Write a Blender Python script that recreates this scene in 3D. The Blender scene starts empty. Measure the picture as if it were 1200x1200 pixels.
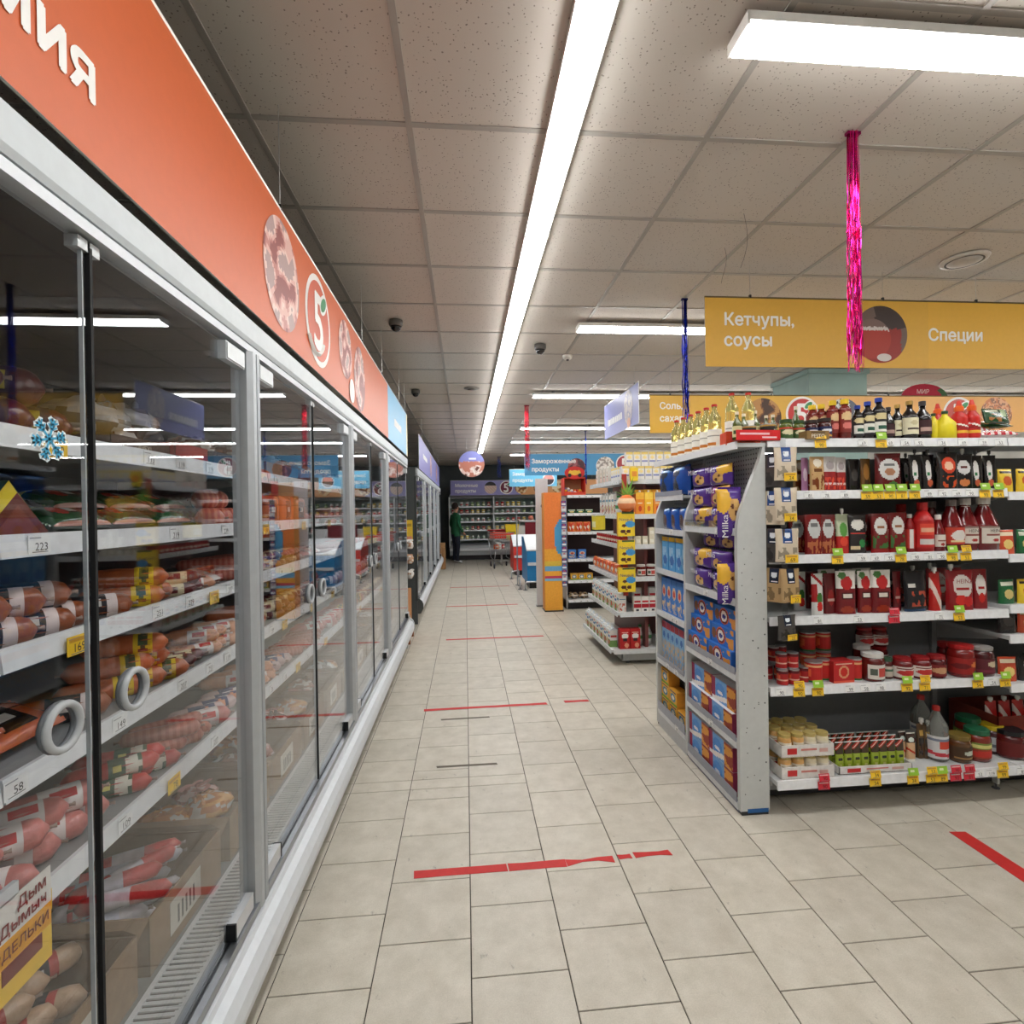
import bpy, math, random
import numpy as np
from mathutils import Matrix, Vector, noise as mnoise
from mathutils.geometry import delaunay_2d_cdt

random.seed(7)
SC = bpy.context.scene
COL = SC.collection
R = math.radians

# ------------------------------------------------------------------ camera
YAW, PIT, ROL, EYE = R(5.0587), R(-0.2353), R(0.887), 1.565
_r = Vector((math.cos(YAW), -math.sin(YAW), 0)); _f0 = Vector((math.sin(YAW), math.cos(YAW), 0)); _z = Vector((0, 0, 1))
_f = math.cos(PIT) * _f0 + math.sin(PIT) * _z
_u = -math.sin(PIT) * _f0 + math.cos(PIT) * _z
_r2 = math.cos(ROL) * _r - math.sin(ROL) * _u
_u2 = math.sin(ROL) * _r + math.cos(ROL) * _u
cam_d = bpy.data.cameras.new('camera'); cam = bpy.data.objects.new('camera', cam_d); COL.objects.link(cam)
_m = Matrix((_r2, _u2, -_f)).transposed().to_4x4(); _m.translation = (0, 0, EYE)
cam.matrix_world = _m
cam_d.sensor_width = 36.0; cam_d.lens = 618.22 / 1200 * 36; cam_d.clip_start = 0.02; cam_d.clip_end = 100
SC.camera = cam

# ------------------------------------------------------------------ world, exposure
W = bpy.data.worlds.new('world'); SC.world = W; W.use_nodes = True
W.node_tree.nodes['Background'].inputs[0].default_value = (0.75, 0.85, 1.0, 1)
W.node_tree.nodes['Background'].inputs[1].default_value = 0.05
SC.view_settings.view_transform = 'Standard'; SC.view_settings.look = 'None'
SC.view_settings.exposure = EXPOSURE = 0.0; SC.view_settings.gamma = 1.0
SC.view_settings.use_curve_mapping = False
LAMP = 23.0            # emission strength of the tube diffusers (the only lamps in the hall)
CEIL = 3.07

# ------------------------------------------------------------------ lettering (evaluated first, while the scene is empty)
STRINGS = {}
def text_faces(items):
    objs = []
    for s, bold in items:
        cu = bpy.data.curves.new('lettering', 'FONT'); cu.body = s; cu.size = 100.0; cu.resolution_u = 3
        cu.fill_mode = 'NONE'
        o = bpy.data.objects.new('lettering', cu); COL.objects.link(o); objs.append((s, o))
    dg = bpy.context.evaluated_depsgraph_get()
    for s, o in objs:
        me = o.evaluated_get(dg).to_mesh()
        vs, _, fs, *_ = delaunay_2d_cdt([Vector((v.co.x, v.co.y)) for v in me.vertices], [tuple(e.vertices) for e in me.edges], [], 0, 1e-4)
        ea = np.array([[*me.vertices[e.vertices[0]].co[:2], *me.vertices[e.vertices[1]].co[:2]] for e in me.edges])
        def inside(f):      # even-odd test of the triangle's centre against the outline
            cx = sum(vs[i].x for i in f) / 3; cy = sum(vs[i].y for i in f) / 3
            k = (ea[:, 1] > cy) != (ea[:, 3] > cy); e = ea[k]
            return (np.count_nonzero(e[:, 0] + (cy - e[:, 1]) / (e[:, 3] - e[:, 1]) * (e[:, 2] - e[:, 0]) > cx) % 2) == 1
        fs = [tuple(f) for f in fs if inside(f)]
        vs = [(v.x / 100, v.y / 100) for v in vs]
        STRINGS[s] = (vs, fs)
        o.evaluated_get(dg).to_mesh_clear()
    for s, o in objs:
        cu = o.data; bpy.data.objects.remove(o); bpy.data.curves.remove(cu)
PRICES = ['53', '59', '130', '90', '99', '69', '16', '14', '119', '58', '144', '33', '127', '22', '92', '78', '89', '149', '109', '223', '219', '239', '251', '207', '169', '133', '52', '54', '35', '81', '71', '98', '79', '139', '34', '24', '23']
text_faces([(p, 0.0) for p in PRICES] + [(t, 0.0) for t in
    ['Гастрономия', 'Кетчупы,', 'соусы', 'Специи', 'Соль,', 'сахар,', 'Замороженные', 'продукты', 'Молочные', 'МИР', 'ДЕТСТВА',
     'HEINZ', 'PESTO', 'Milka', 'Nesquik', 'TAVEXI', 'PHA', 'Дым', 'Дымыч', 'САРДЕЛЬКИ', '5', '%']])

# ------------------------------------------------------------------ colours and materials
def lin(c):
    c = c / 255.0
    return c / 12.92 if c <= 0.04045 else ((c + 0.055) / 1.055) ** 2.4
def L(c): return (lin(c[0]), lin(c[1]), lin(c[2]), 1.0)

def nodes(name):
    m = bpy.data.materials.new(name); m.use_nodes = True
    nt = m.node_tree
    return m, nt, nt.nodes['Principled BSDF']
def lk(nt, a, b): nt.links.new(a, b)

def mat_print(name, rough=0.45, metal=0.0, coat=0.0, grain=0.06, trans=0.0, ior=1.45, bump=0.0, bscale=60):
    """colour comes from the printed colour of each face, broken by a fine grain"""
    m, nt, b = nodes(name)
    at = nt.nodes.new('ShaderNodeAttribute'); at.attribute_name = 'tint'
    tc = nt.nodes.new('ShaderNodeTexCoord')
    nz = nt.nodes.new('ShaderNodeTexNoise'); nz.inputs['Scale'].default_value = 35; nz.inputs['Detail'].default_value = 3
    lk(nt, tc.outputs['Object'], nz.inputs['Vector'])
    mr = nt.nodes.new('ShaderNodeMapRange'); mr.inputs[1].default_value = 0.3; mr.inputs[2].default_value = 0.7
    mr.inputs[3].default_value = 1 - grain; mr.inputs[4].default_value = 1 + grain
    lk(nt, nz.outputs['Fac'], mr.inputs[0])
    mx = nt.nodes.new('ShaderNodeVectorMath'); mx.operation = 'SCALE'
    lk(nt, at.outputs['Color'], mx.inputs[0]); lk(nt, mr.outputs[0], mx.inputs['Scale'])
    lk(nt, mx.outputs[0], b.inputs['Base Color'])
    b.inputs['Roughness'].default_value = rough; b.inputs['Metallic'].default_value = metal
    b.inputs['Coat Weight'].default_value = coat; b.inputs['Coat Roughness'].default_value = 0.12
    b.inputs['Transmission Weight'].default_value = trans; b.inputs['IOR'].default_value = ior
    if bump:
        n2 = nt.nodes.new('ShaderNodeTexNoise'); n2.inputs['Scale'].default_value = bscale; n2.inputs['Detail'].default_value = 2
        lk(nt, tc.outputs['Object'], n2.inputs['Vector'])
        bp = nt.nodes.new('ShaderNodeBump'); bp.inputs['Strength'].default_value = bump; bp.inputs['Distance'].default_value = 0.01
        lk(nt, n2.outputs['Fac'], bp.inputs['Height']); lk(nt, bp.outputs[0], b.inputs['Normal'])
    return m
PAPER = mat_print('printed_paper', 0.6)
PLAST = mat_print('moulded_plastic', 0.35)
FILM = mat_print('shiny_film', 0.22, coat=0.5, bump=0.35, bscale=28)
GLASSY = mat_print('glossy_jar', 0.12, coat=0.6, grain=0.12)
CLEAR = mat_print('clear_bottle', 0.08, trans=0.75, ior=1.33, grain=0.03)
PAINT = mat_print('powder_coat', 0.4, grain=0.03)
STEEL = mat_print('brushed_steel', 0.32, metal=0.85, grain=0.04)
ALU = mat_print('anodised_profile', 0.48, metal=0.6, grain=0.03)
CARD = mat_print('cardboard', 0.85, grain=0.12)
CASING = mat_print('sausage_casing', 0.3, coat=0.35, grain=0.16, bump=0.25, bscale=70)
FOIL = mat_print('tinsel_foil', 0.22, metal=0.9, grain=0.1)
RUBBER = mat_print('rubber', 0.7)
CLOTH = mat_print('cloth', 0.9, grain=0.15)
SIGN = mat_print('sign_print', 0.42, grain=0.02)

def mat_emit(name, col, s):
    m, nt, b = nodes(name)
    b.inputs['Base Color'].default_value = (0.9, 0.9, 0.9, 1)
    b.inputs['Emission Color'].default_value = col; b.inputs['Emission Strength'].default_value = s
    return m
TUBE = mat_emit('lamp_diffuser', (1.0, 1.0, 0.985, 1), LAMP)

def mat_pane(name, tint=0.94, base=0.03, power=4.3):
    m = bpy.data.materials.new(name); m.use_nodes = True; nt = m.node_tree; nt.nodes.clear()
    out = nt.nodes.new('ShaderNodeOutputMaterial'); tr = nt.nodes.new('ShaderNodeBsdfTransparent'); gl = nt.nodes.new('ShaderNodeBsdfGlossy')
    tr.inputs[0].default_value = (tint, tint * 1.01, tint * 1.02, 1); gl.inputs['Roughness'].default_value = 0.0
    gl.inputs['Color'].default_value = (0.95, 0.97, 1, 1)
    lw = nt.nodes.new('ShaderNodeLayerWeight'); lw.inputs[0].default_value = 0.5
    pw = nt.nodes.new('ShaderNodeMath'); pw.operation = 'POWER'; pw.inputs[1].default_value = power
    ma = nt.nodes.new('ShaderNodeMath'); ma.operation = 'MULTIPLY_ADD'; ma.inputs[1].default_value = 1 - base; ma.inputs[2].default_value = base
    mx = nt.nodes.new('ShaderNodeMixShader')
    lk(nt, lw.outputs['Facing'], pw.inputs[0]); lk(nt, pw.outputs[0], ma.inputs[0]); lk(nt, ma.outputs[0], mx.inputs[0])
    lk(nt, tr.outputs[0], mx.inputs[1]); lk(nt, gl.outputs[0], mx.inputs[2]); lk(nt, mx.outputs[0], out.inputs[0])
    return m
PANE = mat_pane('door_glass')
ACRYL = mat_pane('clear_acrylic', 0.9, 0.06, 3.0)

def mat_floor():
    m, nt, b = nodes('floor_tile_ceramic')
    tc = nt.nodes.new('ShaderNodeTexCoord'); geo = nt.nodes.new('ShaderNodeNewGeometry'); oi = nt.nodes.new('ShaderNodeObjectInfo')
    n1 = nt.nodes.new('ShaderNodeTexNoise'); n1.inputs['Scale'].default_value = 9; n1.inputs['Detail'].default_value = 6; n1.inputs['Roughness'].default_value = 0.65
    lk(nt, geo.outputs['Position'], n1.inputs['Vector'])
    cr = nt.nodes.new('ShaderNodeValToRGB'); e = cr.color_ramp.elements
    e[0].position = 0.3; e[0].color = L((184, 177, 162)); e[1].position = 0.72; e[1].color = L((207, 201, 188))
    lk(nt, n1.outputs['Fac'], cr.inputs[0])
    # speckle of the glaze
    n2 = nt.nodes.new('ShaderNodeTexNoise'); n2.inputs['Scale'].default_value = 240; n2.inputs['Detail'].default_value = 1
    lk(nt, geo.outputs['Position'], n2.inputs['Vector'])
    sp = nt.nodes.new('ShaderNodeMapRange'); sp.inputs[1].default_value = 0.35; sp.inputs[2].default_value = 0.65; sp.inputs[3].default_value = 0.94; sp.inputs[4].default_value = 1.05
    lk(nt, n2.outputs['Fac'], sp.inputs[0])
    # scuffs and trodden dirt
    n3 = nt.nodes.new('ShaderNodeTexNoise'); n3.inputs['Scale'].default_value = 21; n3.inputs['Detail'].default_value = 8; n3.inputs['Roughness'].default_value = 0.75
    mp = nt.nodes.new('ShaderNodeMapping'); mp.inputs['Scale'].default_value = (1.0, 0.6, 1); mp.inputs['Rotation'].default_value = (0, 0, 0.6)
    lk(nt, geo.outputs['Position'], mp.inputs[0]); lk(nt, mp.outputs[0], n3.inputs['Vector'])
    d = nt.nodes.new('ShaderNodeMapRange'); d.inputs[1].default_value = 0.61; d.inputs[2].default_value = 0.72; d.inputs[3].default_value = 1.0; d.inputs[4].default_value = 0.45
    lk(nt, n3.outputs['Fac'], d.inputs[0])
    rnd = nt.nodes.new('ShaderNodeMapRange'); rnd.inputs[3].default_value = 0.95; rnd.inputs[4].default_value = 1.04
    lk(nt, oi.outputs['Random'], rnd.inputs[0])
    a = nt.nodes.new('ShaderNodeMath'); a.operation = 'MULTIPLY'; lk(nt, sp.outputs[0], a.inputs[0]); lk(nt, d.outputs[0], a.inputs[1])
    a2 = nt.nodes.new('ShaderNodeMath'); a2.operation = 'MULTIPLY'; lk(nt, a.outputs[0], a2.inputs[0]); lk(nt, rnd.outputs[0], a2.inputs[1])
    v = nt.nodes.new('ShaderNodeVectorMath'); v.operation = 'SCALE'; lk(nt, cr.outputs[0], v.inputs[0]); lk(nt, a2.outputs[0], v.inputs['Scale'])
    lk(nt, v.outputs[0], b.inputs['Base Color'])
    rr = nt.nodes.new('ShaderNodeMapRange'); rr.inputs[3].default_value = 0.3; rr.inputs[4].default_value = 0.55
    lk(nt, n1.outputs['Fac'], rr.inputs[0]); lk(nt, rr.outputs[0], b.inputs['Roughness'])
    return m
FLOORT = mat_floor()

def mat_ceil():
    m, nt, b = nodes('mineral_fibre_tile')
    geo = nt.nodes.new('ShaderNodeNewGeometry')
    nz = nt.nodes.new('ShaderNodeTexNoise'); nz.inputs['Scale'].default_value = 30; nz.inputs['Detail'].default_value = 2
    lk(nt, geo.outputs['Position'], nz.inputs['Vector'])
    ad = nt.nodes.new('ShaderNodeVectorMath'); ad.operation = 'MULTIPLY_ADD'; ad.inputs[1].default_value = (0.02, 0.02, 0.0)
    lk(nt, nz.outputs['Color'], ad.inputs[0]); lk(nt, geo.outputs['Position'], ad.inputs[2])
    vo = nt.nodes.new('ShaderNodeTexVoronoi'); vo.inputs['Scale'].default_value = 78
    lk(nt, ad.outputs[0], vo.inputs['Vector'])
    a = nt.nodes.new('ShaderNodeMath'); a.operation = 'LESS_THAN'; a.inputs[1].default_value = 0.21; lk(nt, vo.outputs['Distance'], a.inputs[0])
    sx = nt.nodes.new('ShaderNodeSeparateColor'); lk(nt, vo.outputs['Color'], sx.inputs[0])
    g = nt.nodes.new('ShaderNodeMath'); g.operation = 'GREATER_THAN'; g.inputs[1].default_value = 0.45; lk(nt, sx.outputs[0], g.inputs[0])
    s = nt.nodes.new('ShaderNodeMath'); s.operation = 'MULTIPLY'; lk(nt, a.outputs[0], s.inputs[0]); lk(nt, g.outputs[0], s.inputs[1])
    mx = nt.nodes.new('ShaderNodeMix'); mx.data_type = 'RGBA'; mx.inputs[6].default_value = L((205, 197, 188)); mx.inputs[7].default_value = L((140, 131, 123))
    lk(nt, s.outputs[0], mx.inputs[0]); lk(nt, mx.outputs[2], b.inputs['Base Color'])
    b.inputs['Roughness'].default_value = 0.9
    bp = nt.nodes.new('ShaderNodeBump'); bp.invert = True; bp.inputs['Strength'].default_value = 0.5; bp.inputs['Distance'].default_value = 0.004
    lk(nt, s.outputs[0], bp.inputs['Height']); lk(nt, bp.outputs[0], b.inputs['Normal'])
    return m
CEILT = mat_ceil()

def mat_plaster(name, col, rough=0.8):
    m, nt, b = nodes(name)
    geo = nt.nodes.new('ShaderNodeNewGeometry')
    nz = nt.nodes.new('ShaderNodeTexNoise'); nz.inputs['Scale'].default_value = 2.5; nz.inputs['Detail'].default_value = 5
    lk(nt, geo.outputs['Position'], nz.inputs['Vector'])
    cr = nt.nodes.new('ShaderNodeValToRGB'); e = cr.color_ramp.elements
    e[0].position = 0.3; e[0].color = L(tuple(c * 0.92 for c in col)); e[1].position = 0.7; e[1].color = L(tuple(min(255, c * 1.05) for c in col))
    lk(nt, nz.outputs['Fac'], cr.inputs[0]); lk(nt, cr.outputs[0], b.inputs['Base Color']); b.inputs['Roughness'].default_value = rough
    return m
WALLM = mat_plaster('wall_plaster', (196, 194, 188))
DARKW = mat_plaster('dark_wall_paint', (84, 90, 90))
TEAL = mat_plaster('teal_column_paint', (150, 176, 172))
GROUT = mat_plaster('grout', (70, 64, 56), 0.9)

def mat_perf(name, col, pitch=0.025, hole=0.2):
    m, nt, b = nodes(name)
    geo = nt.nodes.new('ShaderNodeNewGeometry')
    sc = nt.nodes.new('ShaderNodeVectorMath'); sc.operation = 'SCALE'; sc.inputs['Scale'].default_value = 1 / pitch
    fr = nt.nodes.new('ShaderNodeVectorMath'); fr.operation = 'FRACTION'
    sb = nt.nodes.new('ShaderNodeVectorMath'); sb.operation = 'SUBTRACT'; sb.inputs[1].default_value = (0.5, 0.5, 0.5)
    ml = nt.nodes.new('ShaderNodeVectorMath'); ml.operation = 'MULTIPLY'; ml.inputs[1].default_value = (0, 1, 1)
    le = nt.nodes.new('ShaderNodeVectorMath'); le.operation = 'LENGTH'
    lt = nt.nodes.new('ShaderNodeMath'); lt.operation = 'LESS_THAN'; lt.inputs[1].default_value = hole
    mx = nt.nodes.new('ShaderNodeMix'); mx.data_type = 'RGBA'; mx.inputs[6].default_value = L(col); mx.inputs[7].default_value = L((40, 42, 44))
    lk(nt, geo.outputs['Position'], sc.inputs[0]); lk(nt, sc.outputs[0], fr.inputs[0]); lk(nt, fr.outputs[0], sb.inputs[0]); lk(nt, sb.outputs[0], ml.inputs[0])
    lk(nt, ml.outputs[0], le.inputs[0]); lk(nt, le.outputs['Value'], lt.inputs[0]); lk(nt, lt.outputs[0], mx.inputs[0]); lk(nt, mx.outputs[2], b.inputs['Base Color'])
    b.inputs['Roughness'].default_value = 0.45
    return m
PERF = mat_perf('perforated_sheet', (176, 180, 178))

# ------------------------------------------------------------------ mesh builder
class MB:
    def __init__(s): s.v = []; s.f = []; s.c = []
    def face(s, pts, col):
        n = len(s.v); s.v += [tuple(p) for p in pts]; s.f.append(tuple(range(n, n + len(pts)))); s.c.append(col)
    def box(s, c, d, col, rz=0.0, top=None, front=None):
        cx, cy, cz = c; dx, dy, dz = d[0] / 2, d[1] / 2, d[2] / 2
        n = len(s.v); ca, sa = math.cos(rz), math.sin(rz)
        for z in (-dz, dz):
            for x, y in ((-dx, -dy), (dx, -dy), (dx, dy), (-dx, dy)):
                s.v.append((cx + x * ca - y * sa, cy + x * sa + y * ca, cz + z))
        for q, cc in (((3, 2, 1, 0), col), ((4, 5, 6, 7), top or col), ((0, 1, 5, 4), front or col), ((1, 2, 6, 5), col), ((2, 3, 7, 6), col), ((3, 0, 4, 7), col)):
            s.f.append(tuple(n + i for i in q)); s.c.append(cc)
        return s
    def lathe(s, prof, col, n=14, c=(0, 0, 0), cap=True):
        base = len(s.v); k = len(prof)
        for r, z in prof:
            for i in range(n):
                a = 2 * math.pi * i / n
                s.v.append((c[0] + r * math.cos(a), c[1] + r * math.sin(a), c[2] + z))
        for j in range(k - 1):
            cc = col[j] if isinstance(col, list) else col
            for i in range(n):
                s.f.append((base + j * n + i, base + j * n + (i + 1) % n, base + (j + 1) * n + (i + 1) % n, base + (j + 1) * n + i)); s.c.append(cc)
        if cap:
            s.f.append(tuple(base + i for i in reversed(range(n)))); s.c.append(col[0] if isinstance(col, list) else col)
            s.f.append(tuple(base + (k - 1) * n + i for i in range(n))); s.c.append(col[-1] if isinstance(col, list) else col)
        return s
    def tube(s, pts, r, col, n=6, closed=False):
        pts = [Vector(p) for p in pts]; base = len(s.v); k = len(pts)
        up0 = None
        for i, p in enumerate(pts):
            if closed: t = pts[(i + 1) % k] - pts[i - 1]
            else: t = pts[min(i + 1, k - 1)] - pts[max(i - 1, 0)]
            t.normalize()
            ref = up0 if up0 is not None else (Vector((0, 0, 1)) if abs(t.z) < 0.9 else Vector((1, 0, 0)))
            a = t.cross(ref)
            if a.length < 1e-4: a = t.orthogonal()
            a.normalize(); b = a.cross(t).normalized(); up0 = b
            for j in range(n):
                w = 2 * math.pi * j / n
                s.v.append(tuple(p + a * r * math.cos(w) + b * r * math.sin(w)))
        for i in range(k if closed else k - 1):
            i2 = (i + 1) % k
            for j in range(n):
                s.f.append((base + i * n + j, base + i * n + (j + 1) % n, base + i2 * n + (j + 1) % n, base + i2 * n + j)); s.c.append(col)
        if not closed:
            s.f.append(tuple(base + j for j in reversed(range(n)))); s.c.append(col)
            s.f.append(tuple(base + (k - 1) * n + j for j in range(n))); s.c.append(col)
        return s
    def grid(s, fn, nu, nv, col):
        base = len(s.v)
        for j in range(nv + 1):
            for i in range(nu + 1): s.v.append(tuple(fn(i / nu, j / nv)))
        for j in range(nv):
            for i in range(nu):
                a = base + j * (nu + 1) + i
                s.f.append((a, a + 1, a + nu + 2, a + nu + 1)); s.c.append(col((i + .5) / nu, (j + .5) / nv) if callable(col) else col)
        return s
    def extrude(s, poly, axis, a, b, col):
        """poly of 2-D points, counter-clockwise, swept along an axis from a to b"""
        def p3(p, t):
            return {'x': (t, p[0], p[1]), 'y': (p[0], t, p[1]), 'z': (p[0], p[1], t)}[axis]
        n = len(poly)
        lo = [p3(p, a) for p in poly]; hi = [p3(p, b) for p in poly]
        base = len(s.v); s.v += lo + hi
        for i in range(n):
            j = (i + 1) % n
            s.f.append((base + i, base + j, base + n + j, base + n + i)); s.c.append(col[i] if isinstance(col, list) else col)
        cc = col[0] if isinstance(col, list) else col
        s.f.append(tuple(base + i for i in reversed(range(n)))); s.c.append(cc)
        s.f.append(tuple(base + n + i for i in range(n))); s.c.append(cc)
        return s
    def text(s, t, size, m, col, align='l', bold=0.0):
        vs, fs = STRINGS[t]
        if not vs: return s
        w = max(v[0] for v in vs); w0 = min(v[0] for v in vs)
        off = {'l': 0, 'c': -(w + w0) / 2, 'r': -w}[align]
        for k, (ox, oy) in enumerate(((0, 0), (bold, 0), (-bold, 0), (0, bold), (0, -bold)) if bold else ((0, 0),)):   # heavier weight: stacked prints a hair apart
            base = len(s.v)
            for x, y in vs: s.v.append(tuple(m @ Vector(((x + off + ox) * size, (y + oy) * size, k * .00005))))
            for f in fs: s.f.append(tuple(base + i for i in f)); s.c.append(col)
        return s
    def disc(s, c, r, ax, col, rings=5, n=20, sq=1.0):
        """flat disc in the plane with axes ax=(u,v); col may be a function of the unit-disc point"""
        u, v = Vector(ax[0]), Vector(ax[1]); c = Vector(c)
        base = len(s.v); s.v.append(tuple(c))
        for k in range(1, rings + 1):
            for i in range(n):
                a = 2 * math.pi * i / n
                s.v.append(tuple(c + (u * math.cos(a) + v * math.sin(a) * sq) * r * k / rings))
        for k in range(rings):
            for i in range(n):
                a = 2 * math.pi * (i + .5) / n; rr = (k + .5) / rings
                cc = col(rr * math.cos(a), rr * math.sin(a)) if callable(col) else col
                i2 = (i + 1) % n
                if k == 0: s.f.append((base, base + 1 + i, base + 1 + i2))
                else: s.f.append((base + 1 + (k - 1) * n + i, base + 1 + k * n + i, base + 1 + k * n + i2, base + 1 + (k - 1) * n + i2))
                s.c.append(cc)
        return s
    def ring(s, c, r0, r1, ax, col, n=28):
        u, v = Vector(ax[0]), Vector(ax[1]); c = Vector(c); base = len(s.v)
        for i in range(n):
            a = 2 * math.pi * i / n; d = u * math.cos(a) + v * math.sin(a)
            s.v.append(tuple(c + d * r0)); s.v.append(tuple(c + d * r1))
        for i in range(n):
            j = (i + 1) % n
            s.f.append((base + 2 * i, base + 2 * i + 1, base + 2 * j + 1, base + 2 * j)); s.c.append(col)
        return s
    def move(s, m, start=0):
        for i in range(start, len(s.v)): s.v[i] = tuple(m @ Vector(s.v[i]))
        return s
    def mesh(s, name, mat, smooth=False):
        me = bpy.data.meshes.new(name); me.from_pydata(s.v, [], s.f); me.materials.append(mat)
        at = me.attributes.new('tint', 'FLOAT_COLOR', 'CORNER')
        cache = {}; buf = []
        for f, c in zip(s.f, s.c):
            l = cache.get(c)
            if l is None: l = cache[c] = L(c)
            buf.extend(l * len(f))
        at.data.foreach_set('color', buf)
        if smooth: me.polygons.foreach_set('use_smooth', [True] * len(me.polygons))
        me.update()
        return me

def new(name, me=None, parent=None, loc=None, rz=None):
    o = bpy.data.objects.new(name, me); COL.objects.link(o)
    if parent is not None: o.parent = parent
    if loc is not None: o.location = loc
    if rz: o.rotation_euler = (0, 0, rz)
    return o
def build(mb, name, mat, parent=None, smooth=False, loc=None, rz=None):
    return new(name, mb.mesh(name, mat, smooth), parent, loc, rz)
def tag(o, label, cat, group=None):
    o['label'] = label; o['category'] = cat
    if group: o['group'] = group
    return o
def struct(o): o['kind'] = 'structure'; return o

ORD = ['zeroth', 'first', 'second', 'third', 'fourth', 'fifth', 'sixth', 'seventh', 'eighth', 'ninth', 'tenth', 'eleventh', 'twelfth', 'thirteenth',
       'fourteenth', 'fifteenth', 'sixteenth', 'seventeenth', 'eighteenth', 'nineteenth', 'twentieth']
def ordinal(n):
    if n <= 20: return ORD[n]
    tens = {2: 'twenty', 3: 'thirty', 4: 'forty', 5: 'fifty', 6: 'sixty', 7: 'seventy', 8: 'eighty', 9: 'ninety'}
    return (tens[n // 10] + '-' + ORD[n % 10]) if n % 10 else tens[n // 10][:-1] + 'ieth'
PLACED = []
class Proto:
    """first mesh is the thing itself, the others are its parts"""
    def __init__(s, name, cat, desc, meshes, size):
        s.name, s.cat, s.desc, s.meshes, s.size = name, cat, desc, meshes, size
def place(p, loc, rz=0.0, w=None, h=None, d=None, where='', side='left', key=None, rot=None, desc=None):
    o = new(p.name, p.meshes[0][1], None, loc)
    o.rotation_euler = rot if rot is not None else (0, 0, rz)
    sw = w / p.size[0] if w else 1.0; sh = h / p.size[2] if h else 1.0; sd = d / p.size[1] if d else (sw if w else 1.0)
    o.scale = (sw, sd, sh)
    for nm, me in p.meshes[1:]: new(nm, me, o)
    o['category'] = p.cat
    PLACED.append((o, desc or p.desc, where, side, loc[0] if key is None else key))
    return o
def finish_labels():
    short = lambda t: len(t.split()) <= 16
    g = {}
    for r in PLACED: g.setdefault((r[1], r[2]), []).append(r)
    for (desc, where), rs in g.items():
        rs.sort(key=lambda r: r[4])
        for i, (o, _, _, side, _) in enumerate(rs):
            if len(rs) == 1: o['label'] = f'{desc} on {where}'
            elif not short(f'{desc}, x from {side}, on {where}'): print('LONG', f'{desc}, x from {side}, on {where}')
            else:
                o['label'] = f'{desc}, {ordinal(i + 1)} from {side}, on {where}'
                o['group'] = f'{desc} on {where}'

# printed faces: a list of coloured shapes over a background, read per face
def prn(bg, *shapes):
    def f(u, v):
        c = bg
        for sh in shapes:
            k = sh[0]
            if k == 'r':
                if sh[1] <= u <= sh[3] and sh[2] <= v <= sh[4]: c = sh[5]
            elif k == 'e':
                if ((u - sh[1]) / sh[3]) ** 2 + ((v - sh[2]) / sh[4]) ** 2 <= 1: c = sh[5]
            elif k == 'd':      # diagonal band
                if sh[1] <= v + sh[3] * u <= sh[2]: c = sh[4]
            elif k == 'n':      # mottled picture patch
                if sh[1] <= u <= sh[3] and sh[2] <= v <= sh[4]:
                    q = mnoise.noise(Vector((u * sh[6], v * sh[6], sh[7])))
                    if q > 0.05: c = sh[5]
        return c
    return f
# ------------------------------------------------------------------ the hall
XL, XR, YB, YF = -1.9, 9.6, -2.6, 17.7
def in_view(x, y, z):
    d = Vector((x, y, z - EYE)); f = d.dot(_f)
    if f < 0.3: return None
    u = 600 + 618.22 * d.dot(_r2) / f; v = 600 - 618.22 * d.dot(_u2) / f
    return f if (-60 < u < 1260 and -60 < v < 1260) else None

def tiles(parent, name, mat, cells, z, thick, keep, bevel):
    """cells: (x0,x1,y0,y1); the ones that show largest become parts, the rest one joined field"""
    ranked = []
    for c in cells:
        f = in_view((c[0] + c[1]) / 2, (c[2] + c[3]) / 2, z)
        ranked.append((f if (f and keep(c)) else 1e3 + abs(c[0]) + abs(c[2]), c))
    ranked.sort(key=lambda t: t[0])
    cache = {}; field = MB()
    up = thick > 0
    def slab(mb, w, l, cx=0, cy=0):
        b = bevel; t = abs(thick); s = 1 if up else -1
        z0, z1, z2 = z - s * t, z - s * b, z
        q = [(-w / 2, -l / 2), (w / 2, -l / 2), (w / 2, l / 2), (-w / 2, l / 2)]
        q2 = [(-w / 2 + b, -l / 2 + b), (w / 2 - b, -l / 2 + b), (w / 2 - b, l / 2 - b), (-w / 2 + b, l / 2 - b)]
        lo = [(cx + x, cy + y, z0) for x, y in q]; mi = [(cx + x, cy + y, z1) for x, y in q]; hi = [(cx + x, cy + y, z2) for x, y in q2]
        for A, B in ((lo, mi), (mi, hi)):
            for i in range(4):
                j = (i + 1) % 4; f = [A[i], A[j], B[j], B[i]]; mb.face(f if up else f[::-1], (200, 195, 185))
        mb.face(hi if up else hi[::-1], (200, 195, 185))
    for i, (f, c) in enumerate(ranked):
        w, l = round(c[1] - c[0], 4), round(c[3] - c[2], 4); cx, cy = (c[0] + c[1]) / 2, (c[2] + c[3]) / 2
        if i < 300 and f < 1e3:
            if (w, l) not in cache:
                mb = MB(); slab(mb, w, l); cache[(w, l)] = mb.mesh(name, mat)
            new(name, cache[(w, l)], parent, (cx, cy, 0))
        else: slab(field, w, l, cx, cy)
    o = build(field, name + '_field', mat, parent); o['kind'] = 'stuff'

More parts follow.
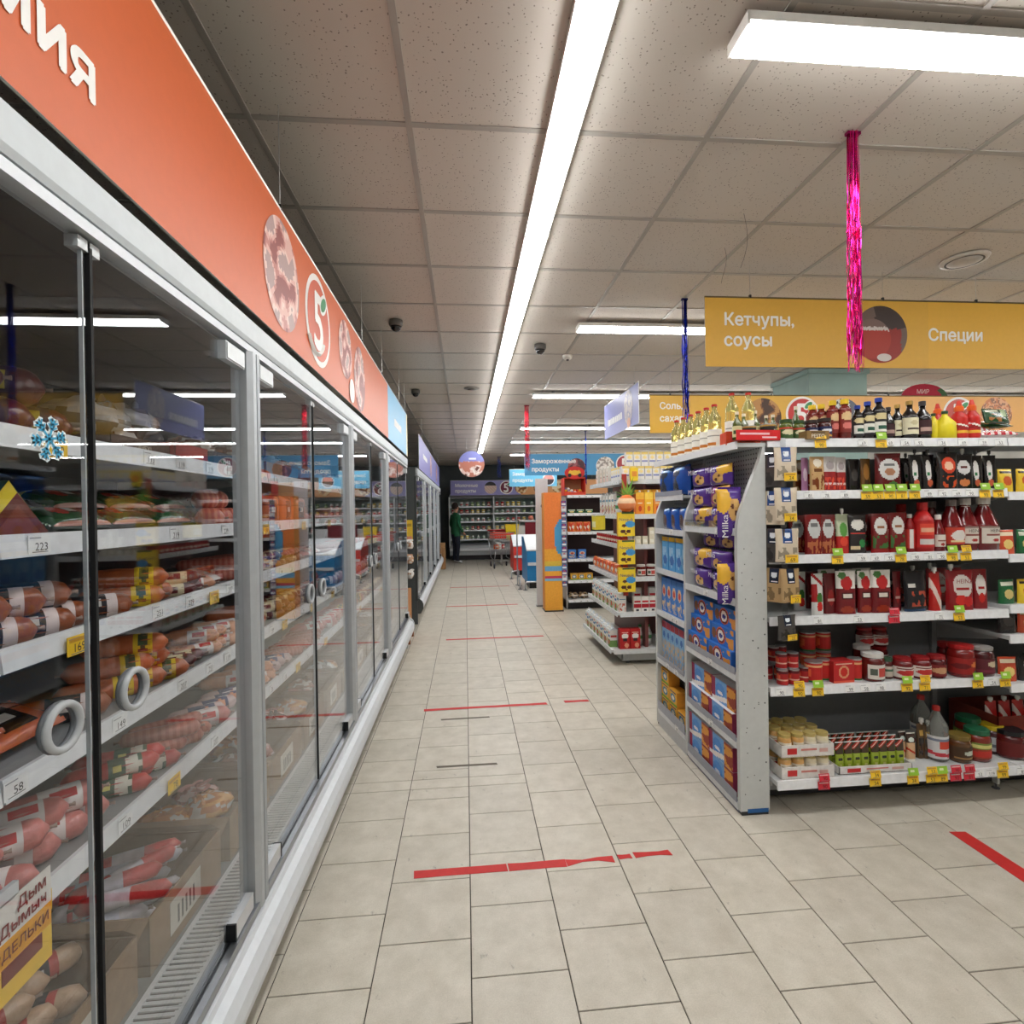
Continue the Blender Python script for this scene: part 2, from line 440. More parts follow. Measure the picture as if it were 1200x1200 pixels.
floor = struct(build(MB().box(((XL + XR) / 2, (YB + YF) / 2, -.0535), (XR - XL, YF - YB, .1), (80, 72, 62)), 'floor', GROUT))
cells = []
TL, X0 = .319, -.664
OFF = {0: .171, 1: .019}
for k in range(-4, 32):
    xa, xb = X0 + .33 * k + .002, X0 + .33 * (k + 1) - .002
    if xa > XR: break
    o = OFF[k % 2]
    cuts = []
    if k <= 2:
        cuts = [3.0, 3.105]
        ys = [o + TL * j for j in range(-9, 60)]
        ys = [y for y in ys if y < 2.93 or (3.16 < y < 6.2)] + cuts + [6.3 + TL * 1.03 * j for j in range(0, 36)]
    else:
        ys = [o + TL * j for j in range(-9, 58)]
    ys = sorted(y for y in ys if YB < y < YF)
    for a, b in zip(ys, ys[1:]): cells.append((xa, xb, a + .002, b - .002))
tiles(floor, 'tile', FLOORT, cells, 0.0, .005, lambda c: -.95 < c[0] < 1.5 or (c[3] < 2.9 and c[0] < 3.2), .0012)

# tape stuck on the tiles
def tape(pts_list, col, label, mat=PAPER):
    mb = MB()
    for pts in pts_list:
        lo = [(x, y, .0004) for x, y in pts]; hi = [(x, y, .0016) for x, y in pts]
        mb.face(hi, col)
        for i in range(len(pts)):
            j = (i + 1) % len(pts); mb.face([lo[i], lo[j], hi[j], hi[i]], col)
    return tag(build(mb, 'floor_tape', mat), label, 'tape', 'distance tapes on the floor')
def band(x0, x1, y, w, sl=0.02, rag=.006, seed=1):
    rng = random.Random(seed); a = [(x0, y - w / 2)]; n = max(3, int((x1 - x0) / .06))
    for i in range(1, n): a.append((x0 + (x1 - x0) * i / n, y - w / 2 + sl * i / n + (rng.random() * rag)))
    a.append((x1, y - w / 2 + sl)); a.append((x1 - rng.random() * .01, y + w / 2 + sl))
    for i in range(n - 1, 0, -1): a.append((x0 + (x1 - x0) * i / n, y + w / 2 + sl * i / n - rng.random() * rag * .6))
    a.append((x0 - .004, y + w / 2)); return a
TRED = (196, 42, 40)
tape([band(-.243, .16, 2.295, .048, .002, .002), band(.165, .42, 2.297, .05, .0, .006, 4), band(.423, .635, 2.297, .045, .002, .022, 2), band(.66, .72, 2.31, .032, 0, .008, 3), band(.735, .905, 2.315, .04, .0, .012, 5)], TRED, 'worn red tape across the tiles, closest to the camera end')
tape([band(-.346, .633, 4.185, .045, .02), band(.779, .98, 4.225, .045, 0, .006)], TRED, 'red tape across the tiles beside the biscuit end bay')
tape([band(-.254, .941, 6.44, .05, .02, .003)], TRED, 'thin red tape across the tiles past the second gondola')
tape([band(-.333, .846, 8.67, .05, .02, .003)], TRED, 'red tape across the tiles level with the orange display')
tape([band(-.325, .877, 10.8, .05, .02, .003)], TRED, 'farthest red tape, in front of the shopping cart')
tape([[(2.268, 2.313), (2.262, 1.75), (2.35, 1.75), (2.345, 2.305)]], TRED, 'red tape running along the sauce gondola aisle')
tape([band(-.197, .173, 3.247, .022, 0, .001)], (92, 84, 70), 'short dark tape strip nearer the worn red tape')
tape([band(-.204, .16, 3.98, .022, .008, .001)], (92, 84, 70), 'short dark tape strip next to the red tape by the biscuits')

# ceiling
ceil = struct(build(MB().box(((XL + XR) / 2, (YB + YF) / 2, CEIL + .075), (XR - XL, YF - YB, .1), (60, 58, 56)), 'ceiling', DARKW))
CX0, CY0 = -.7955, 2.0887
gx = [CX0 + .6 * i for i in range(-1, 18)]; gy = [CY0 + .6 * j for j in range(-7, 27)]
gx = [g for g in gx if XL < g < XR]; gy = [g for g in gy if YB < g < YF]
cells = []
ex, ey = [XL] + gx + [XR], [YB] + gy + [YF]
for a, b in zip(ex, ex[1:]):
    for c, d in zip(ey, ey[1:]): cells.append((a + .007, b - .007, c + .007, d - .007))
tiles(ceil, 'ceiling_tile', CEILT, cells, CEIL + .006, -.016, lambda c: c[1] > -.75, .002)
GC = (168, 162, 155)
ry = MB().extrude([(-.012, CEIL), (.012, CEIL), (.012, CEIL + .01), (-.012, CEIL + .01)], 'y', YB, YF, GC).mesh('grid_runner', PAINT)
rx = MB().extrude([(-.012, CEIL + .001), (-.012, CEIL + .01), (.012, CEIL + .01), (.012, CEIL + .001)], 'x', XL, XR, GC).mesh('grid_cross_rail', PAINT)
for g in gx: new('grid_runner', ry, ceil, (g, 0, 0))
for g in gy: new('grid_cross_rail', rx, ceil, (0, g, 0))

# walls
def wall(name, c, d, mat): return struct(build(MB().box(c, d, (200, 200, 195)), name, mat))
hz = CEIL + .025
wall('wall_left', (XL - .05, (YB + YF) / 2, hz / 2), (.1, YF - YB, hz), DARKW)
wall('wall_right', (XR + .05, (YB + YF) / 2, hz / 2), (.1, YF - YB, hz), WALLM)
wall('wall_back', ((XL + XR) / 2, YF + .05, hz / 2), (XR - XL + .2, .1, hz), DARKW)
wall('wall_front', ((XL + XR) / 2, YB - .05, hz / 2), (XR - XL + .2, .1, hz), WALLM)
CXC, CYC = 4.13, 5.84
cb = MB().box((CXC, CYC, CEIL / 2), (.68, .68, CEIL), (150, 176, 172)); cb.box((CXC, CYC, CEIL - .03), (.72, .72, .05), (140, 165, 162)); cb.box((CXC, CYC, .05), (.71, .71, .1), (120, 130, 130))
col = struct(build(cb, 'trim_column', TEAL))

# ------------------------------------------------------------------ tube lamps
def lamp_meshes(l):
    h = MB(); w = .125
    h.extrude([(-w / 2, .05), (-w / 2, .022), (-w / 2 + .004, .022), (-w / 2 + .004, .046), (w / 2 - .004, .046), (w / 2 - .004, .022), (w / 2, .022), (w / 2, .05)][::-1], 'y', -l / 2, l / 2, (226, 226, 222))
    for e in (-1, 1): h.box((0, e * (l / 2 - .004), .03), (w, .008, .04), (232, 232, 228))
    d = MB(); a = .058
    d.extrude([(-a, .028), (-a * .9, .004), (a * .9, .004), (a, .028)], 'y', -l / 2 + .008, l / 2 - .008, (250, 250, 250))
    br = MB().box((0, 0, .06), (.05, .04, .02), (90, 90, 90)).box((0, 0, .075), (.03, .02, .03), (60, 60, 60))
    return h.mesh('housing', PAINT), d.mesh('diffuser', TUBE), br.mesh('mount', PAINT)
LM = lamp_meshes(1.52)
def lamp(x, y, along, label, z, drop=None):
    o = new('ceiling_lamp', None, None, (x, y, z), 0 if along == 'y' else R(90))
    new('housing', LM[0], o); new('diffuser', LM[1], o)
    for s in (-.5, .5): new('mount', LM[2], o, (0, s, 0))
    if drop:
        for s in (-.5, .5): build(MB().tube([(0, s, .07), (0, s, drop)], .006, (70, 70, 70), 6), 'hanger_rod', PAINT, o)
    return tag(o, label, 'lamp', 'tube lamps under the ceiling')
n = 0
for i in range(-2, 8):
    y = 2.815 + 1.53 * i - .765 + 0
    lamp(.405, y, 'y', f'tube lamp of the long strip above the aisle, {ordinal(i + 3)} from the camera end', CEIL - .055)
ROWS = [(1.575, .86), (4.2, .92), (6.72, .88), (9.4, 1.0), (11.3, 1.0), (13.9, 1.2)]
for j, (y, x0) in enumerate(ROWS):
    for i in range(5):
        lamp(x0 + .765 + 1.53 * i, y, 'x', f'crosswise tube lamp, {ordinal(j + 1)} row, {ordinal(i + 1)} from the aisle', CEIL - .07, .065)
lamp(.86 + .765, -1.2, 'x', 'crosswise tube lamp behind the camera position', CEIL - .07, .065)
lamp(.86 + 2.295, -1.2, 'x', 'second crosswise tube lamp behind the camera position', CEIL - .07, .065)
# ceiling fittings
def dome_camera(x, y, label):
    o = new('dome_camera', None, None, (x, y, CEIL))
    build(MB().lathe([(.055, 0), (.055, -.03), (.048, -.045)][::-1], (96, 92, 88), 16), 'camera_base', PLAST, o, True)
    build(MB().lathe([(.004, -.085), (.022, -.08), (.037, -.066), (.044, -.044)], (24, 24, 26), 16), 'camera_dome', GLASSY, o, True)
    tag(o, label, 'camera', 'dome cameras on the ceiling')
dome_camera(-.522, 4.231, 'black dome camera on the ceiling over the sausage fridge')
dome_camera(.707, 4.796, 'black dome camera beside the long strip of lamps')
dome_camera(-.591, 6.633, 'farther black dome camera above the end of the orange sign')
o = tag(new('smoke_detector', None, None, (1.022, 5.11, CEIL)), 'small white smoke detector on the ceiling tiles', 'detector')
build(MB().lathe([(.03, -.04), (.045, -.025), (.05, 0)], (220, 216, 208), 16), 'detector_body', PLAST, o, True); build(MB().lathe([(.012, -.052), (.014, -.04)], (70, 66, 64), 10), 'sensor_tip', PLAST, o)
o = tag(new('air_diffuser', None, None, (3.1, 3.009, CEIL)), 'round white air diffuser in the ceiling above the yellow sign', 'vent')
build(MB().lathe([(.09, -.004), (.1, -.014), (.12, -.012), (.125, 0)], (206, 200, 192), 24), 'rim', PLAST, o, True); build(MB().lathe([(.05, -.028), (.085, -.016), (.088, -.01)], (188, 182, 174), 24), 'disc', PLAST, o, True)
build(MB().ring((0, 0, -.0155), .088, .098, ((1, 0, 0), (0, -1, 0)), (40, 38, 36)), 'gap', PLAST, o)
o = tag(new('ceiling_vent', None, None, (.105, 6.526, CEIL)), 'small flat vent disc on the ceiling left of the lamp strip', 'vent')
build(MB().lathe([(.06, -.012), (.09, -.008), (.1, 0)], (150, 146, 140), 20), 'rim', PLAST, o, True); build(MB().lathe([(.02, -.02), (.055, -.016)], (110, 106, 102), 16), 'disc', PLAST, o, True)
# ------------------------------------------------------------------ goods: one model of each kind, standing at the origin, face towards -y
WHITE = (238, 238, 234); BLACK = (24, 24, 26); RED = (190, 28, 34); DRED = (120, 18, 24); YEL = (245, 205, 40); GRN = (40, 110, 60); BLUE = (30, 80, 170)
GOLD = (190, 150, 70); CREAM = (232, 220, 190); ORG = (232, 110, 40); SILV = (200, 202, 204); TAN = (206, 178, 134); PURP = (84, 52, 140); LIME = (150, 190, 50)

def arc_label(mb, r, z0, z1, a, pf, nu=22, nv=18, r2=None):
    r2 = r2 or r
    def fn(u, v):
        t = -math.pi / 2 + (u - .5) * a; rr = r + (r2 - r) * v
        return (rr * math.cos(t), rr * math.sin(t), z0 + (z1 - z0) * v)
    return mb.grid(fn, nu, nv, pf)

def bottle(name, desc, r, h, body, cap, capcol, pf=None, lz=(0.12, 0.55), neck=0.35, neckz=0.78, la=4.2, mat=None, cat='bottle', shoulder=0.62, waist=None, cap_r=None, text=None):
    m = MB(); n = 16
    prof = [(r * .86, 0), (r, h * .02), (r, h * lz[1]), (waist or r, h * (lz[1] + shoulder) / 2), (r * .95, h * shoulder), (r * neck, h * neckz), (r * neck, h * (1 - cap))]
    m.lathe(prof, body, n)
    ms = [(name, m.mesh(name, mat or GLASSY, True))]
    c = MB(); cr = cap_r or r * neck * 1.18
    c.lathe([(cr, h * (1 - cap)), (cr, h * .99), (cr * .9, h)], capcol, 12); ms.append(('cap', c.mesh('cap', PLAST, False)))
    if pf:
        l = MB(); arc_label(l, r * 1.012, h * lz[0], h * lz[1], la, pf)
        if text:
            s, sz, z, col = text
            l.text(s, sz, Matrix.Translation((0, -r * 1.03, z)) @ Matrix.Rotation(R(90), 4, 'X'), col, 'c')
        ms.append(('label', l.mesh('label', PAPER)))
    return Proto(name, cat, desc, ms, (2 * r, 2 * r, h))

def jar(name, desc, r, h, body, lid, pf=None, lz=(0.12, 0.62), lidh=0.14, la=3.6, cat='jar', lid_r=0.92):
    m = MB()
    m.lathe([(r * .88, 0), (r, h * .05), (r, h * .72), (r * .86, h * (1 - lidh))], body, 16)
    ms = [(name, m.mesh(name, GLASSY, True))]
    c = MB(); c.lathe([(r * lid_r, h * (1 - lidh) - .002), (r * lid_r, h * .985), (r * lid_r * .93, h)], lid, 16); ms.append(('lid', c.mesh('lid', PLAST)))
    if pf:
        l = MB(); arc_label(l, r * 1.014, h * lz[0], h * lz[1], la, pf); ms.append(('label', l.mesh('label', PAPER)))
    return Proto(name, cat, desc, ms, (2 * r, 2 * r, h))

def can(name, desc, r, h, pf, rim=SILV):
    m = MB(); m.lathe([(r, 0), (r * 1.02, h * .01), (r * 1.02, h * .04), (r * .985, h * .05), (r * .985, h * .95), (r * 1.02, h * .96), (r * 1.02, h * .995), (r * .95, h)], rim, 16)
    l = MB(); arc_label(l, r * 1.0, h * .06, h * .94, 6.28, pf, 20, 10)
    return Proto(name, 'can', desc, [(name, m.mesh(name, STEEL)), ('label', l.mesh('label', PAPER))], (2 * r, 2 * r, h))

def pouch(name, desc, pf, w=.1, h=.17, t=.05, spout=None, cat='pouch', text=None, mat=None):
    m = MB()
    def T(u, v):
        e = max(0.0, 1 - (2 * u - 1) ** 4)
        return t * .5 * (e ** .5) * max(0.02, (1 - v) ** .55 * (0.75 + .25 * math.sin(3.1 * v)))
    def X(u, v): return (u - .5) * w * (1 - .05 * math.sin(math.pi * v))
    m.grid(lambda u, v: (X(u, v), -T(u, v), v * h), 24, 32, pf)
    m.grid(lambda u, v: (X(1 - u, v), T(1 - u, v), v * h), 6, 8, pf(0.02, .02))
    m.face([(X(i / 12, 0), -T(i / 12, 0), 0) for i in range(12, -1, -1)] + [(X(i / 12, 0), T(i / 12, 0), 0) for i in range(13)], pf(.02, .02))
    if text:
        s, sz, x, z, col = text
        m.text(s, sz, Matrix.Translation((x, -t * .5 * 1.0, z)) @ Matrix.Rotation(R(94), 4, 'X'), col, 'c')
    ms = [(name, m.mesh(name, mat or FILM, True))]
    if spout:
        c = MB(); x0 = spout[1] * w
        c.lathe([(.006, h - .004), (.006, h + .006), (.0105, h + .006), (.0105, h + .022), (.009, h + .024)], spout[0], 10, (x0, 0, 0)); ms.append(('spout_cap', c.mesh('spout_cap', PLAST)))
    return Proto(name, cat, desc, ms, (w, t, h))

def pillow(name, desc, pf, w=.16, h=.12, t=.05, cat='packet', mat=None, text=None):
    """flow-wrapped packet, sealed left and right, standing upright"""
    m = MB()
    def T(u, v): return t * .5 * max(.03, max(0, 1 - abs(2 * u - 1) ** 3) ** .5 * max(0, 1 - abs(2 * v - 1) ** 3.5) ** .5)
    m.grid(lambda u, v: ((u - .5) * w, -T(u, v), v * h), 28, 22, pf)
    m.grid(lambda u, v: ((.5 - u) * w, T(1 - u, v), v * h), 8, 6, pf(.02, .5))
    s_ = MB()
    for sx in (-1, 1):      # crimped end seals
        s_.grid(lambda u, v: (sx * (w / 2 - .004 + u * .012), (.002 if int(v * 24) % 2 else -.002), v * h * .96 + h * .02), 1, 24, pf(.02, .5))
    if text:
        st, sz, x, z, col = text
        m.text(st, sz, Matrix.Translation((x, -t * .52, z)) @ Matrix.Rotation(R(90), 4, 'X'), col, 'c')
    return Proto(name, cat, desc, [(name, m.mesh(name, mat or FILM, True)), ('end_seal', s_.mesh('end_seal', FILM))], (w, t, h))

def carton(name, desc, w, d, h, pf, side, top=None, cat='box', nu=16, nv=12, text=None, gable=None, mat=None):
    m = MB(); top = top or (side if not callable(side) else None); nu, nv = int(nu * 1.7), int(nv * 1.7)
    def fr(u, v): return ((u - .5) * w, -d / 2, v * h)
    m.grid(fr, nu, nv, pf)
    m.grid(lambda u, v: (-w / 2, d / 2 - u * d, v * h), nu if callable(side) else 1, nv if callable(side) else 1, side)
    m.grid(lambda u, v: (w / 2, -d / 2 + u * d, v * h), nu if callable(side) else 1, nv if callable(side) else 1, side)
    sc = pf(.04, .5) if callable(side) else side; tc = top or pf(.5, .98)
    m.face([(w / 2, d / 2, 0), (-w / 2, d / 2, 0), (-w / 2, d / 2, h), (w / 2, d / 2, h)], sc)
    m.face([(-w / 2, d / 2, 0), (w / 2, d / 2, 0), (w / 2, -d / 2, 0), (-w / 2, -d / 2, 0)], sc)
    if gable:
        g = gable
        m.face([(-w / 2, -d / 2, h), (w / 2, -d / 2, h), (w / 2, 0, h + g), (-w / 2, 0, h + g)], tc)
        m.face([(w / 2, d / 2, h), (-w / 2, d / 2, h), (-w / 2, 0, h + g), (w / 2, 0, h + g)], tc)
        m.face([(-w / 2, d / 2, h), (-w / 2, -d / 2, h), (-w / 2, 0, h + g)], tc); m.face([(w / 2, -d / 2, h), (w / 2, d / 2, h), (w / 2, 0, h + g)], tc)
        m.box((0, 0, h + g + .008), (w, .003, .018), tc)
    else:
        m.face([(-w / 2, -d / 2, h), (w / 2, -d / 2, h), (w / 2, 0, h), (-w / 2, 0, h)], tc)
        m.face([(-w / 2, .002, h), (w / 2, .002, h), (w / 2, d / 2, h), (-w / 2, d / 2, h)], tc)
        m.face([(-w / 2, 0, h - .001), (w / 2, 0, h - .001), (w / 2, .002, h - .001), (-w / 2, .002, h - .001)], tuple(int(q * .6) for q in tc))
    if text:
        st, sz, x, z, col = text
        m.text(st, sz, Matrix.Translation((x, -d / 2 - .0008, z)) @ Matrix.Rotation(R(90), 4, 'X'), col, 'c')
    ms = [(name, m.mesh(name, mat or PAPER))]
    if gable:
        c = MB(); c.lathe([(.011, 0), (.011, .014), (.009, .016)], WHITE, 10); c.move(Matrix.Translation((0, -d / 4, h + gable * .5)) @ Matrix.Rotation(R(40), 4, 'X')); ms.append(('screw_cap', c.mesh('screw_cap', PLAST)))
    return Proto(name, cat, desc, ms, (w, d, h))

def sausage(name, desc, r, l, col, lab=None, labpf=None, net=None, seg=14, n=12, tips=(150, 128, 116), curve=0.0):
    """a sausage lying along x with its front end at +x; clipped, gathered ends"""
    r *= .7; l *= .8
    m = MB(); pr = []
    for i in range(seg + 1):
        t = i / seg; x = (t - .5) * l
        e = min(t, 1 - t) * l / r
        q = 1.0 if e >= 1.1 else math.sqrt(max(0.02, 1 - (1 - e / 1.1) ** 2))
        pr.append((r * q * (1 + .025 * math.sin(t * 17 + r * 900)), x))
    cols = []
    for i in range(seg):
        c = col
        if lab and lab[0] <= (i + .5) / seg <= lab[1]: c = lab[2]
        if net and i % 2: c = net
        cols.append(c)
    base = len(m.v); m.lathe(pr, cols, n)
    m.move(Matrix(((0, 0, 1, 0), (0, 1, 0, 0), (-1, 0, 0, r), (0, 0, 0, 1))), base)
    if curve:
        m.v = [(x, y + curve * (1 - (2 * x / l) ** 2), z) for x, y, z in m.v]
    ms = [(name, m.mesh(name, CASING, True))]
    t_ = MB()
    for sx in (-1, 1):
        b0 = len(t_.v); t_.lathe([(.003, 0), (.004, .003), (.003, .006), (.0055, .013)], tips, 7)
        t_.move(Matrix.Translation((sx * (l / 2 - .001), 0, r)) @ Matrix.Rotation(R(90) * sx, 4, 'Y'), b0)
    ms.append(('clip_end', t_.mesh('clip_end', PLAST, True)))
    if labpf:
        p = MB()
        x0, x1 = (labpf[0] - .5) * l, (labpf[1] - .5) * l
        def fn(u, v):
            a = R(-75) + v * R(190)   # wraps the near side and the top
            return (x0 + (x1 - x0) * u, -r * 1.02 * math.cos(a), r + r * 1.02 * math.sin(a))
        p.grid(fn, 8, 10, labpf[2]); ms.append(('label', p.mesh('label', PAPER, True)))
    return Proto(name, 'sausage', desc, ms, (l, 2 * r, 2 * r))

P = {}
# --- sauces, top shelf
P['oil'] = bottle('oil_bottle', 'sunflower oil bottle with red cap', .036, .27, (236, 222, 140), .05, (190, 36, 30), prn((240, 238, 228), ('r', .3, .1, .7, .3, (200, 120, 40)), ('r', .2, .6, .8, .68, (150, 150, 140))), (.06, .45), .36, .86, mat=CLEAR, shoulder=.7, waist=.033)
P['olive'] = bottle('olive_oil_bottle', 'small olive oil bottle with pale cap', .03, .19, (70, 80, 30), .1, (226, 214, 190), prn((205, 200, 150), ('r', .2, .3, .8, .6, (50, 80, 40))), (.12, .5), .36, .78)
P['olive_can'] = can('olive_can', 'black olive tin with white script', .037, .085, prn((30, 28, 24), ('n', 0, .3, 1, .7, (225, 220, 200), 14, 2.0), ('r', 0, .88, 1, 1, GOLD), ('r', 0, 0, 1, .1, GOLD)))
P['green_jar'] = jar('pickle_jar', 'green pickle jar', .036, .12, (84, 96, 36), (46, 74, 40), prn((60, 90, 44), ('e', .5, .55, .3, .25, (216, 210, 170)), ('r', 0, .85, 1, 1, (190, 60, 40))))
P['blue_jar'] = jar('adjika_jar', 'dark jar with navy blue label', .034, .125, (70, 26, 24), (44, 36, 34), prn((26, 34, 80), ('e', .5, .66, .22, .14, (226, 226, 230)), ('e', .45, .25, .16, .14, (190, 60, 50)), ('e', .62, .2, .14, .1, (200, 150, 60))))
P['red_btl'] = bottle('chilli_sauce_bottle', 'dark red sauce bottle with yellow cap', .029, .215, (110, 30, 24), .12, (232, 196, 40), prn((130, 40, 32), ('e', .5, .74, .24, .2, (222, 190, 140)), ('e', .5, .3, .2, .16, (216, 120, 110))), (.2, .72), .55, .84, shoulder=.78)
P['soy'] = bottle('soy_sauce_bottle', 'black soy sauce bottle with blue cap', .028, .2, (22, 16, 16), .1, (32, 62, 160), prn((30, 28, 30), ('e', .5, .8, .3, .16, (216, 200, 150)), ('r', .2, .12, .8, .56, (226, 226, 216)), ('r', .3, .2, .7, .4, (40, 90, 70))), (.14, .66), .45, .82, shoulder=.72)
P['vin'] = bottle('balsamic_bottle', 'dark glass bottle with cream label and gold cap', .033, .205, (20, 15, 16), .1, (176, 140, 70), prn((228, 222, 190), ('r', .25, .3, .75, .38, (70, 60, 50)), ('e', .5, .7, .16, .14, (200, 190, 150))), (.14, .56), .36, .78, la=3.0)
P['vin2'] = bottle('wine_vinegar_bottle', 'black glass bottle with dark label', .031, .2, (16, 13, 15), .12, (60, 56, 58), prn((60, 30, 36), ('r', .2, .2, .8, .5, (180, 150, 140))), (.14, .5), .36, .78, la=3.0)
P['lemon'] = bottle('lemon_juice_bottle', 'plump yellow lemon juice bottle', .043, .15, (232, 214, 40), .1, (40, 74, 40), None, (.1, .34), .26, .84, mat=PLAST, shoulder=.58, waist=.042)
def chili():
    p = bottle('chili_squeeze_bottle', 'red squeezy chili bottle with orange cone cap', .032, .165, (196, 34, 26), .06, (226, 90, 30), prn((200, 40, 30), ('r', .1, .25, .9, .4, (240, 190, 60)), ('e', .5, .6, .3, .15, (150, 20, 20)), ('d', .9, 1.0, .5, (240, 230, 220))), (.1, .6), .5, .9, mat=PLAST, shoulder=.76)
    c = MB(); c.lathe([(.019, .15), (.019, .172), (.013, .18), (.007, .205), (.005, .207)], [(228, 96, 30), (228, 96, 30), (214, 50, 30), (214, 50, 30)], 12)
    p.meshes[1] = ('cone_cap', c.mesh('cone_cap', PLAST)); return p
P['chili'] = chili()
P['green_pk'] = pillow('seasoning_packet', 'dark green seasoning packet', prn((34, 74, 40), ('n', .1, .1, .6, .6, (180, 120, 70), 6, 1.3), ('r', .62, .4, .86, .9, (170, 190, 150)), ('r', .05, .75, .5, .85, (220, 220, 200))), .16, .085, .035)
P['check_pk'] = pillow('checked_packet', 'red and white checked packet', lambda u, v: (226, 210, 208) if (int(u * 9) + int(v * 6)) % 2 else (190, 50, 60), .17, .075, .045)
P['pesto'] = carton('pesto_tray', 'brown carton tray lettered PESTO', .125, .1, .042, prn((134, 104, 56), ('r', .2, .7, .8, .9, (90, 70, 40))), (120, 92, 50), (70, 52, 30), text=('PESTO', .026, 0, .007, (236, 230, 214)))
# --- pouches: (background, shapes)
def mkp(key, desc, bg, *sh, **k): P[key] = pouch('sauce_pouch', desc, prn(bg, *sh), **k)
mkp('p_pink', 'lilac sauce pouch', (186, 130, 170), ('e', .5, .5, .3, .2, (230, 210, 225)))
mkp('p_tan', 'tan marinade pouch with food picture', (196, 158, 108), ('e', .5, .82, .3, .12, (230, 220, 200)), ('n', .1, .05, .9, .5, (120, 60, 30), 5, .7), ('r', .2, .55, .8, .66, (110, 70, 40)))
mkp('p_wr', 'white topped red sauce pouch', (150, 40, 40), ('r', 0, .55, 1, 1, (200, 194, 190)), ('e', .5, .74, .3, .12, (160, 150, 150)), ('d', .2, .26, 0, (226, 190, 180)), ('n', .1, .05, .9, .4, (210, 70, 50), 7, .2))
mkp('p_dark', 'black sauce pouch', (34, 30, 30), ('e', .5, .5, .3, .2, (70, 66, 64)))
mkp('p_gold', 'bronze sauce pouch', (104, 72, 34), ('e', .5, .6, .3, .25, (160, 110, 50)), ('r', .3, .2, .7, .35, (60, 40, 20)))
mkp('p_oval', 'dark red pouch with big silver oval label', (96, 22, 24), ('e', .5, .56, .4, .28, (206, 204, 200)), ('e', .5, .5, .2, .1, (170, 120, 90)), ('r', .3, .66, .7, .72, (110, 110, 110)), ('e', .6, .14, .2, .1, (70, 110, 50)), w=.13)
mkp('p_bw', 'black mayonnaise pouch with white label', (22, 20, 22), ('e', .42, .55, .22, .3, (216, 214, 210)), ('e', .5, .2, .2, .1, (190, 90, 60)), ('r', .3, .4, .5, .5, (60, 120, 80)), spout=((60, 60, 60), 0.0))
mkp('p_bo', 'black barbecue pouch with red shield print', (26, 22, 22), ('e', .5, .66, .34, .22, (206, 70, 44)), ('e', .5, .64, .22, .12, (236, 190, 160)), ('n', .15, .05, .85, .36, (200, 80, 40), 6, 3.1), spout=((50, 50, 54), 0.0), w=.11)
mkp('p_bg', 'black sauce pouch with grey shield print', (24, 22, 24), ('e', .5, .62, .32, .2, (206, 204, 202)), ('e', .5, .2, .25, .1, (200, 120, 70)), ('r', .35, .58, .65, .66, (90, 40, 40)), spout=((190, 190, 190), 0.0), w=.11)
mkp('p_sr', 'red sauce pouch with silver label', (120, 26, 26), ('e', .5, .64, .36, .24, (198, 198, 196)), ('r', .3, .7, .7, .78, (110, 110, 110)), ('n', .08, .04, .92, .36, (180, 100, 60), 6, .9), w=.11)
mkp('p_gs', 'green and white sauce pouch with spout', (190, 200, 170), ('r', 0, .0, 1, .45, (180, 40, 36)), ('e', .5, .6, .3, .18, (90, 150, 70)), ('e', .5, .3, .3, .12, (220, 70, 50)), spout=(WHITE, 0.0))
mkp('p_bkg', 'black and white pouch with green badge', (40, 34, 34), ('e', .5, .74, .36, .14, (216, 214, 206)), ('e', .7, .26, .16, .1, (50, 130, 70)), ('r', .1, .1, .6, .2, (210, 190, 150)), ('r', .1, .5, .9, .54, (180, 60, 50)), w=.11)
mkp('p_sg', 'ketchup pouch with green leaves', (110, 28, 28), ('e', .5, .68, .36, .22, (208, 206, 200)), ('r', .3, .62, .7, .68, (150, 100, 70)), ('n', .06, .14, .94, .44, (60, 104, 50), 7, 4.4), ('r', .0, .0, 1, .08, (150, 30, 30)), w=.11)
mkp('p_white', 'white ketchup pouch with red splash', (110, 20, 26), ('r', 0, .58, 1, 1, (222, 218, 210)), ('e', .5, .72, .3, .16, (180, 34, 36)), ('e', .3, .9, .2, .08, (70, 120, 60)), ('r', .2, .34, .85, .5, (70, 14, 20)), ('r', .3, .37, .75, .46, (220, 210, 200)), ('e', .5, .1, .34, .08, (150, 50, 30)), w=.11)
mkp('p_dred', 'plain dark red sauce pouch', (92, 18, 22), ('e', .5, .4, .25, .2, (140, 30, 30)), ('r', .2, .3, .8, .36, (190, 150, 140)))
mkp('p_bshr', 'black pouch with prawn picture', (30, 28, 32), ('n', .2, .14, .9, .5, (170, 70, 50), 5, 1.9), ('r', .08, .6, .4, .68, (210, 206, 200)), ('r', 0, 0, 1, .06, (30, 60, 90)), w=.12)
mkp('p_hz', 'red ketchup pouch with silver shield', (134, 18, 26), ('e', .55, .6, .36, .28, (206, 196, 190)), ('e', .45, .26, .2, .13, (206, 40, 34)), ('e', .74, .22, .18, .12, (190, 30, 30)), ('r', .3, .5, .8, .56, (150, 30, 30)), w=.13, spout=((200, 200, 196), -.3), text=('HEINZ', .026, .006, .115, (130, 16, 26)))
mkp('p_hz2', 'narrow red pouch with white shield', (130, 20, 26), ('e', .5, .58, .34, .28, (214, 206, 200)), ('e', .5, .28, .2, .12, (190, 36, 30)), ('r', .3, .5, .7, .56, (150, 30, 30)), w=.08)
mkp('p_wb', 'white squeezy pouch with tomato picture', (206, 204, 200), ('r', 0, .3, .4, .75, (160, 30, 34)), ('e', .6, .4, .25, .14, (60, 110, 50)), ('e', .6, .2, .25, .12, (196, 40, 34)), ('d', .95, 1.05, .3, (160, 30, 34)))
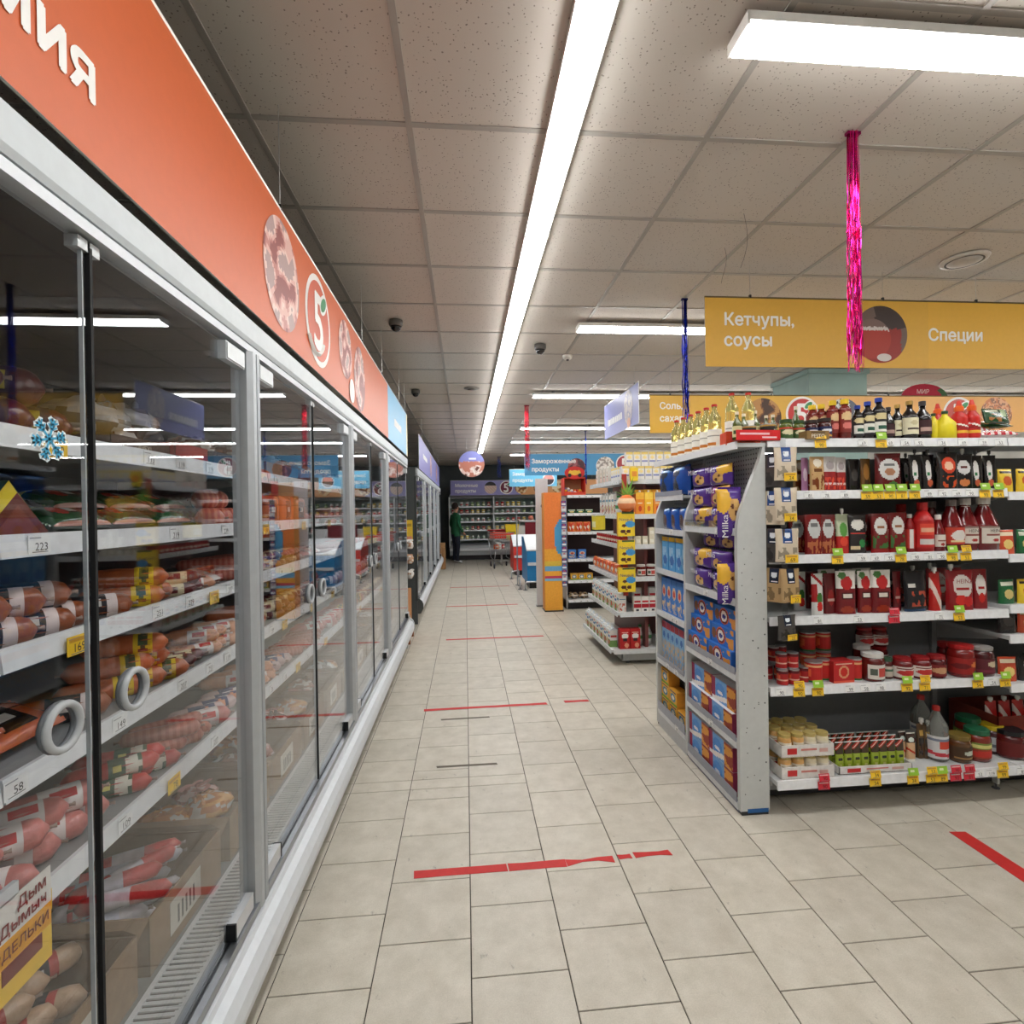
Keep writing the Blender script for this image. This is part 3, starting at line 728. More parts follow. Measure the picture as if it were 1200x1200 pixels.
mkp('p_thin', 'narrow red ketchup pouch with spout', (180, 34, 30), ('d', .6, .9, .8, (216, 196, 186)), spout=(WHITE, 0.0), w=.06)
P['mayo'] = pouch('mayonnaise_sachet', 'green and red mayonnaise sachet', prn((150, 170, 50), ('r', 0, .6, 1, .96, (60, 44, 30)), ('d', .7, .84, -.25, (170, 40, 34)), ('d', .74, .78, -.25, (226, 180, 160)), ('e', .5, .42, .3, .06, (30, 50, 24)), ('r', .35, .14, .65, .26, (190, 190, 110)), ('r', 0, .96, 1, 1, (206, 214, 214))), .05, .145, .035, text=None)
P['slim'] = pouch('sauce_sachet', 'slim beige and brown sauce sachet', prn((212, 170, 130), ('r', 0, .66, 1, .96, (60, 40, 34)), ('e', .5, .76, .34, .08, (200, 214, 206)), ('d', .42, .5, .2, (190, 60, 40)), ('r', 0, .0, 1, .1, (226, 222, 214)), ('r', 0, .96, 1, 1, (216, 210, 200))), .05, .15, .035)
P['slim2'] = pouch('sauce_sachet', 'slim dark sauce sachet with white corner cap', prn((84, 62, 40), ('n', .1, .1, .9, .6, (40, 30, 26), 6, .4), ('r', .2, .66, .8, .8, (200, 160, 80))), .05, .16, .04, spout=(WHITE, 0.1))
# --- ketchup bottles
def heinz(key, desc, w):
    r = w / 2; h = w * 2.35
    p = bottle('ketchup_bottle', desc, r, h, (112, 16, 22), .13, (214, 210, 204), prn((216, 208, 196), ('r', 0, .0, .06, 1, (120, 40, 36)), ('r', .94, 0, 1, 1, (120, 40, 36)), ('r', .2, .46, .8, .54, (130, 70, 60)), ('e', .5, .2, .12, .1, (160, 36, 30)), ('r', 0, .9, 1, 1, (150, 130, 120))), (.14, .46), .38, .84, la=2.2, shoulder=.5, cap_r=r * .46, text=('HEINZ', r * .42, h * .35, (60, 20, 20)))
    n_ = MB(); arc_label(n_, r * .385, h * .76, h * .85, 3.0, prn((206, 200, 190)), 8, 2); p.meshes.append(('neck_label', n_.mesh('neck_label', PAPER)))
    P[key] = p
heinz('hz', 'large ketchup bottle with white shield label', .1)
P['hz_r'] = bottle('ketchup_bottle', 'large ketchup bottle with red shield label', .05, .235, (112, 16, 22), .13, (120, 110, 106), prn((196, 60, 40), ('e', .5, .5, .3, .34, (222, 216, 210)), ('r', .2, .1, .8, .2, (230, 210, 160))), (.14, .46), .38, .84, la=2.3, shoulder=.5, cap_r=.023)
P['hz_s'] = bottle('ketchup_bottle', 'small ketchup bottle with shield label', .03, .165, (112, 16, 22), .13, (214, 210, 204), prn((216, 208, 196), ('r', .2, .46, .8, .54, (130, 70, 60)), ('e', .5, .2, .14, .12, (160, 36, 30))), (.14, .46), .4, .84, la=2.2, shoulder=.5, cap_r=.0145)
P['kt'] = bottle('ketchup_bottle', 'tall bright red ketchup bottle', .043, .235, (178, 28, 28), .16, (170, 30, 30), prn((186, 32, 30), ('r', .12, .5, .88, .95, (216, 70, 50)), ('r', .2, .6, .8, .75, (226, 170, 140)), ('r', .12, .1, .88, .36, (206, 200, 196))), (.1, .6), .42, .84, la=2.4, mat=PLAST, shoulder=.66)
P['kt_n'] = bottle('ketchup_bottle', 'narrow red ketchup bottle with white cap', .025, .19, (140, 24, 26), .1, (210, 206, 200), prn((200, 60, 50), ('r', .3, 0, .5, 1, (220, 216, 210))), (.1, .6), .42, .86, mat=PLAST, shoulder=.7)
# --- tins and jars
P['can_s'] = can('tomato_paste_can', 'small red tomato paste tin', .027, .062, prn((176, 34, 34), ('e', .25, .55, .1, .3, (216, 90, 60)), ('e', .75, .55, .1, .3, (216, 90, 60)), ('r', 0, .85, 1, 1, (96, 20, 24)), ('r', 0, .3, 1, .36, (226, 180, 160))))
P['can_m'] = can('tomato_can', 'red tomato tin with green edge', .038, .1, prn((186, 36, 32), ('e', .25, .5, .1, .26, (226, 100, 60)), ('e', .75, .5, .1, .26, (226, 100, 60)), ('r', 0, 0, 1, .14, (40, 100, 50)), ('r', 0, .78, 1, .86, (220, 170, 120))))
P['tom_pk'] = carton('tomato_carton', 'red tomato paste carton', .11, .07, .1, prn((186, 36, 36), ('e', .5, .5, .26, .3, (214, 150, 110)), ('e', .5, .5, .18, .2, (196, 40, 30)), ('r', .1, .84, .9, .92, (222, 180, 160)), ('r', 0, 0, 1, .08, (220, 90, 60))), (160, 28, 30))
P['jar_w'] = jar('tomato_sauce_jar', 'tomato sauce jar with white lid', .047, .135, (96, 20, 18), (206, 204, 200), prn((214, 208, 200), ('r', .4, .15, .9, .8, (190, 70, 60)), ('r', .1, .3, .35, .7, (80, 90, 80))), la=2.2)
P['jar_g'] = jar('tomato_sauce_jar', 'small dark jar with green lid', .027, .105, (80, 22, 20), (50, 84, 60), prn((200, 190, 176), ('r', .1, .5, .9, .7, (70, 100, 80))))
P['jar_r'] = jar('tomato_paste_jar', 'white labelled tomato paste jar', .045, .105, (106, 16, 18), (150, 28, 32), prn((222, 214, 206), ('e', .5, .45, .3, .26, (190, 50, 46)), ('r', .2, .8, .8, .9, (120, 60, 50))), lid_r=.85)
P['jar_rd'] = jar('tomato_paste_jar', 'dark red jar with red lid', .042, .11, (84, 16, 20), (140, 30, 34), prn((120, 30, 30), ('e', .5, .5, .3, .26, (196, 150, 110))))
P['jar_t'] = jar('tomato_paste_jar', 'tall red jar with red lid', .053, .155, (120, 20, 18), (170, 30, 32), prn((150, 30, 26), ('e', .7, .6, .2, .2, (216, 120, 60)), ('r', .6, .0, .9, .2, (60, 110, 50)), ('e', .3, .5, .2, .16, (100, 14, 18))), lidh=.1)
P['jar_bn'] = jar('bean_jar', 'dark jar with grey lid and bean picture', .05, .15, (70, 18, 20), (150, 146, 142), prn((90, 30, 40), ('e', .6, .65, .2, .2, (196, 180, 150)), ('r', .1, .1, .9, .3, (120, 40, 60))), lidh=.1)
P['must'] = jar('mustard_jar', 'small mustard jar with gold lid', .036, .1, (206, 158, 92), (180, 158, 90), prn((226, 216, 196), ('r', .3, .3, .8, .62, (190, 50, 44)), ('r', .1, .7, .5, .8, (150, 120, 90))), la=2.6)
P['horse'] = jar('horseradish_jar', 'pale horseradish jar with gold lid', .04, .105, (224, 212, 180), (184, 164, 100), prn((226, 218, 200), ('r', .3, .2, .85, .56, (190, 60, 56)), ('r', .1, .7, .8, .8, (170, 160, 140))), la=2.6)
P['vinegar'] = bottle('vinegar_bottle', 'clear vinegar bottle with red cap', .043, .235, (206, 208, 202), .08, (196, 40, 36), prn((214, 214, 214), ('r', .4, .45, .9, .75, (206, 70, 50)), ('d', .2, .36, .2, (200, 60, 70)), ('r', .1, .8, .9, .88, (120, 130, 150))), (.06, .48), .3, .88, mat=CLEAR, shoulder=.66)
P['mush'] = jar('mushroom_jar', 'brown mushroom jar with gold lid', .047, .12, (90, 58, 30), (120, 100, 44), prn((70, 50, 30), ('e', .6, .55, .2, .18, (190, 196, 180)), ('r', .2, .1, .8, .24, (170, 130, 80))))
P['relish'] = jar('relish_jar', 'relish jar with green lid', .05, .125, (120, 36, 24), (30, 96, 64), prn((150, 60, 40), ('r', 0, .6, 1, 1, (110, 130, 50)), ('r', .15, .68, .85, .88, (216, 210, 130)), ('e', .5, .3, .3, .2, (190, 50, 40))), la=4.5)
P['yel_jar'] = jar('pepper_jar', 'dark jar with yellow lid', .046, .12, (60, 20, 34), (200, 176, 40), prn((170, 176, 180), ('r', .2, .3, .8, .5, (90, 100, 110))))
P['jam'] = jar('plum_sauce_jar', 'squat dark red jar with black lid', .055, .12, (84, 16, 18), (26, 26, 30), prn((100, 24, 22), ('e', .8, .35, .1, .2, (180, 90, 40))))
# --- biscuits of the end bay
def milka(key, c1, c2, desc):
    P[key] = pillow('biscuit_packet', desc, prn(c1, ('e', .56, .38, .24, .26, (206, 160, 96)), ('e', .48, .3, .07, .08, (90, 50, 40)), ('e', .62, .46, .06, .07, (90, 50, 40)), ('e', .78, .82, .3, .3, c2), ('e', .7, .3, .1, .12, (222, 180, 110))), .19, .125, .05, text=('Milka', .045, -.055, .082, (236, 232, 240)))
milka('milka_y', PURP, (230, 180, 60), 'purple cookie packet with yellow corner')
milka('milka_p', (78, 44, 132), (86, 50, 140), 'plain purple cookie packet')
milka('milka_r', (128, 40, 110), (220, 160, 60), 'reddish purple cookie packet')
P['choco'] = carton('choco_pie_box', 'blue biscuit box with orange ring emblem', .25, .1, .12, prn((36, 110, 196), ('e', .42, .5, .2, .44, (206, 90, 40)), ('e', .42, .5, .17, .38, (110, 30, 24)), ('e', .42, .5, .13, .3, (232, 228, 220)), ('e', .42, .48, .08, .12, (50, 60, 140)), ('e', .12, .5, .1, .3, (130, 80, 44)), ('n', .64, .0, .96, 1, (226, 150, 60), 4, 1.2)), (30, 92, 176), (40, 116, 200), nu=24, nv=14)
P['bear'] = carton('sponge_cake_box', 'pale blue and purple cake box', .24, .11, .12, prn((110, 160, 214), ('r', 0, .0, .14, 1, (150, 40, 80)), ('e', .36, .5, .2, .36, (80, 140, 210)), ('e', .36, .42, .12, .08, (226, 226, 236)), ('d', -.1, .12, -.4, (236, 230, 226)), ('r', .64, .0, 1, 1, (150, 60, 40)), ('n', .64, .0, 1, .9, (220, 150, 60), 4, 2.2)), (150, 50, 84), (226, 230, 236), nu=20, nv=12)
P['wafer'] = carton('wafer_box', 'tall blue wafer box with yellow top', .1, .05, .16, prn((88, 158, 210), ('r', 0, .86, 1, 1, (232, 190, 50)), ('n', .1, .1, .9, .7, (150, 190, 220), 5, .3), ('e', .5, .3, .3, .14, (60, 110, 180))), (60, 130, 196), nu=10, nv=14)
P['straw'] = carton('straw_biscuit_box', 'tall blue and cream biscuit box', .07, .05, .2, prn((70, 130, 206), ('e', .5, .62, .36, .18, (222, 190, 150)), ('e', .5, .6, .2, .1, (206, 70, 60)), ('n', .1, .05, .9, .4, (226, 200, 160), 6, .9)), (40, 90, 190), nu=8, nv=14)
P['crispy'] = carton('crispbread_box', 'slim pale blue crispbread pack', .06, .06, .22, prn((130, 176, 214), ('r', 0, .84, 1, 1, (170, 50, 70)), ('n', 0, .0, 1, .5, (206, 176, 130), 8, .2), ('e', .5, .66, .3, .08, (60, 110, 180))), (110, 160, 206), nu=8, nv=14)
P['blue_bag'] = pillow('snack_bag', 'dark blue snack bag', prn((26, 76, 160), ('n', .1, .05, .7, .8, (50, 60, 76), 4, .5), ('r', .3, .8, .9, .92, (90, 150, 220))), .2, .2, .09)
P['blue_cup'] = pillow('coffee_refill_bag', 'blue foil bag with brown picture', prn((34, 86, 176), ('e', .45, .4, .26, .3, (90, 70, 70)), ('r', .1, .8, .9, .95, (60, 120, 200))), .13, .16, .07)
P['tea_y'] = carton('snack_box', 'yellow and teal snack box', .12, .08, .1, prn((226, 170, 50), ('e', .5, .5, .34, .3, (70, 130, 160)), ('r', 0, .0, 1, .14, (110, 160, 50)), ('e', .5, .5, .18, .16, (226, 220, 200)), ('r', .1, .84, .9, .92, (50, 60, 90))), (216, 150, 50), (226, 160, 50), nu=10, nv=8)
# --- dairy and drinks of the second gondola
P['milk'] = carton('milk_carton', 'white milk carton with picture', .075, .075, .19, prn((224, 222, 216), ('n', .1, .08, .9, .55, (190, 120, 90), 5, .8), ('r', .1, .7, .9, .82, (90, 140, 160)), ('e', .5, .35, .26, .12, (206, 190, 120))), prn((224, 222, 216), ('n', .1, .05, .9, .5, (200, 100, 80), 5, 3.3), ('r', .1, .72, .9, .8, (70, 120, 150))), (220, 220, 214), cat='carton', nu=8, nv=14, gable=.03)
P['milk_v'] = carton('milk_carton', 'white milk carton with green print', .075, .075, .19, prn((226, 224, 218), ('r', 0, .0, 1, .42, (110, 150, 80)), ('e', .5, .26, .3, .14, (206, 60, 50)), ('r', .1, .56, .9, .7, (60, 110, 170)), ('r', .2, .8, .8, .86, (206, 60, 60))), prn((226, 224, 218), ('r', 0, .0, 1, .4, (120, 160, 90)), ('r', .1, .56, .9, .7, (190, 70, 60))), (206, 214, 220), cat='carton', nu=8, nv=14, gable=.03)
P['milk_r'] = carton('juice_carton', 'white carton with red band', .075, .06, .15, prn((226, 224, 218), ('r', 0, .28, 1, .5, (176, 30, 44)), ('r', .3, .05, .7, .16, (60, 60, 70)), ('r', .1, .6, .9, .72, (190, 40, 50))), (220, 218, 212), cat='carton', nu=8, nv=14)
P['milk_b'] = carton('milk_pack', 'white carton with blue square', .06, .05, .12, prn((226, 226, 226), ('r', .15, .3, .85, .75, (44, 80, 170))), (216, 218, 222), cat='carton', nu=6, nv=8)
P['red_carton'] = carton('tomato_juice_carton', 'red juice carton with white emblem', .095, .07, .2, prn((178, 26, 28), ('e', .5, .66, .34, .13, (230, 224, 220)), ('r', .3, .4, .7, .54, (50, 20, 30)), ('e', .66, .2, .22, .12, (226, 150, 120)), ('r', .2, .8, .8, .86, (230, 190, 170))), (150, 22, 26), (170, 30, 30), cat='carton', nu=10, nv=16)
P['white_tall'] = carton('cream_carton', 'tall cream coloured carton', .07, .07, .24, prn((216, 208, 196), ('r', .1, .1, .9, .35, (226, 190, 180)), ('r', .2, .4, .8, .46, (150, 60, 50)), ('e', .5, .7, .2, .1, (190, 170, 140))), (206, 200, 190), cat='carton', nu=8, nv=14, gable=.02)
P['juice_o'] = carton('juice_carton', 'orange juice carton', .085, .07, .22, prn((232, 140, 40), ('r', 0, .7, 1, 1, (240, 180, 60)), ('e', .5, .28, .2, .12, (200, 70, 30)), ('r', .2, .5, .8, .56, (240, 220, 180))), (226, 120, 40), (236, 170, 60), cat='carton', nu=8, nv=12, gable=.015)
P['juice_y'] = carton('juice_carton', 'yellow juice carton', .085, .07, .22, prn((240, 186, 50), ('r', 0, .7, 1, 1, (244, 204, 80)), ('e', .5, .28, .2, .12, (214, 110, 30)), ('r', .2, .5, .8, .56, (250, 236, 190))), (232, 160, 44), (240, 190, 60), cat='carton', nu=8, nv=12, gable=.015)
P['milk_y'] = carton('baby_milk_carton', 'white and yellow milk carton', .07, .06, .14, prn((228, 226, 222), ('r', 0, .8, 1, 1, (232, 206, 120)), ('r', .1, .3, .9, .4, (130, 140, 190)), ('e', .5, .62, .3, .12, (240, 220, 150))), (222, 220, 216), (234, 214, 150), cat='carton', nu=8, nv=10)
P['cup'] = carton('cream_pack', 'small cream coloured carton', .055, .055, .085, prn((222, 214, 190), ('r', .1, .3, .9, .6, (240, 236, 222))), (206, 198, 176), cat='carton', nu=4, nv=5)
P['nesq'] = carton('cocoa_box', 'yellow cocoa box with blue splash', .165, .05, .235, prn((238, 206, 50), ('r', .2, .93, .95, 1, (60, 90, 50)), ('e', .72, .5, .3, .14, (70, 150, 206)), ('e', .35, .44, .14, .06, (90, 50, 40)), ('e', .3, .2, .16, .08, (80, 40, 34)), ('e', .62, .2, .14, .07, (80, 40, 34)), ('e', .45, .1, .06, .04, (110, 60, 40))), (226, 180, 40), (240, 200, 60), nu=14, nv=18, text=('Nesquik', .042, 0, .15, (60, 40, 120)))
P['corn'] = pillow('cereal_bag', 'orange cereal bag', prn((232, 120, 50), ('e', .5, .5, .36, .3, (230, 220, 190)), ('n', .1, .1, .9, .9, (214, 70, 40), 4, .3)), .13, .13, .06)
P['small_w'] = jar('yogurt_cup', 'small white yogurt cup', .034, .075, (222, 220, 214), (200, 202, 206), prn((226, 220, 214), ('e', .5, .5, .3, .3, (190, 90, 90))), lid_r=1.04, lidh=.06, cat='cup')
P['small_g'] = jar('yogurt_cup', 'small green yogurt cup', .034, .075, (110, 140, 90), (206, 210, 200), prn((120, 160, 90), ('e', .5, .5, .3, .3, (226, 226, 200))), lid_r=1.04, lidh=.06, cat='cup')
P['small_r'] = jar('dairy_pot', 'small red dairy pot', .034, .09, (170, 40, 40), (216, 210, 206), prn((190, 50, 46), ('e', .5, .5, .3, .3, (236, 220, 200))), lid_r=1.04, lidh=.06, cat='cup')
P['small_y'] = jar('dairy_pot', 'small yellow dairy pot', .034, .08, (220, 190, 70), (226, 224, 214), prn((232, 200, 80), ('e', .5, .5, .3, .3, (240, 236, 220))), lid_r=1.04, lidh=.06, cat='cup')
P['bottle_w'] = bottle('kefir_bottle', 'white dairy bottle', .036, .2, (222, 222, 218), .1, (60, 130, 70), prn((216, 222, 216), ('r', .1, .3, .9, .7, (70, 140, 90))), (.2, .6), .5, .84, mat=PLAST, cat='bottle')
# --- meats
bl = prn((26, 26, 30), ('r', .2, .42, .62, .58, (206, 200, 196)), ('r', .78, .1, 1, 1, (226, 210, 206)), ('e', .88, .5, .06, .14, (190, 60, 60)))
yl = prn((236, 196, 40), ('e', .5, .6, .3, .3, (80, 90, 60)), ('r', .2, .2, .8, .3, (120, 30, 30)))
wl = prn((232, 226, 222), ('r', .2, .5, .9, .72, (200, 40, 50)), ('r', .1, .1, .6, .4, (170, 160, 160)))
cl = prn((226, 210, 170), ('r', .2, .3, .8, .6, (120, 40, 40)), ('r', 0, 0, .1, 1, (150, 60, 40)))
gl = prn((50, 84, 60), ('e', .7, .5, .24, .4, (222, 216, 200)), ('r', .1, .4, .4, .6, (220, 210, 120)))
P['s_brown'] = sausage('smoked_loaf', 'brown smoked sausage loaf with black label', .045, .24, (150, 78, 40), labpf=(.34, .8, bl))
P['s_orange'] = sausage('boiled_sausage', 'orange boiled sausage with yellow label', .042, .26, (196, 104, 58), labpf=(.6, .82, yl))
P['s_wine'] = sausage('salami_stick', 'dark red salami with cream label', .03, .26, (96, 28, 32), labpf=(.45, .8, cl))
P['s_red'] = sausage('red_sausage', 'bright red sausage with green label', .035, .27, (190, 38, 30), labpf=(.45, .8, gl))
P['s_pink'] = sausage('pink_sausage', 'pink boiled sausage with white label', .045, .28, (206, 122, 116), labpf=(.45, .8, wl))
P['s_peach'] = sausage('peach_sausage', 'peach coloured sausage with white label', .034, .25, (218, 156, 120), labpf=(.5, .8, wl))
P['s_net'] = sausage('netted_salami', 'netted brown salami', .034, .27, (166, 78, 62), net=(186, 110, 92), seg=22)
P['s_ham'] = sausage('ham_roll', 'round pink ham in netting', .055, .12, (214, 130, 104), net=(196, 100, 86), seg=10)
P['s_thin'] = sausage('smoked_stick', 'thin dark smoked sausage stick', .018, .25, (112, 46, 34))
P['s_wrap'] = sausage('wrapped_sausage', 'white and red wrapped frozen sausage', .033, .28, (206, 200, 206), lab=(.3, .72, (206, 208, 222)), labpf=(.2, .34, prn((206, 50, 50), ('r', .4, .3, .8, .6, (232, 220, 220)))))
P['s_wrap2'] = sausage('wrapped_sausage', 'red wrapped sausage with pale label', .033, .28, (196, 50, 46), lab=(.25, .6, (214, 208, 216)))
P['s_chern'] = sausage('wrapped_sausage', 'beige and red wrapped sausage with black label', .04, .32, (206, 172, 140), lab=(.62, .8, (190, 60, 54)), labpf=(.4, .72, prn((40, 40, 48), ('r', .15, .4, .85, .56, (206, 206, 206)))))
P['s_blue'] = sausage('wrapped_sausage', 'white wrapped sausage with navy label', .036, .24, (222, 196, 196), labpf=(.35, .8, prn((40, 56, 110), ('e', .7, .4, .2, .3, (226, 150, 110)), ('r', .1, .4, .5, .6, (230, 230, 236)))))
P['bacon'] = pillow('bacon_packet', 'flat bacon slices packet', prn((190, 110, 100), ('r', .0, .3, 1, .45, (222, 180, 170)), ('r', 0, .6, 1, .7, (226, 190, 180)), ('r', .6, 0, .9, 1, (210, 206, 200))), .2, .12, .025)
P['links'] = pillow('sausage_packet', 'film packet of orange sausages with black label', prn((186, 92, 54), ('r', 0, .3, 1, .34, (130, 50, 30)), ('r', 0, .64, 1, .68, (130, 50, 30)), ('r', .3, .2, .7, .8, (30, 28, 30)), ('r', .4, .4, .62, .6, (210, 206, 200))), .2, .14, .045)
P['grpk'] = pillow('sausage_packet', 'green banded sausage packet', prn((176, 120, 100), ('r', 0, .06, 1, .9, (34, 76, 44)), ('e', .3, .5, .12, .22, (206, 80, 70)), ('e', .72, .5, .12, .22, (206, 80, 70)), ('r', .42, .4, .58, .62, (226, 226, 220)), ('r', 0, .84, 1, .9, (220, 210, 60))), .2, .1, .05)
P['wedge'] = None
# ------------------------------------------------------------------ glass-door fridges along the left wall
AL = (196, 200, 203); ALD = (150, 154, 158)
GX = -.655
RAILX = -.85
SHZ = [1.742, 1.533, 1.322, 1.083, .832]
def price_tag_mesh(kind, num, w=.055, h=.036):
    m = MB()
    bgc = {'w': (236, 237, 236), 'y': (240, 196, 40), 'g': (150, 196, 60), 'r': (206, 44, 60)}[kind]
    m.box((0, 0, 0), (w, .0012, h), bgc)
    if kind == 'y': m.box((0, -.0007, h * .28), (w * .8, .0004, h * .2), (206, 150, 40))
    if kind == 'r': m.box((0, -.0007, h * .3), (w * .8, .0004, h * .12), (236, 190, 190))
    if kind == 'g': m.box((-w * .1, -.0007, h * .1), (w * .4, .0004, h * .3), (226, 236, 190))
    tx = (34, 34, 40) if kind != 'r' else (90, 10, 20)
    if kind != 'g':
        m.text(num, h * .62, Matrix.Translation((w * .08, -.0009, -h * .34)) @ Matrix.Rotation(R(90), 4, 'X'), tx, 'c')
        m.box((w * .02, -.0007, -h * .42), (w * .7, .0004, h * .05), (120, 120, 126)); m.box((-w * .18, -.0007, h * .36), (w * .5, .0004, h * .06), (150, 150, 156))
    return m.mesh('price_tag', PAPER)
TAGS = {}
def price_tag(kind, num, parent, loc, rz=0, tilt=0.0, s=1.0):
    if (kind, num) not in TAGS: TAGS[(kind, num)] = price_tag_mesh(kind, num)
    o = new('price_tag', TAGS[(kind, num)], parent, loc); o.rotation_euler = (tilt, 0, rz); o.scale = (s, 1, s); return o

def fridge_body(name, y0, y1, label, endc):
    F = tag(new(name, None, None, (-1.1, y0, 0)), label, 'fridge')
    def prt(mb, nm, mat=PAINT, par=F, smooth=False):
        mb.move(Matrix.Translation((1.1, -y0, 0))); return build(mb, nm, mat, par, smooth)
    prt(MB().extrude([(-1.72, .1), (-.72, .1), (-.70, .2), (-.70, .36), (-1.72, .36)], 'y', y0, y1, (150, 154, 156)), 'base_body')
    prt(MB().box((-.80, (y0 + y1) / 2, .06), (.03, y1 - y0 - .1, .12), (46, 46, 48)), 'kick_plate')
    prt(MB().extrude([(-.71, .215), (-.625, .2), (-.598, .222), (-.588, .262), (-.590, .305), (-.604, .336), (-.625, .347), (-.630, .362), (-.640, .365), (-.643, .378), (-.71, .38)], 'y', y0, y1, (206, 211, 216)), 'bumper_rail', PAINT)
    for e, yy in ((0, y0), (1, y1)):
        prt(MB().extrude([(-.712, .18), (-.62, .18), (-.584, .25), (-.584, .31), (-.60, .35), (-.64, .385), (-.712, .385)], 'y', yy - .012, yy + .012, endc if e == 0 else (200, 204, 206)), 'bumper_end_cap', PLAST)
    prt(MB().box((-.655, (y0 + y1) / 2, .392), (.05, y1 - y0, .024), ALD).box((-.655, (y0 + y1) / 2, .405), (.012, y1 - y0, .006), (60, 62, 64)), 'door_track', STEEL)
    g = MB().box((-.745, (y0 + y1) / 2, .371), (.11, y1 - y0, .004), (30, 31, 33))
    k = int((y1 - y0) / .017)
    for i in range(k): g.box((-.745, y0 + (i + .5) * .017, .383), (.1, .0095, .004), (196, 200, 202))
    g.box((-.692, (y0 + y1) / 2, .384), (.014, y1 - y0, .007), (206, 208, 210)); g.box((-.8, (y0 + y1) / 2, .384), (.012, y1 - y0, .007), (206, 208, 210))
    prt(g, 'air_grille')
    prt(MB().box((-1.16, (y0 + y1) / 2, .372), (.72, y1 - y0, .018), (110, 112, 112)), 'deck', PAINT)
    prt(MB().box((-1.56, (y0 + y1) / 2, 1.22), (.05, y1 - y0, 1.68), (66, 70, 74)), 'back_panel', PAINT)
    prt(MB().extrude([(-1.72, 2.08), (-.66, 2.08), (-.66, 2.16), (-1.72, 2.16)], 'y', y0, y1, [(38, 40, 44), (150, 150, 150), (70, 72, 74), (60, 60, 60)]), 'canopy')
    prt(MB().extrude([(-.66, 2.077), (-.638, 2.077), (-.633, 2.09), (-.633, 2.148), (-.645, 2.153), (-.66, 2.153)], 'y', y0, y1, (198, 205, 209)), 'fascia', PAINT)
    prt(MB().box((-.66, (y0 + y1) / 2, 2.073), (.03, y1 - y0, .008), (40, 42, 44)).box((-.655, (y0 + y1) / 2, 2.06), (.04, y1 - y0, .02), AL), 'top_track', ALU)
    for yy, c in ((y0, endc), (y1, (188, 192, 194))):
        prt(MB().box((-1.19, yy, 1.1), (1.06, .04, 2.12), c).box((-.67, yy, 1.2), (.03, .046, 1.68), tuple(int(q * .8) for q in c)), 'end_panel', PAINT)
    for yy in [y0 + .3 + i * (y1 - y0 - .6) / 5 for i in range(6)]:
        prt(MB().lathe([(.03, 0), (.03, .012), (.012, .014), (.012, .1)], (90, 90, 92), 10, (-.9, yy, 0)), 'foot', STEEL)
    return F, prt

def fridge_shelf(prt, y0, y1, z, depth=.6):
    m = MB(); m.box((RAILX - depth / 2 - .01, (y0 + y1) / 2, z - .028), (depth, y1 - y0 - .006, .018), (140, 142, 142))
    for q in (y0 + .02, y1 - .02): m.extrude([(RAILX - depth, z - .11), (RAILX - .06, z - .045), (RAILX - .06, z - .037), (RAILX - depth, z - .037)], 'y', q - .0015, q + .0015, (180, 182, 182))
    s = prt(m, 'shelf')
    r = MB().extrude([(RAILX - .006, z - .045), (RAILX + .004, z - .045), (RAILX - .002, z), (RAILX - .012, z)], 'y', y0 + .003, y1 - .003, (226, 228, 230))
    r.move(Matrix.Translation((1.1, -FY0, 0))); build(r, 'price_rail', PLAST, s)
    return s

def post(prt, y, w=.036):
    prt(MB().extrude([(-.685, y - w), (-.64, y - w), (-.625, y - w + .012), (-.625, y - .003), (-.64, y), (-.685, y)], 'z', .385, 2.05, (186, 191, 195)), 'door_profile', ALU)
    prt(MB().extrude([(-.685, y + .002), (-.64, y + .002), (-.625, y + .005), (-.625, y + w - .01), (-.64, y + w), (-.685, y + w)], 'z', .385, 2.05, (172, 177, 182)), 'door_profile', ALU)

def door(prt, ya, yb, handle_y, hinge_y):
    """a pane with its seal, hinge caps and ring handle as sub-parts"""
    d = prt(MB().box((GX, (ya + yb) / 2, 1.225), (.006, abs(yb - ya) - .008, 1.63), (255, 255, 255)), 'door', PANE)
    def sub(mb, nm, mat, smooth=False): mb.move(Matrix.Translation((1.1, -FY0, 0))); build(mb, nm, mat, d, smooth)
    ym = yb if abs(yb - handle_y) < abs(ya - handle_y) else ya
    s = 1 if ym == yb else -1
    if s == 1: sub(MB().box((GX, ym - .012, 1.225), (.007, .003, 1.62), (150, 156, 160)), 'edge_strip', PLAST)
    else: sub(MB().box((GX + .002, ym + .004, 1.225), (.011, .0065, 1.62), (16, 17, 19)), 'edge_seal', RUBBER)
    sub(MB().box((GX - .004, ym - s * .012, 2.035), (.022, .03, .02), (190, 194, 196)), 'pivot', ALU)
    c = [(GX + .012, handle_y + .0355 * math.cos(2 * math.pi * i / 24), 1.23 + .0355 * math.sin(2 * math.pi * i / 24)) for i in range(24)]
    sub(MB().tube(c, .0062, (168, 172, 175), 8, True), 'ring_handle', PLAST, True)
    c = [(GX + .003, handle_y + .0355 * math.cos(2 * math.pi * i / 24), 1.23 + .0355 * math.sin(2 * math.pi * i / 24)) for i in range(24)]
    sub(MB().tube(c, .0055, (90, 94, 98), 8, True), 'handle_base', PLAST, True)
    hy = hinge_y + (.065 if hinge_y < handle_y else -.065)
    sub(MB().box((GX + .006, hy, 2.012), (.022, .12, .05), (188, 193, 196)).box((GX + .018, hy, 2.012), (.004, .11, .042), (205, 209, 211)), 'hinge_cap', ALU)
    sub(MB().box((GX + .006, hy, .43), (.022, .12, .045), (206, 209, 211)).box((GX + .006, hy + (.062 if hinge_y < handle_y else -.062), .43), (.026, .006, .046), (40, 42, 44)), 'lower_hinge_cap', ALU)
    return d

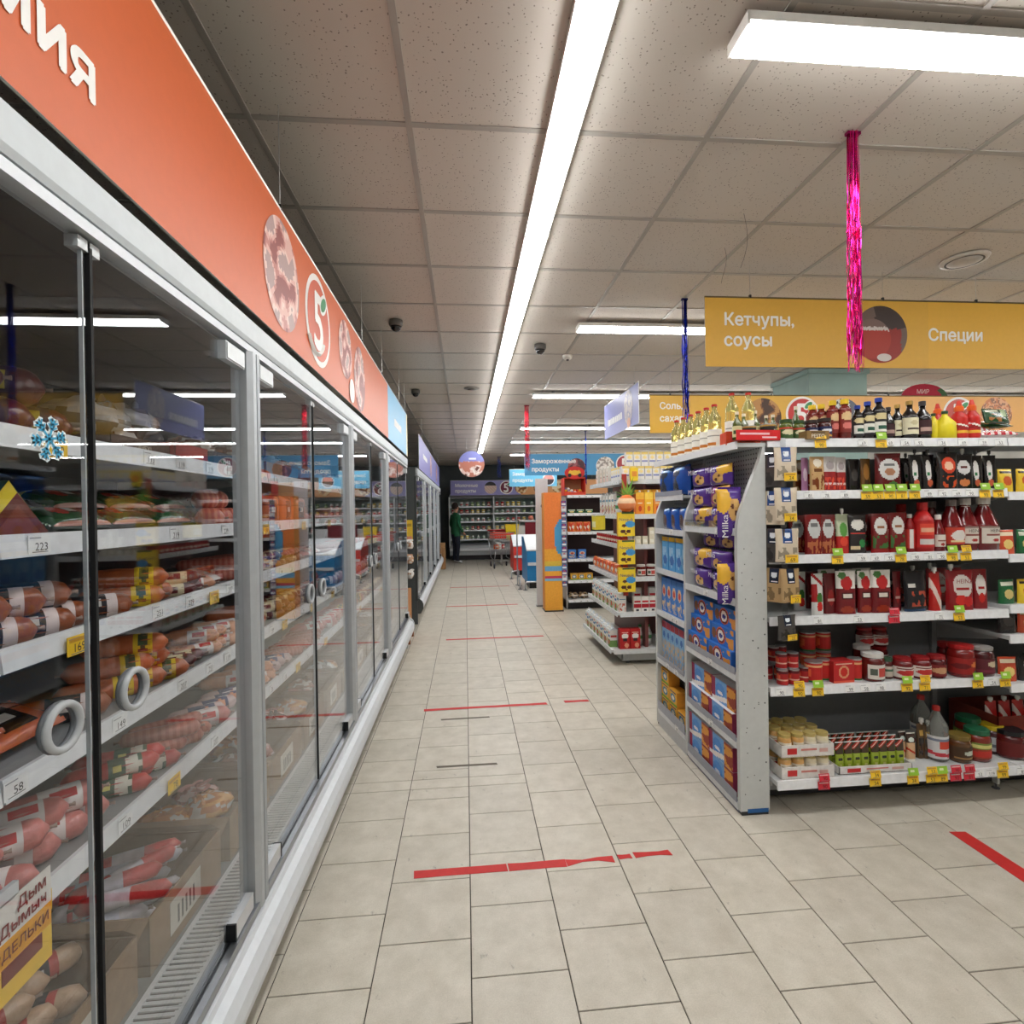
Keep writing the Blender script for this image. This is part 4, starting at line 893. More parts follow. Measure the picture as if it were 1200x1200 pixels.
# ---- first fridge: sausages
FY0 = -.72
F1, prt = fridge_body('display_fridge', FY0, 5.97, 'long silver glass-door fridge full of sausages under the orange sign', (196, 200, 202))
for y in (.285, 1.665, 3.04, 4.41): post(prt, y)
POSTS = [(.335, .985, 1.615), (1.715, 2.34, 2.99), (3.09, 3.75, 4.36), (4.46, 5.2, 5.94)]
door(prt, -.68, .28, .2, -.68)
for a, mid, b in POSTS:
    door(prt, a, mid, mid - .085, a); door(prt, mid, b, mid + .098, b)
SHELVES1 = []
for z in SHZ:
    row = []
    for a, b in ((-.69, 1.04), (1.04, 2.37), (2.37, 3.7), (3.7, 4.9), (4.9, 5.94)):
        s = fridge_shelf(prt, a, b, z); row.append((a, b, s))
    SHELVES1.append(row)
rng = random.Random(3)
def rail_tags(rows, z, items):
    for y, kind, num in items:
        y = 1.3 * y if y <= 1.65 else 2.145 + (y - 1.65) * .87
        for a, b, s in rows:
            if a <= y < b:
                price_tag(kind, num, s, (RAILX + .003 + (.006 if kind != 'w' else 0) + 1.1, y - FY0, z - .022 - (.012 if kind != 'w' else 0)), R(90), s=1.0 if kind == 'w' else 1.15); break
rail_tags(SHELVES1[0], SHZ[0], [(.90, 'y', '119'), (1.16, 'w', '133'), (1.28, 'w', '119'), (1.42, 'w', '119'), (1.54, 'w', '98')] + [(1.8 + .22 * i, 'w', rng.choice(PRICES)) for i in range(18)])
rail_tags(SHELVES1[1], SHZ[1], [(.87, 'w', '223'), (1.25, 'w', '219'), (1.5, 'w', '239'), (1.62, 'w', '207')] + [(1.85 + .2 * i, 'yw'[i % 3 > 0], rng.choice(PRICES)) for i in range(20)])
rail_tags(SHELVES1[2], SHZ[2], [(.94, 'y', '169'), (1.18, 'w', '251'), (1.31, 'w', '239'), (1.42, 'y', '169'), (1.52, 'w', '207'), (1.58, 'w', '149')] + [(1.75 + .16 * i, 'w', rng.choice(PRICES)) for i in range(25)])
rail_tags(SHELVES1[3], SHZ[3], [(.82, 'w', '58'), (1.05, 'w', '149'), (1.27, 'w', '207'), (1.4, 'w', '251'), (1.5, 'w', '119')] + [(1.75 + .17 * i, 'wwy'[i % 3], rng.choice(PRICES)) for i in range(23)])
rail_tags(SHELVES1[4], SHZ[4], [(.85, 'y', '22'), (1.06, 'w', '109'), (1.22, 'y', '78'), (1.42, 'w', '207')] + [(1.7 + .2 * i, 'yww'[i % 3], rng.choice(PRICES)) for i in range(19)])

def YM(y): return 1.36 * y if y <= 1.65 else 2.244 + (y - 1.65) * (5.9 - 2.244) / (5.9 - 1.65)
FW = ['top', 'second', 'third', 'fourth', 'fifth']
def lay(kind, y0, y1, si, layers=1, x=-.97, yaw=.12, zoff=0.0, gap=1.06, where=None, z=None, hx=.02, ang=.62):
    p = P[kind]; d = p.size[1] / math.cos(ang); zz = (SHZ[si] - .019 if z is None else z)
    if z is None: y0, y1 = YM(y0), YM(y1)
    wh = where or f'{FW[si]} fridge shelf'
    lens = p.size[0]
    for L_ in range(layers):
        y = y0 + d * .5 + L_ * d * .5
        while y + d * .5 <= y1 - L_ * d * .4:
            place(p, (x + rng.uniform(-hx, hx) + L_ * -.01, y, zz + L_ * p.size[2] * .86 + .0005), rot=(rng.uniform(-.35, .2), 0, ang + rng.uniform(-yaw, yaw)), where=wh, side='front', key=y + L_ * .004)
            y += d * gap
def face_row(kind, ys, si, x=-.94, lean=0.0, z=None, where=None, w=None, h=None):
    p = P[kind]
    for y in [YM(q) for q in ys]:
        o = place(p, (x, y, (SHZ[si] - .0185 if z is None else z)), where=where or f'{FW[si]} fridge shelf', side='front', key=y, w=w, h=h, rot=(lean, 0, R(90) + rng.uniform(-.1, .1)))
def flat_row(kind, ys, si, x=-.97, where=None, lift=0.0):
    """packets lying flat, tilted up a little at the back"""
    p = P[kind]
    for i, y in enumerate([YM(q) for q in ys]):
        place(p, (x + .03, y, SHZ[si] - .0185 + p.size[1] * .55 + lift), where=where or f'{FW[si]} fridge shelf', side='front', key=y, rot=(R(-70), 0, R(90)))

# top shelf: cartons and bags
P['s_dark'] = sausage('ham_log', 'dark red film-wrapped ham log', .06, .26, (92, 24, 26), labpf=(.5, .8, prn((60, 40, 60), ('r', .2, .3, .8, .6, (190, 170, 60)))))
lay('s_dark', .62, .98, 0, 2)
def open_tray(name, desc, w, d, h, colo, colin, text=None, tcol=WHITE, lid=None, mat=None):
    m = MB(); t = .004
    m.box((0, 0, t / 2), (w, d, t), colin)
    m.box((0, -d / 2 + t / 2, h / 2), (w, t, h), colo); m.box((0, d / 2 - t / 2, h / 2), (w, t, h), colo)
    m.box((-w / 2 + t / 2, 0, h / 2), (t, d, h), colo); m.box((w / 2 - t / 2, 0, h / 2), (t, d, h), colo)
    if text: m.text(text, h * .5, Matrix.Translation((0, -d / 2 - .0008, h * .32)) @ Matrix.Rotation(R(90), 4, 'X'), tcol, 'c')
    ms = [(name, m.mesh(name, mat or CARD))]
    if lid:
        l = MB(); l.face([(-w / 2, d / 2, h), (w / 2, d / 2, h), (w / 2, d / 2 + lid[0], h + lid[1]), (-w / 2, d / 2 + lid[0], h + lid[1])], colin)
        l.face([(-w / 2, d / 2, h - .003), (-w / 2, d / 2 + lid[0], h + lid[1] - .003), (w / 2, d / 2 + lid[0], h + lid[1] - .003), (w / 2, d / 2, h - .003)], colo); ms.append(('lid_flap', l.mesh('lid_flap', CARD)))
    return Proto(name, 'box', desc, ms, (w, d, h))
ST = SHZ[0] - .0185
T1 = open_tray('display_carton', 'brown display carton with cream lettering', .26, .22, .045, (74, 48, 34), (110, 84, 60), 'TAVEXI', (226, 214, 190))
T2 = open_tray('display_carton', 'red display carton with raised flap', .2, .22, .06, (166, 34, 34), (120, 40, 34), None, lid=(.05, .1))
T3 = open_tray('display_carton', 'navy display carton with white lettering', .2, .22, .06, (30, 34, 60), (60, 60, 80), 'PHA', (226, 226, 230), lid=(.06, .09))
for t, y in ((T1, 1.5), (T2, 1.76), (T3, 2.0)): place(t, (-.97, y, ST), R(90), where='top fridge shelf', side='front', key=y)
def crumple(name, desc, sx, sy, sz, col, spots, seed, n=14, mat=None, cat='bag'):
    r_ = random.Random(seed); m = MB()
    def fn(u, v):
        a = 2 * math.pi * u; t = math.pi * v
        x, y, z = math.sin(t) * math.cos(a), math.sin(t) * math.sin(a), -math.cos(t)
        k = 1 + .22 * mnoise.noise(Vector((x * 2.3 + seed, y * 2.3, z * 2.3))) + .12 * mnoise.noise(Vector((x * 6 + seed, y * 6, z * 6)))
        return (x * sx / 2 * k, y * sy / 2 * k, (z * k * .5 + .5) * sz if z * k > -1 else 0)
    def cf(u, v):
        q = mnoise.noise(Vector((u * 7 + seed, v * 6, seed))); return spots[0] if q > .12 else (spots[1] if q < -.2 else col)
    m.grid(fn, n * 2, n, cf)
    ears = MB()
    for e in range(3):
        a = r_.uniform(0, 6.28)
        ears.grid(lambda u, v: (math.cos(a) * sx * (.18 + .14 * v) + (u - .5) * .05, math.sin(a) * sy * .2 + (u - .5) * .03, sz * (.86 + .3 * v * (1 - abs(u - .5))) ), 3, 3, col)
    return Proto(name, cat, desc, [(name, m.mesh(name, mat or FILM, True)), ('bag_corner', ears.mesh('bag_corner', FILM, True))], (sx, sy, sz))
BAGW = crumple('film_bag', 'crumpled white film bag with dark print', .2, .18, .11, (196, 196, 196), ((216, 214, 210), (120, 110, 96)), 1)
BAGM = crumple('film_bag', 'crumpled bag of dark sausage bits', .17, .16, .09, (110, 64, 44), ((150, 90, 64), (200, 190, 180)), 2)
BAGT = crumple('film_bag', 'clear bag of smoked chicken', .16, .17, .09, (190, 120, 56), ((216, 160, 90), (200, 190, 176)), 3)
BAGP = crumple('film_bag', 'clear bag of pink meat slices', .15, .16, .07, (200, 130, 116), ((226, 190, 180), (150, 70, 60)), 4)
for b, y, z in ((BAGW, 1.46, .04), (BAGW, 1.6, .05), (BAGM, 1.53, .012), (BAGM, 1.98, .03)): place(b, (-.98, y, ST + z), rng.uniform(0, 3), where='top fridge shelf', side='front', key=y)
CT = [open_tray('display_carton', f'{n_} display carton', .2, .22, .07, c_, tuple(int(q * .8) for q in c_), None, lid=(.05, .08)) for n_, c_ in (('grey', (120, 116, 112)), ('brown', (130, 96, 62)), ('dark blue', (40, 50, 84)), ('wine red', (110, 30, 40)))]
y = 2.25; i = 0
while y < 5.8:
    place(CT[i % 4], (-.97, y, ST), R(90), where='top fridge shelf', side='front', key=y)
    if i % 2 == 0: place((BAGM, BAGW, BAGT)[i // 2 % 3], (-.98, y + .02, ST + .03), rng.uniform(0, 3), w=.16, d=.15, h=.1, where='top fridge shelf', side='front', key=y)
    y += .235; i += 1
# second shelf
def wedge():
    m = MB(); pts = [(-.085, 0), (.085, 0), (.0, .105)]
    q = [(-.062, .012), (.062, .012), (0, .084)]
    def ring3(pts, y): return [(x, y, z) for x, z in pts]
    a, b = ring3(pts, -.02), ring3(pts, .02); qi = ring3(q, -.034)
    for i in range(3):
        j = (i + 1) % 3
        m.face([a[i], a[j], qi[j], qi[i]], (226, 200, 50)); m.face([a[j], a[i], b[i], b[j]], (50, 90, 50))
    m.face(qi, (110, 56, 44)); m.face(b[::-1], (60, 90, 50))
    p = MB(); p.face([(x * .7, -.0352, .012 + (z - .012) * .72) for x, z in q], (130, 70, 54))
    return Proto('ham_packet', 'packet', 'wedge-shaped ham packet with yellow border', [('ham_packet', m.mesh('ham_packet', FILM)), ('window', p.mesh('window', FILM))], (.17, .06, .105))
P['wedge'] = wedge()
for y in (.93, 1.14): place(P['wedge'], (-.93, y, SHZ[1] - .0185), R(84), where='second fridge shelf', side='front', key=y, w=.2, h=.125)
flat_row('grpk', [1.03, 1.18, 1.33], 1); flat_row('grpk', [1.08, 1.23, 1.38], 1, x=-1.02, lift=.045, where='upper layer of second fridge shelf')
lay('s_ham', 1.42, 1.7, 1, 2, x=-.93, yaw=.5)
face_row('links', [1.85 + .25 * i for i in range(4)], 1); lay('s_net', 2.85, 3.5, 1, 1); lay('s_peach', 3.5, 4.4, 1, 2); lay('s_wine', 4.4, 5.1, 1, 1); lay('s_red', 5.1, 5.9, 1, 1)
# third shelf
lay('s_brown', .62, 1.0, 2, 2, yaw=.12, ang=.85, x=-.955); lay('s_brown', 1.0, 1.13, 2, 1, ang=.8, x=-.955); lay('s_orange', 1.14, 1.28, 2, 2, yaw=.2); lay('s_wine', 1.27, 1.36, 2, 2); lay('s_peach', 1.36, 1.44, 2, 1)
flat_row('bacon', [1.5, 1.64], 2); lay('s_net', 1.55, 1.95, 2, 2, x=-1.0, yaw=.3)
lay('s_wine', 1.96, 2.5, 2, 2, yaw=.3); flat_row('bacon', [2.6, 2.82, 3.04], 2); lay('s_thin', 3.15, 3.8, 2, 2); lay('s_red', 3.8, 4.5, 2, 1); lay('s_net', 4.5, 5.9, 2, 1)
# fourth shelf
flat_row('links', [.7, .9], 3); flat_row('links', [.78], 3, lift=.04, where='upper layer of fourth fridge shelf')
lay('s_brown', .98, 1.08, 3, 1); lay('s_orange', 1.09, 1.29, 3, 3, yaw=.15, x=-.97); lay('s_wine', 1.3, 1.4, 3, 1); lay('s_peach', 1.4, 1.62, 3, 2, yaw=.25); lay('s_orange', 1.63, 1.95, 3, 2, yaw=.3)
lay('s_wine', 1.95, 2.6, 3, 2, yaw=.3); flat_row('bacon', [2.72, 2.95, 3.18], 3); lay('s_brown', 3.3, 4.1, 3, 1); lay('s_peach', 4.1, 5.0, 3, 1); lay('s_pink', 5.0, 5.9, 3, 1)
# fifth shelf
lay('s_pink', .66, 1.06, 4, 2, yaw=.25, x=-.98); lay('s_red', 1.07, 1.23, 4, 2, yaw=.25); lay('s_net', 1.24, 1.4, 4, 2, yaw=.2); lay('s_pink', 1.4, 1.46, 4, 1); lay('s_blue', 1.46, 1.66, 4, 1, yaw=.3)
lay('s_peach', 1.62, 2.0, 4, 2, yaw=.3); lay('s_blue', 2.0, 2.3, 4, 1, yaw=.3); lay('s_net', 2.3, 2.9, 4, 1); lay('s_pink', 2.9, 3.6, 4, 1); lay('s_orange', 3.6, 4.4, 4, 1); lay('s_wine', 4.4, 5.9, 4, 1)
# deck: cardboard boxes
def cardbox(label_side):
    m = MB(); w, d, h, t = .38, .56, .15, .005; c, ci = (140, 112, 82), (120, 96, 70)
    m.box((0, 0, .003), (w, d, .006), ci)
    for s in (-1, 1):
        m.box((s * (w / 2 - t / 2), 0, h / 2), (t, d, h), c); m.box((0, s * (d / 2 - t / 2), h / 2), (w, t, h), c)
    ms = [('carton', m.mesh('carton', CARD))]
    f = MB()
    f.face([(-w / 2, -d / 2, h), (-w / 2, d / 2, h), (-w / 2 - .03, d / 2 - .02, h - .05), (-w / 2 - .03, -d / 2 + .02, h - .05)], (150, 122, 90))
    f.face([(w / 2, d / 2, h), (w / 2, -d / 2, h), (w / 2 - .02, -d / 2 + .02, h + .03), (w / 2 - .02, d / 2 - .02, h + .03)], (150, 122, 90)); ms.append(('box_flap', f.mesh('box_flap', CARD)))
    l = MB().box((-.02, -d / 2 - .001, h * .5), (.16, .001, .09), (206, 200, 186))
    for q in range(5): l.box((-.06 + .02 * q, -d / 2 - .0018, h * .45), (.008, .0006, .05), (70, 66, 60))
    ms.append(('shipping_label', l.mesh('shipping_label', PAPER)))
    return Proto('carton', 'box', 'open cardboard box', ms, (w, d, h))
CB = cardbox(0)
DZ = .3815
BOXY = [.32, .75, 1.18, 1.62, 2.06,  2.4 + .08, 2.9, 3.32, 3.74, 4.16, 4.58, 5.0, 5.42, 5.75]
for i, y in enumerate(BOXY): place(CB, (-1.1, y, DZ), R(90) + rng.uniform(-.02, .02), where='fridge deck', side='front', key=y)
def deck(kind, y0, y1, lay_=1, x=-1.02, yaw=.35, z=DZ + .03): lay(kind, y0, y1, 4, lay_, x=x, yaw=yaw, z=z, where='fridge deck', hx=.04)
deck('s_chern', 1.0, 1.36, 2, z=DZ + .05); deck('s_wrap', 1.45, 1.8, 3, z=DZ + .02); deck('s_wrap2', 1.5, 1.78, 1, z=DZ + .115, x=-.98, yaw=.5)
deck('s_wrap', .58, .92, 2); deck('s_wrap', .98, 1.1, 1, z=DZ + .13, yaw=.5, x=-1.0)
for b, y, x in ((BAGT, 1.95, -1.08), (BAGT, 2.05, -.97), (BAGP, 2.15, -1.06), (BAGM, 2.38, -1.02), (BAGP, 2.5, -.98), (BAGT, 2.56, -1.1), (BAGM, 2.8, -1.0), (BAGP, 2.92, -1.06), (BAGT, 3.02, -.98), (BAGP, 3.25, -1.0), (BAGM, 3.4, -1.04), (BAGW, 3.68, -1.0), (BAGT, 3.8, -1.0), (BAGP, 4.12, -1.03), (BAGM, 4.5, -1.0), (BAGT, 5.0, -1.0), (BAGW, 5.4, -1.0)):
    place(b, (x, y, DZ + .055), rng.uniform(0, 3), where='fridge deck', side='front', key=y)
# promotional card hung on the fifth rail
pc = tag(new('promo_card', None, None, (RAILX + .012, 1.03, .69)), 'white and yellow promo card hung on the fifth fridge rail', 'sign')
build(MB().box((0, 0, .145), (.002, .2, .07), (232, 228, 222)).box((0, 0, .0875), (.002, .2, .045), (236, 166, 40)).box((0, 0, .0325), (.002, .2, .065), (240, 196, 60)).box((.0015, .03, .05), (.001, .09, .03), (120, 40, 30)), 'card_sheet', PAPER, pc)
mm = Matrix(((0, 0, 1, .003), (1, 0, 0, 0), (0, 1, 0, 0), (0, 0, 0, 1)))
build(MB().text('Дым', .03, mm @ Matrix.Translation((.085, .15, 0)), (130, 30, 30), 'r', .02).text('Дымыч', .03, mm @ Matrix.Translation((.085, .12, 0)), (130, 30, 30), 'r', .02).text('САРДЕЛЬКИ', .026, mm @ Matrix.Translation((.09, .08, 0)), (110, 30, 20), 'r', .01), 'lettering', PAPER, pc)
build(MB().box((-.004, 0, .19), (.01, .05, .025), (216, 218, 220)), 'card_clip', PLAST, pc)
# stickers on the glass
def snowflake():
    m = MB(); c = Vector((0, 0, 0))
    def arm(col, w, l, off):
        for k in range(6):
            a = k * math.pi / 3 + .2; d = Vector((0, math.cos(a), math.sin(a))); n_ = Vector((0, -math.sin(a), math.cos(a)))
            def strip(p0, p1, ww):
                t = (p1 - p0).normalized(); nn = Vector((0, -t.z, t.y)) * ww
                m.face([p0 - nn + Vector((off, 0, 0)), p1 - nn + Vector((off, 0, 0)), p1 + nn + Vector((off, 0, 0)), p0 + nn + Vector((off, 0, 0))], col)
            strip(c, d * l, w)
            for q in (.5, .75):
                for s in (-1, 1): strip(d * l * q, d * l * q + (d * .6 + n_ * s * .8) * l * .33, w * .8)
    arm((226, 240, 244), .0052, .036, 0.0); arm((60, 160, 200), .0019, .033, .0006)
    return m
tag(build(snowflake(), 'snowflake_sticker', PAPER, None, loc=(GX + .0034, .893, 1.688)), 'pale blue snowflake sticker on the fridge glass', 'sticker')

# ---- second fridge
F1y = FY0
FY0 = 7.22
F2, prt = fridge_body('display_fridge', 7.22, 13.9, 'farther glass-door dairy fridge under the lilac sign', (72, 76, 76))
for y in (8.55, 9.9, 11.25, 12.6): post(prt, y, .034)
ends = [7.26, 8.55, 9.9, 11.25, 12.6, 13.88]
for a, b in zip(ends, ends[1:]):
    m_ = (a + b) / 2; door(prt, a + .045, m_, m_ - .09, a + .045); door(prt, m_, b - .045, m_ + .09, b - .045)
SH2 = [1.78, 1.5, 1.22, .94, .66]
for z in SH2: 
    for a, b in zip(ends, ends[1:]): fridge_shelf(prt, a, b, z)
kinds = ['small_w', 'bottle_w', 'small_g', 'small_y', 'small_r']
for si, z in enumerate(SH2):
    y = 7.42; i = 0
    while y < 13.7:
        p = P[kinds[(si + i // 3) % 5]]
        place(p, (-.93, y, z - .0185), R(90), h=.13, w=.085, where=f'{FW[si]} dairy fridge shelf', side='front', key=y)
        y += .2; i += 1
# ------------------------------------------------------------------ sauce gondola
# what stands on the sauce shelves: kind, x, width, height, distance behind the shelf edge
G1 = {
 'top': [('olive', 1.398, 0.046, 0.149, 0.0), ('olive', 1.462, 0.047, 0.148, 0.05), ('olive_can', 1.462, 0.069, 0.075, 0), ('olive', 1.529, 0.052, 0.167, 0.06), ('olive_can', 1.564, 0.074, 0.084, 0), ('olive', 1.603, 0.043, 0.145, 0.08), ('olive', 1.647, 0.043, 0.151, 0.09), ('green_jar', 1.674, 0.066, 0.112, 0.02), ('green_jar', 1.744, 0.061, 0.107, 0.02), ('olive', 1.783, 0.044, 0.198, 0.1),
('blue_jar', 1.813, 0.066, 0.108, 0.02), ('blue_jar', 1.886, 0.071, 0.117, 0.02), ('red_btl', 1.876, 0.059, 0.203, 0.1), ('red_btl', 1.929, 0.059, 0.208, 0.1), ('red_btl', 1.957, 0.057, 0.218, 0.05), ('red_btl', 2.009, 0.062, 0.222, 0.03), ('soy', 2.089, 0.058, 0.191, 0.04), ('soy', 2.139, 0.063, 0.209, 0.03), ('soy', 2.194, 0.068, 0.227, 0.02), ('vin2', 2.274, 0.059, 0.184, 0.05), ('vin', 2.327,
0.065, 0.198, 0.05), ('vin', 2.361, 0.078, 0.209, 0.01), ('vin2', 2.444, 0.079, 0.21, 0.02), ('lemon', 2.517, 0.07, 0.147, 0.03), ('chili', 2.6, 0.066, 0.169, 0.09), ('lemon', 2.558, 0.099, 0.155, 0.0), ('chili', 2.657, 0.075, 0.17, 0.02), ('chili', 2.732, 0.071, 0.175, 0.02), ],
 'second': [('p_pink', 1.781, 0.038, 0.18, 0.03), ('p_tan', 1.827, 0.085, 0.182, 0), ('p_wr', 1.904, 0.076, 0.184, 0.01), ('p_wr', 1.974, 0.057, 0.18, 0.02), ('p_dark', 2.069, 0.068, 0.173, 0.05), ('p_gold', 2.121, 0.058, 0.173, 0.03), ('p_oval', 2.223, 0.145, 0.198, 0), ('p_bw', 2.396, 0.073, 0.192, 0.02), ('p_bw', 2.47, 0.079, 0.192, 0.02), ('p_bo', 2.561, 0.118, 0.2, 0), ('p_bg', 2.66, 0.109,
0.193, 0.01), ('p_bw', 2.748, 0.076, 0.185, 0.02), ('p_bw', 2.84, 0.071, 0.186, 0.03), ],
 'third': [('p_sr', 1.803, 0.098, 0.209, 0), ('p_sr', 1.897, 0.081, 0.207, 0.02), ('p_gs', 1.986, 0.077, 0.208, 0.03), ('p_bkg', 2.061, 0.097, 0.203, 0.02), ('p_sg', 2.174, 0.092, 0.207, 0), ('p_sg', 2.271, 0.097, 0.212, 0), ('kt_n', 2.362, 0.049, 0.201, 0.02), ('kt', 2.422, 0.098, 0.263, 0), ('hz_s', 2.507, 0.064, 0.196, 0), ('hz_r', 2.614, 0.115, 0.276, 0.02), ('hz', 2.709, 0.12, 0.282, 0.03),
('hz', 2.793, 0.13, 0.284, 0), ],
 'fourth': [('p_wb', 1.82, 0.07, 0.214, 0), ('p_dred', 1.903, 0.072, 0.211, 0.02), ('p_white', 1.978, 0.105, 0.224, 0), ('p_white', 2.094, 0.082, 0.221, 0.01), ('p_white', 2.175, 0.111, 0.225, 0), ('p_dred', 2.292, 0.049, 0.21, 0.03), ('p_bshr', 2.378, 0.132, 0.214, 0.01), ('p_thin', 2.49, 0.069, 0.201, 0.01), ('p_hz', 2.624, 0.149, 0.214, 0.0), ('p_hz2', 2.76, 0.085, 0.212, 0.02), ],
 'fifth': [('can_s', 1.625, 0.056, 0.08, 0), ('can_s', 1.686, 0.056, 0.08, 0), ('can_s', 1.669, 0.057, 0.082, 0.07), ('can_s', 1.762, 0.057, 0.081, 0.03), ('can_m', 1.808, 0.085, 0.112, 0.02), ('can_m', 1.879, 0.062, 0.113, 0.04), ('tom_pk', 1.95, 0.119, 0.112, 0.02), ('can_m', 2.039, 0.067, 0.117, 0.02), ('jar_w', 2.131, 0.111, 0.148, 0), ('jar_g', 2.229, 0.058, 0.109, 0.03), ('jar_w', 2.168,
0.09, 0.155, 0.13), ('jar_r', 2.304, 0.097, 0.113, 0.01), ('jar_r', 2.407, 0.098, 0.114, 0.01), ('jar_rd', 2.495, 0.089, 0.119, 0.01), ('jar_rd', 2.639, 0.092, 0.16, 0.09), ('jar_t', 2.644, 0.124, 0.169, 0), ('jar_bn', 2.758, 0.115, 0.156, 0), ],
 'bottom': [('slim', 2.329, 0.044, 0.152, 0.05), ('slim', 2.361, 0.049, 0.151, 0.03), ('slim2', 2.447, 0.055, 0.185, 0.06), ('slim2', 2.478, 0.05, 0.176, 0.05), ('vinegar', 2.519, 0.104, 0.285, 0.03), ('vinegar', 2.55, 0.103, 0.298, 0.16), ('mush', 2.623, 0.109, 0.141, 0.0), ('relish', 2.733, 0.12, 0.165, 0.0), ('relish', 2.818, 0.126, 0.173, 0.13), ('yel_jar', 2.894, 0.113, 0.151, 0.07), ('jam',
2.934, 0.136, 0.147, 0), ],
}
G1TAGS = {
 'top': [(2.188, 'w'), (1.809, 'y'), (2.14, 'y'), (2.041, 'w'), (2.278, 'w'), (2.354, 'w'), (2.484, 'w'), (2.6, 'w'), (2.717, 'w'), (2.811, 'w')],
 'second': [(1.745, 'w'), (1.837, 'w'), (1.94, 'w'), (2.057, 'y'), (2.118, 'y'), (2.184, 'y'), (2.25, 'y'), (2.322, 'y'), (2.403, 'w'), (2.485, 'w'), (2.563, 'w'), (2.64, 'w'), (2.719, 'y'), (2.797, 'y')],
 'third': [(1.893, 'y'), (2.029, 'w'), (2.104, 'w'), (2.18, 'w'), (2.241, 'y'), (2.327, 'w'), (2.399, 'w'), (2.471, 'w'), (2.529, 'y'), (2.607, 'y')],
 'fourth': [(1.787, 'w'), (2.006, 'w'), (2.199, 'r'), (2.457, 'w'), (2.564, 'y')],
 'fifth': [(1.58, 'w'), (1.676, 'y'), (1.777, 'y'), (1.954, 'w'), (2.038, 'w'), (2.123, 'w'), (2.266, 'y'), (2.366, 'y'), (2.666, 'y'), (2.755, 'w'), (2.824, 'y')],
 'bottom': [(1.768, 'r'), (2.043, 'y'), (2.248, 'y'), (2.351, 'y'), (2.408, 'y'), (2.484, 'r'), (2.56, 'r'), (2.618, 'w'), (2.685, 'w'), (2.748, 'y'), (2.859, 'w')],
}
SHELFC = (214, 217, 219)
def gshelf(par, org, x0, x1, y0, y1, z, rail=True, lip=None):
    """a steel shelf with its price rail along the front (-y) edge"""
    m = MB().box(((x0 + x1) / 2, (y0 + y1) / 2, z - .016), (x1 - x0 - .006, y1 - y0, .022), (198, 200, 200))
    for q in (x0 + .02, x1 - .02): m.extrude([(y1, z - .12), (y1, z - .027), (y0 + .08, z - .027), (y0 + .08, z - .04)], 'x', q - .0015, q + .0015, (186, 188, 188))
    m.move(Matrix.Translation([-c for c in org])); s = build(m, 'shelf', PAINT, par)
    if rail:
        r = MB().extrude([(y0 - .006, z - .044), (y0 + .004, z - .044), (y0 + .008, z), (y0 - .002, z)], 'x', x0 + .004, x1 - .004, (232, 234, 236))
        r.move(Matrix.Translation([-c for c in org])); build(r, 'price_rail', PLAST, s)
    return s
def gpart(par, org, mb, nm, mat=PAINT, smooth=False):
    mb.move(Matrix.Translation([-c for c in org])); return build(mb, nm, mat, par, smooth)

Y1 = 2.55
ORG = (1.52, 2.6, 0)
G = tag(new('shelving_gondola', None, None, ORG), 'grey steel gondola of ketchups and sauces under the yellow sign', 'shelving')
BAYS = [(1.525, 2.86), (2.86, 4.19), (4.19, 5.52)]
gpart(G, ORG, MB().box((3.52, 3.03, .98), (4.0, .02, 1.72), (120, 122, 124)), 'back_panel')
gpart(G, ORG, MB().box((3.52, 3.05, .08), (4.0, .8, .03), (150, 152, 152)).box((3.52, 2.72, .05), (3.98, .02, .1), (60, 60, 62)), 'base')
for i, x in enumerate((1.535, 2.86, 4.19, 5.52)):
    gpart(G, ORG, MB().box((x, 3.03, .94), (.03, .06, 1.86), (150, 152, 154)), 'upright')
    p = MB().box((x + .01, 2.64, .1), (.014, .03, .14), (206, 208, 208)).lathe([(.018, 0), (.018, .006), (.006, .01), (.006, .04)], (90, 90, 92), 8, (x + .01, 2.64, 0))
    for q in (.07, .13): p.box((x + .01, 2.6245, q), (.006, .002, .018), (40, 40, 42))
    p.box((x + .01, 2.8, .15), (.012, .44, .05), (190, 192, 192))
    gpart(G, ORG, p, 'foot_bracket')
LV = {'top': 1.906, 'second': 1.64, 'third': 1.313, 'fourth': .999, 'fifth': .642, 'bottom': .19}
SH = {}
for nm, z in LV.items():
    SH[nm] = gshelf(G, ORG, *BAYS[0], (2.5 if nm == 'bottom' else Y1), 3.0, z)
LV2 = {'top': 1.906, 'second': 1.62, 'third': 1.29, 'fourth': 1.02, 'fifth': .86, 'sixth': .60, 'bottom': .19}
SH2_ = {}
for nm, z in LV2.items():
    SH2_[nm] = gshelf(G, ORG, *BAYS[1], (2.5 if nm == 'bottom' else Y1), 3.0, z)
    gshelf(G, ORG, *BAYS[2], Y1, 3.0, z)
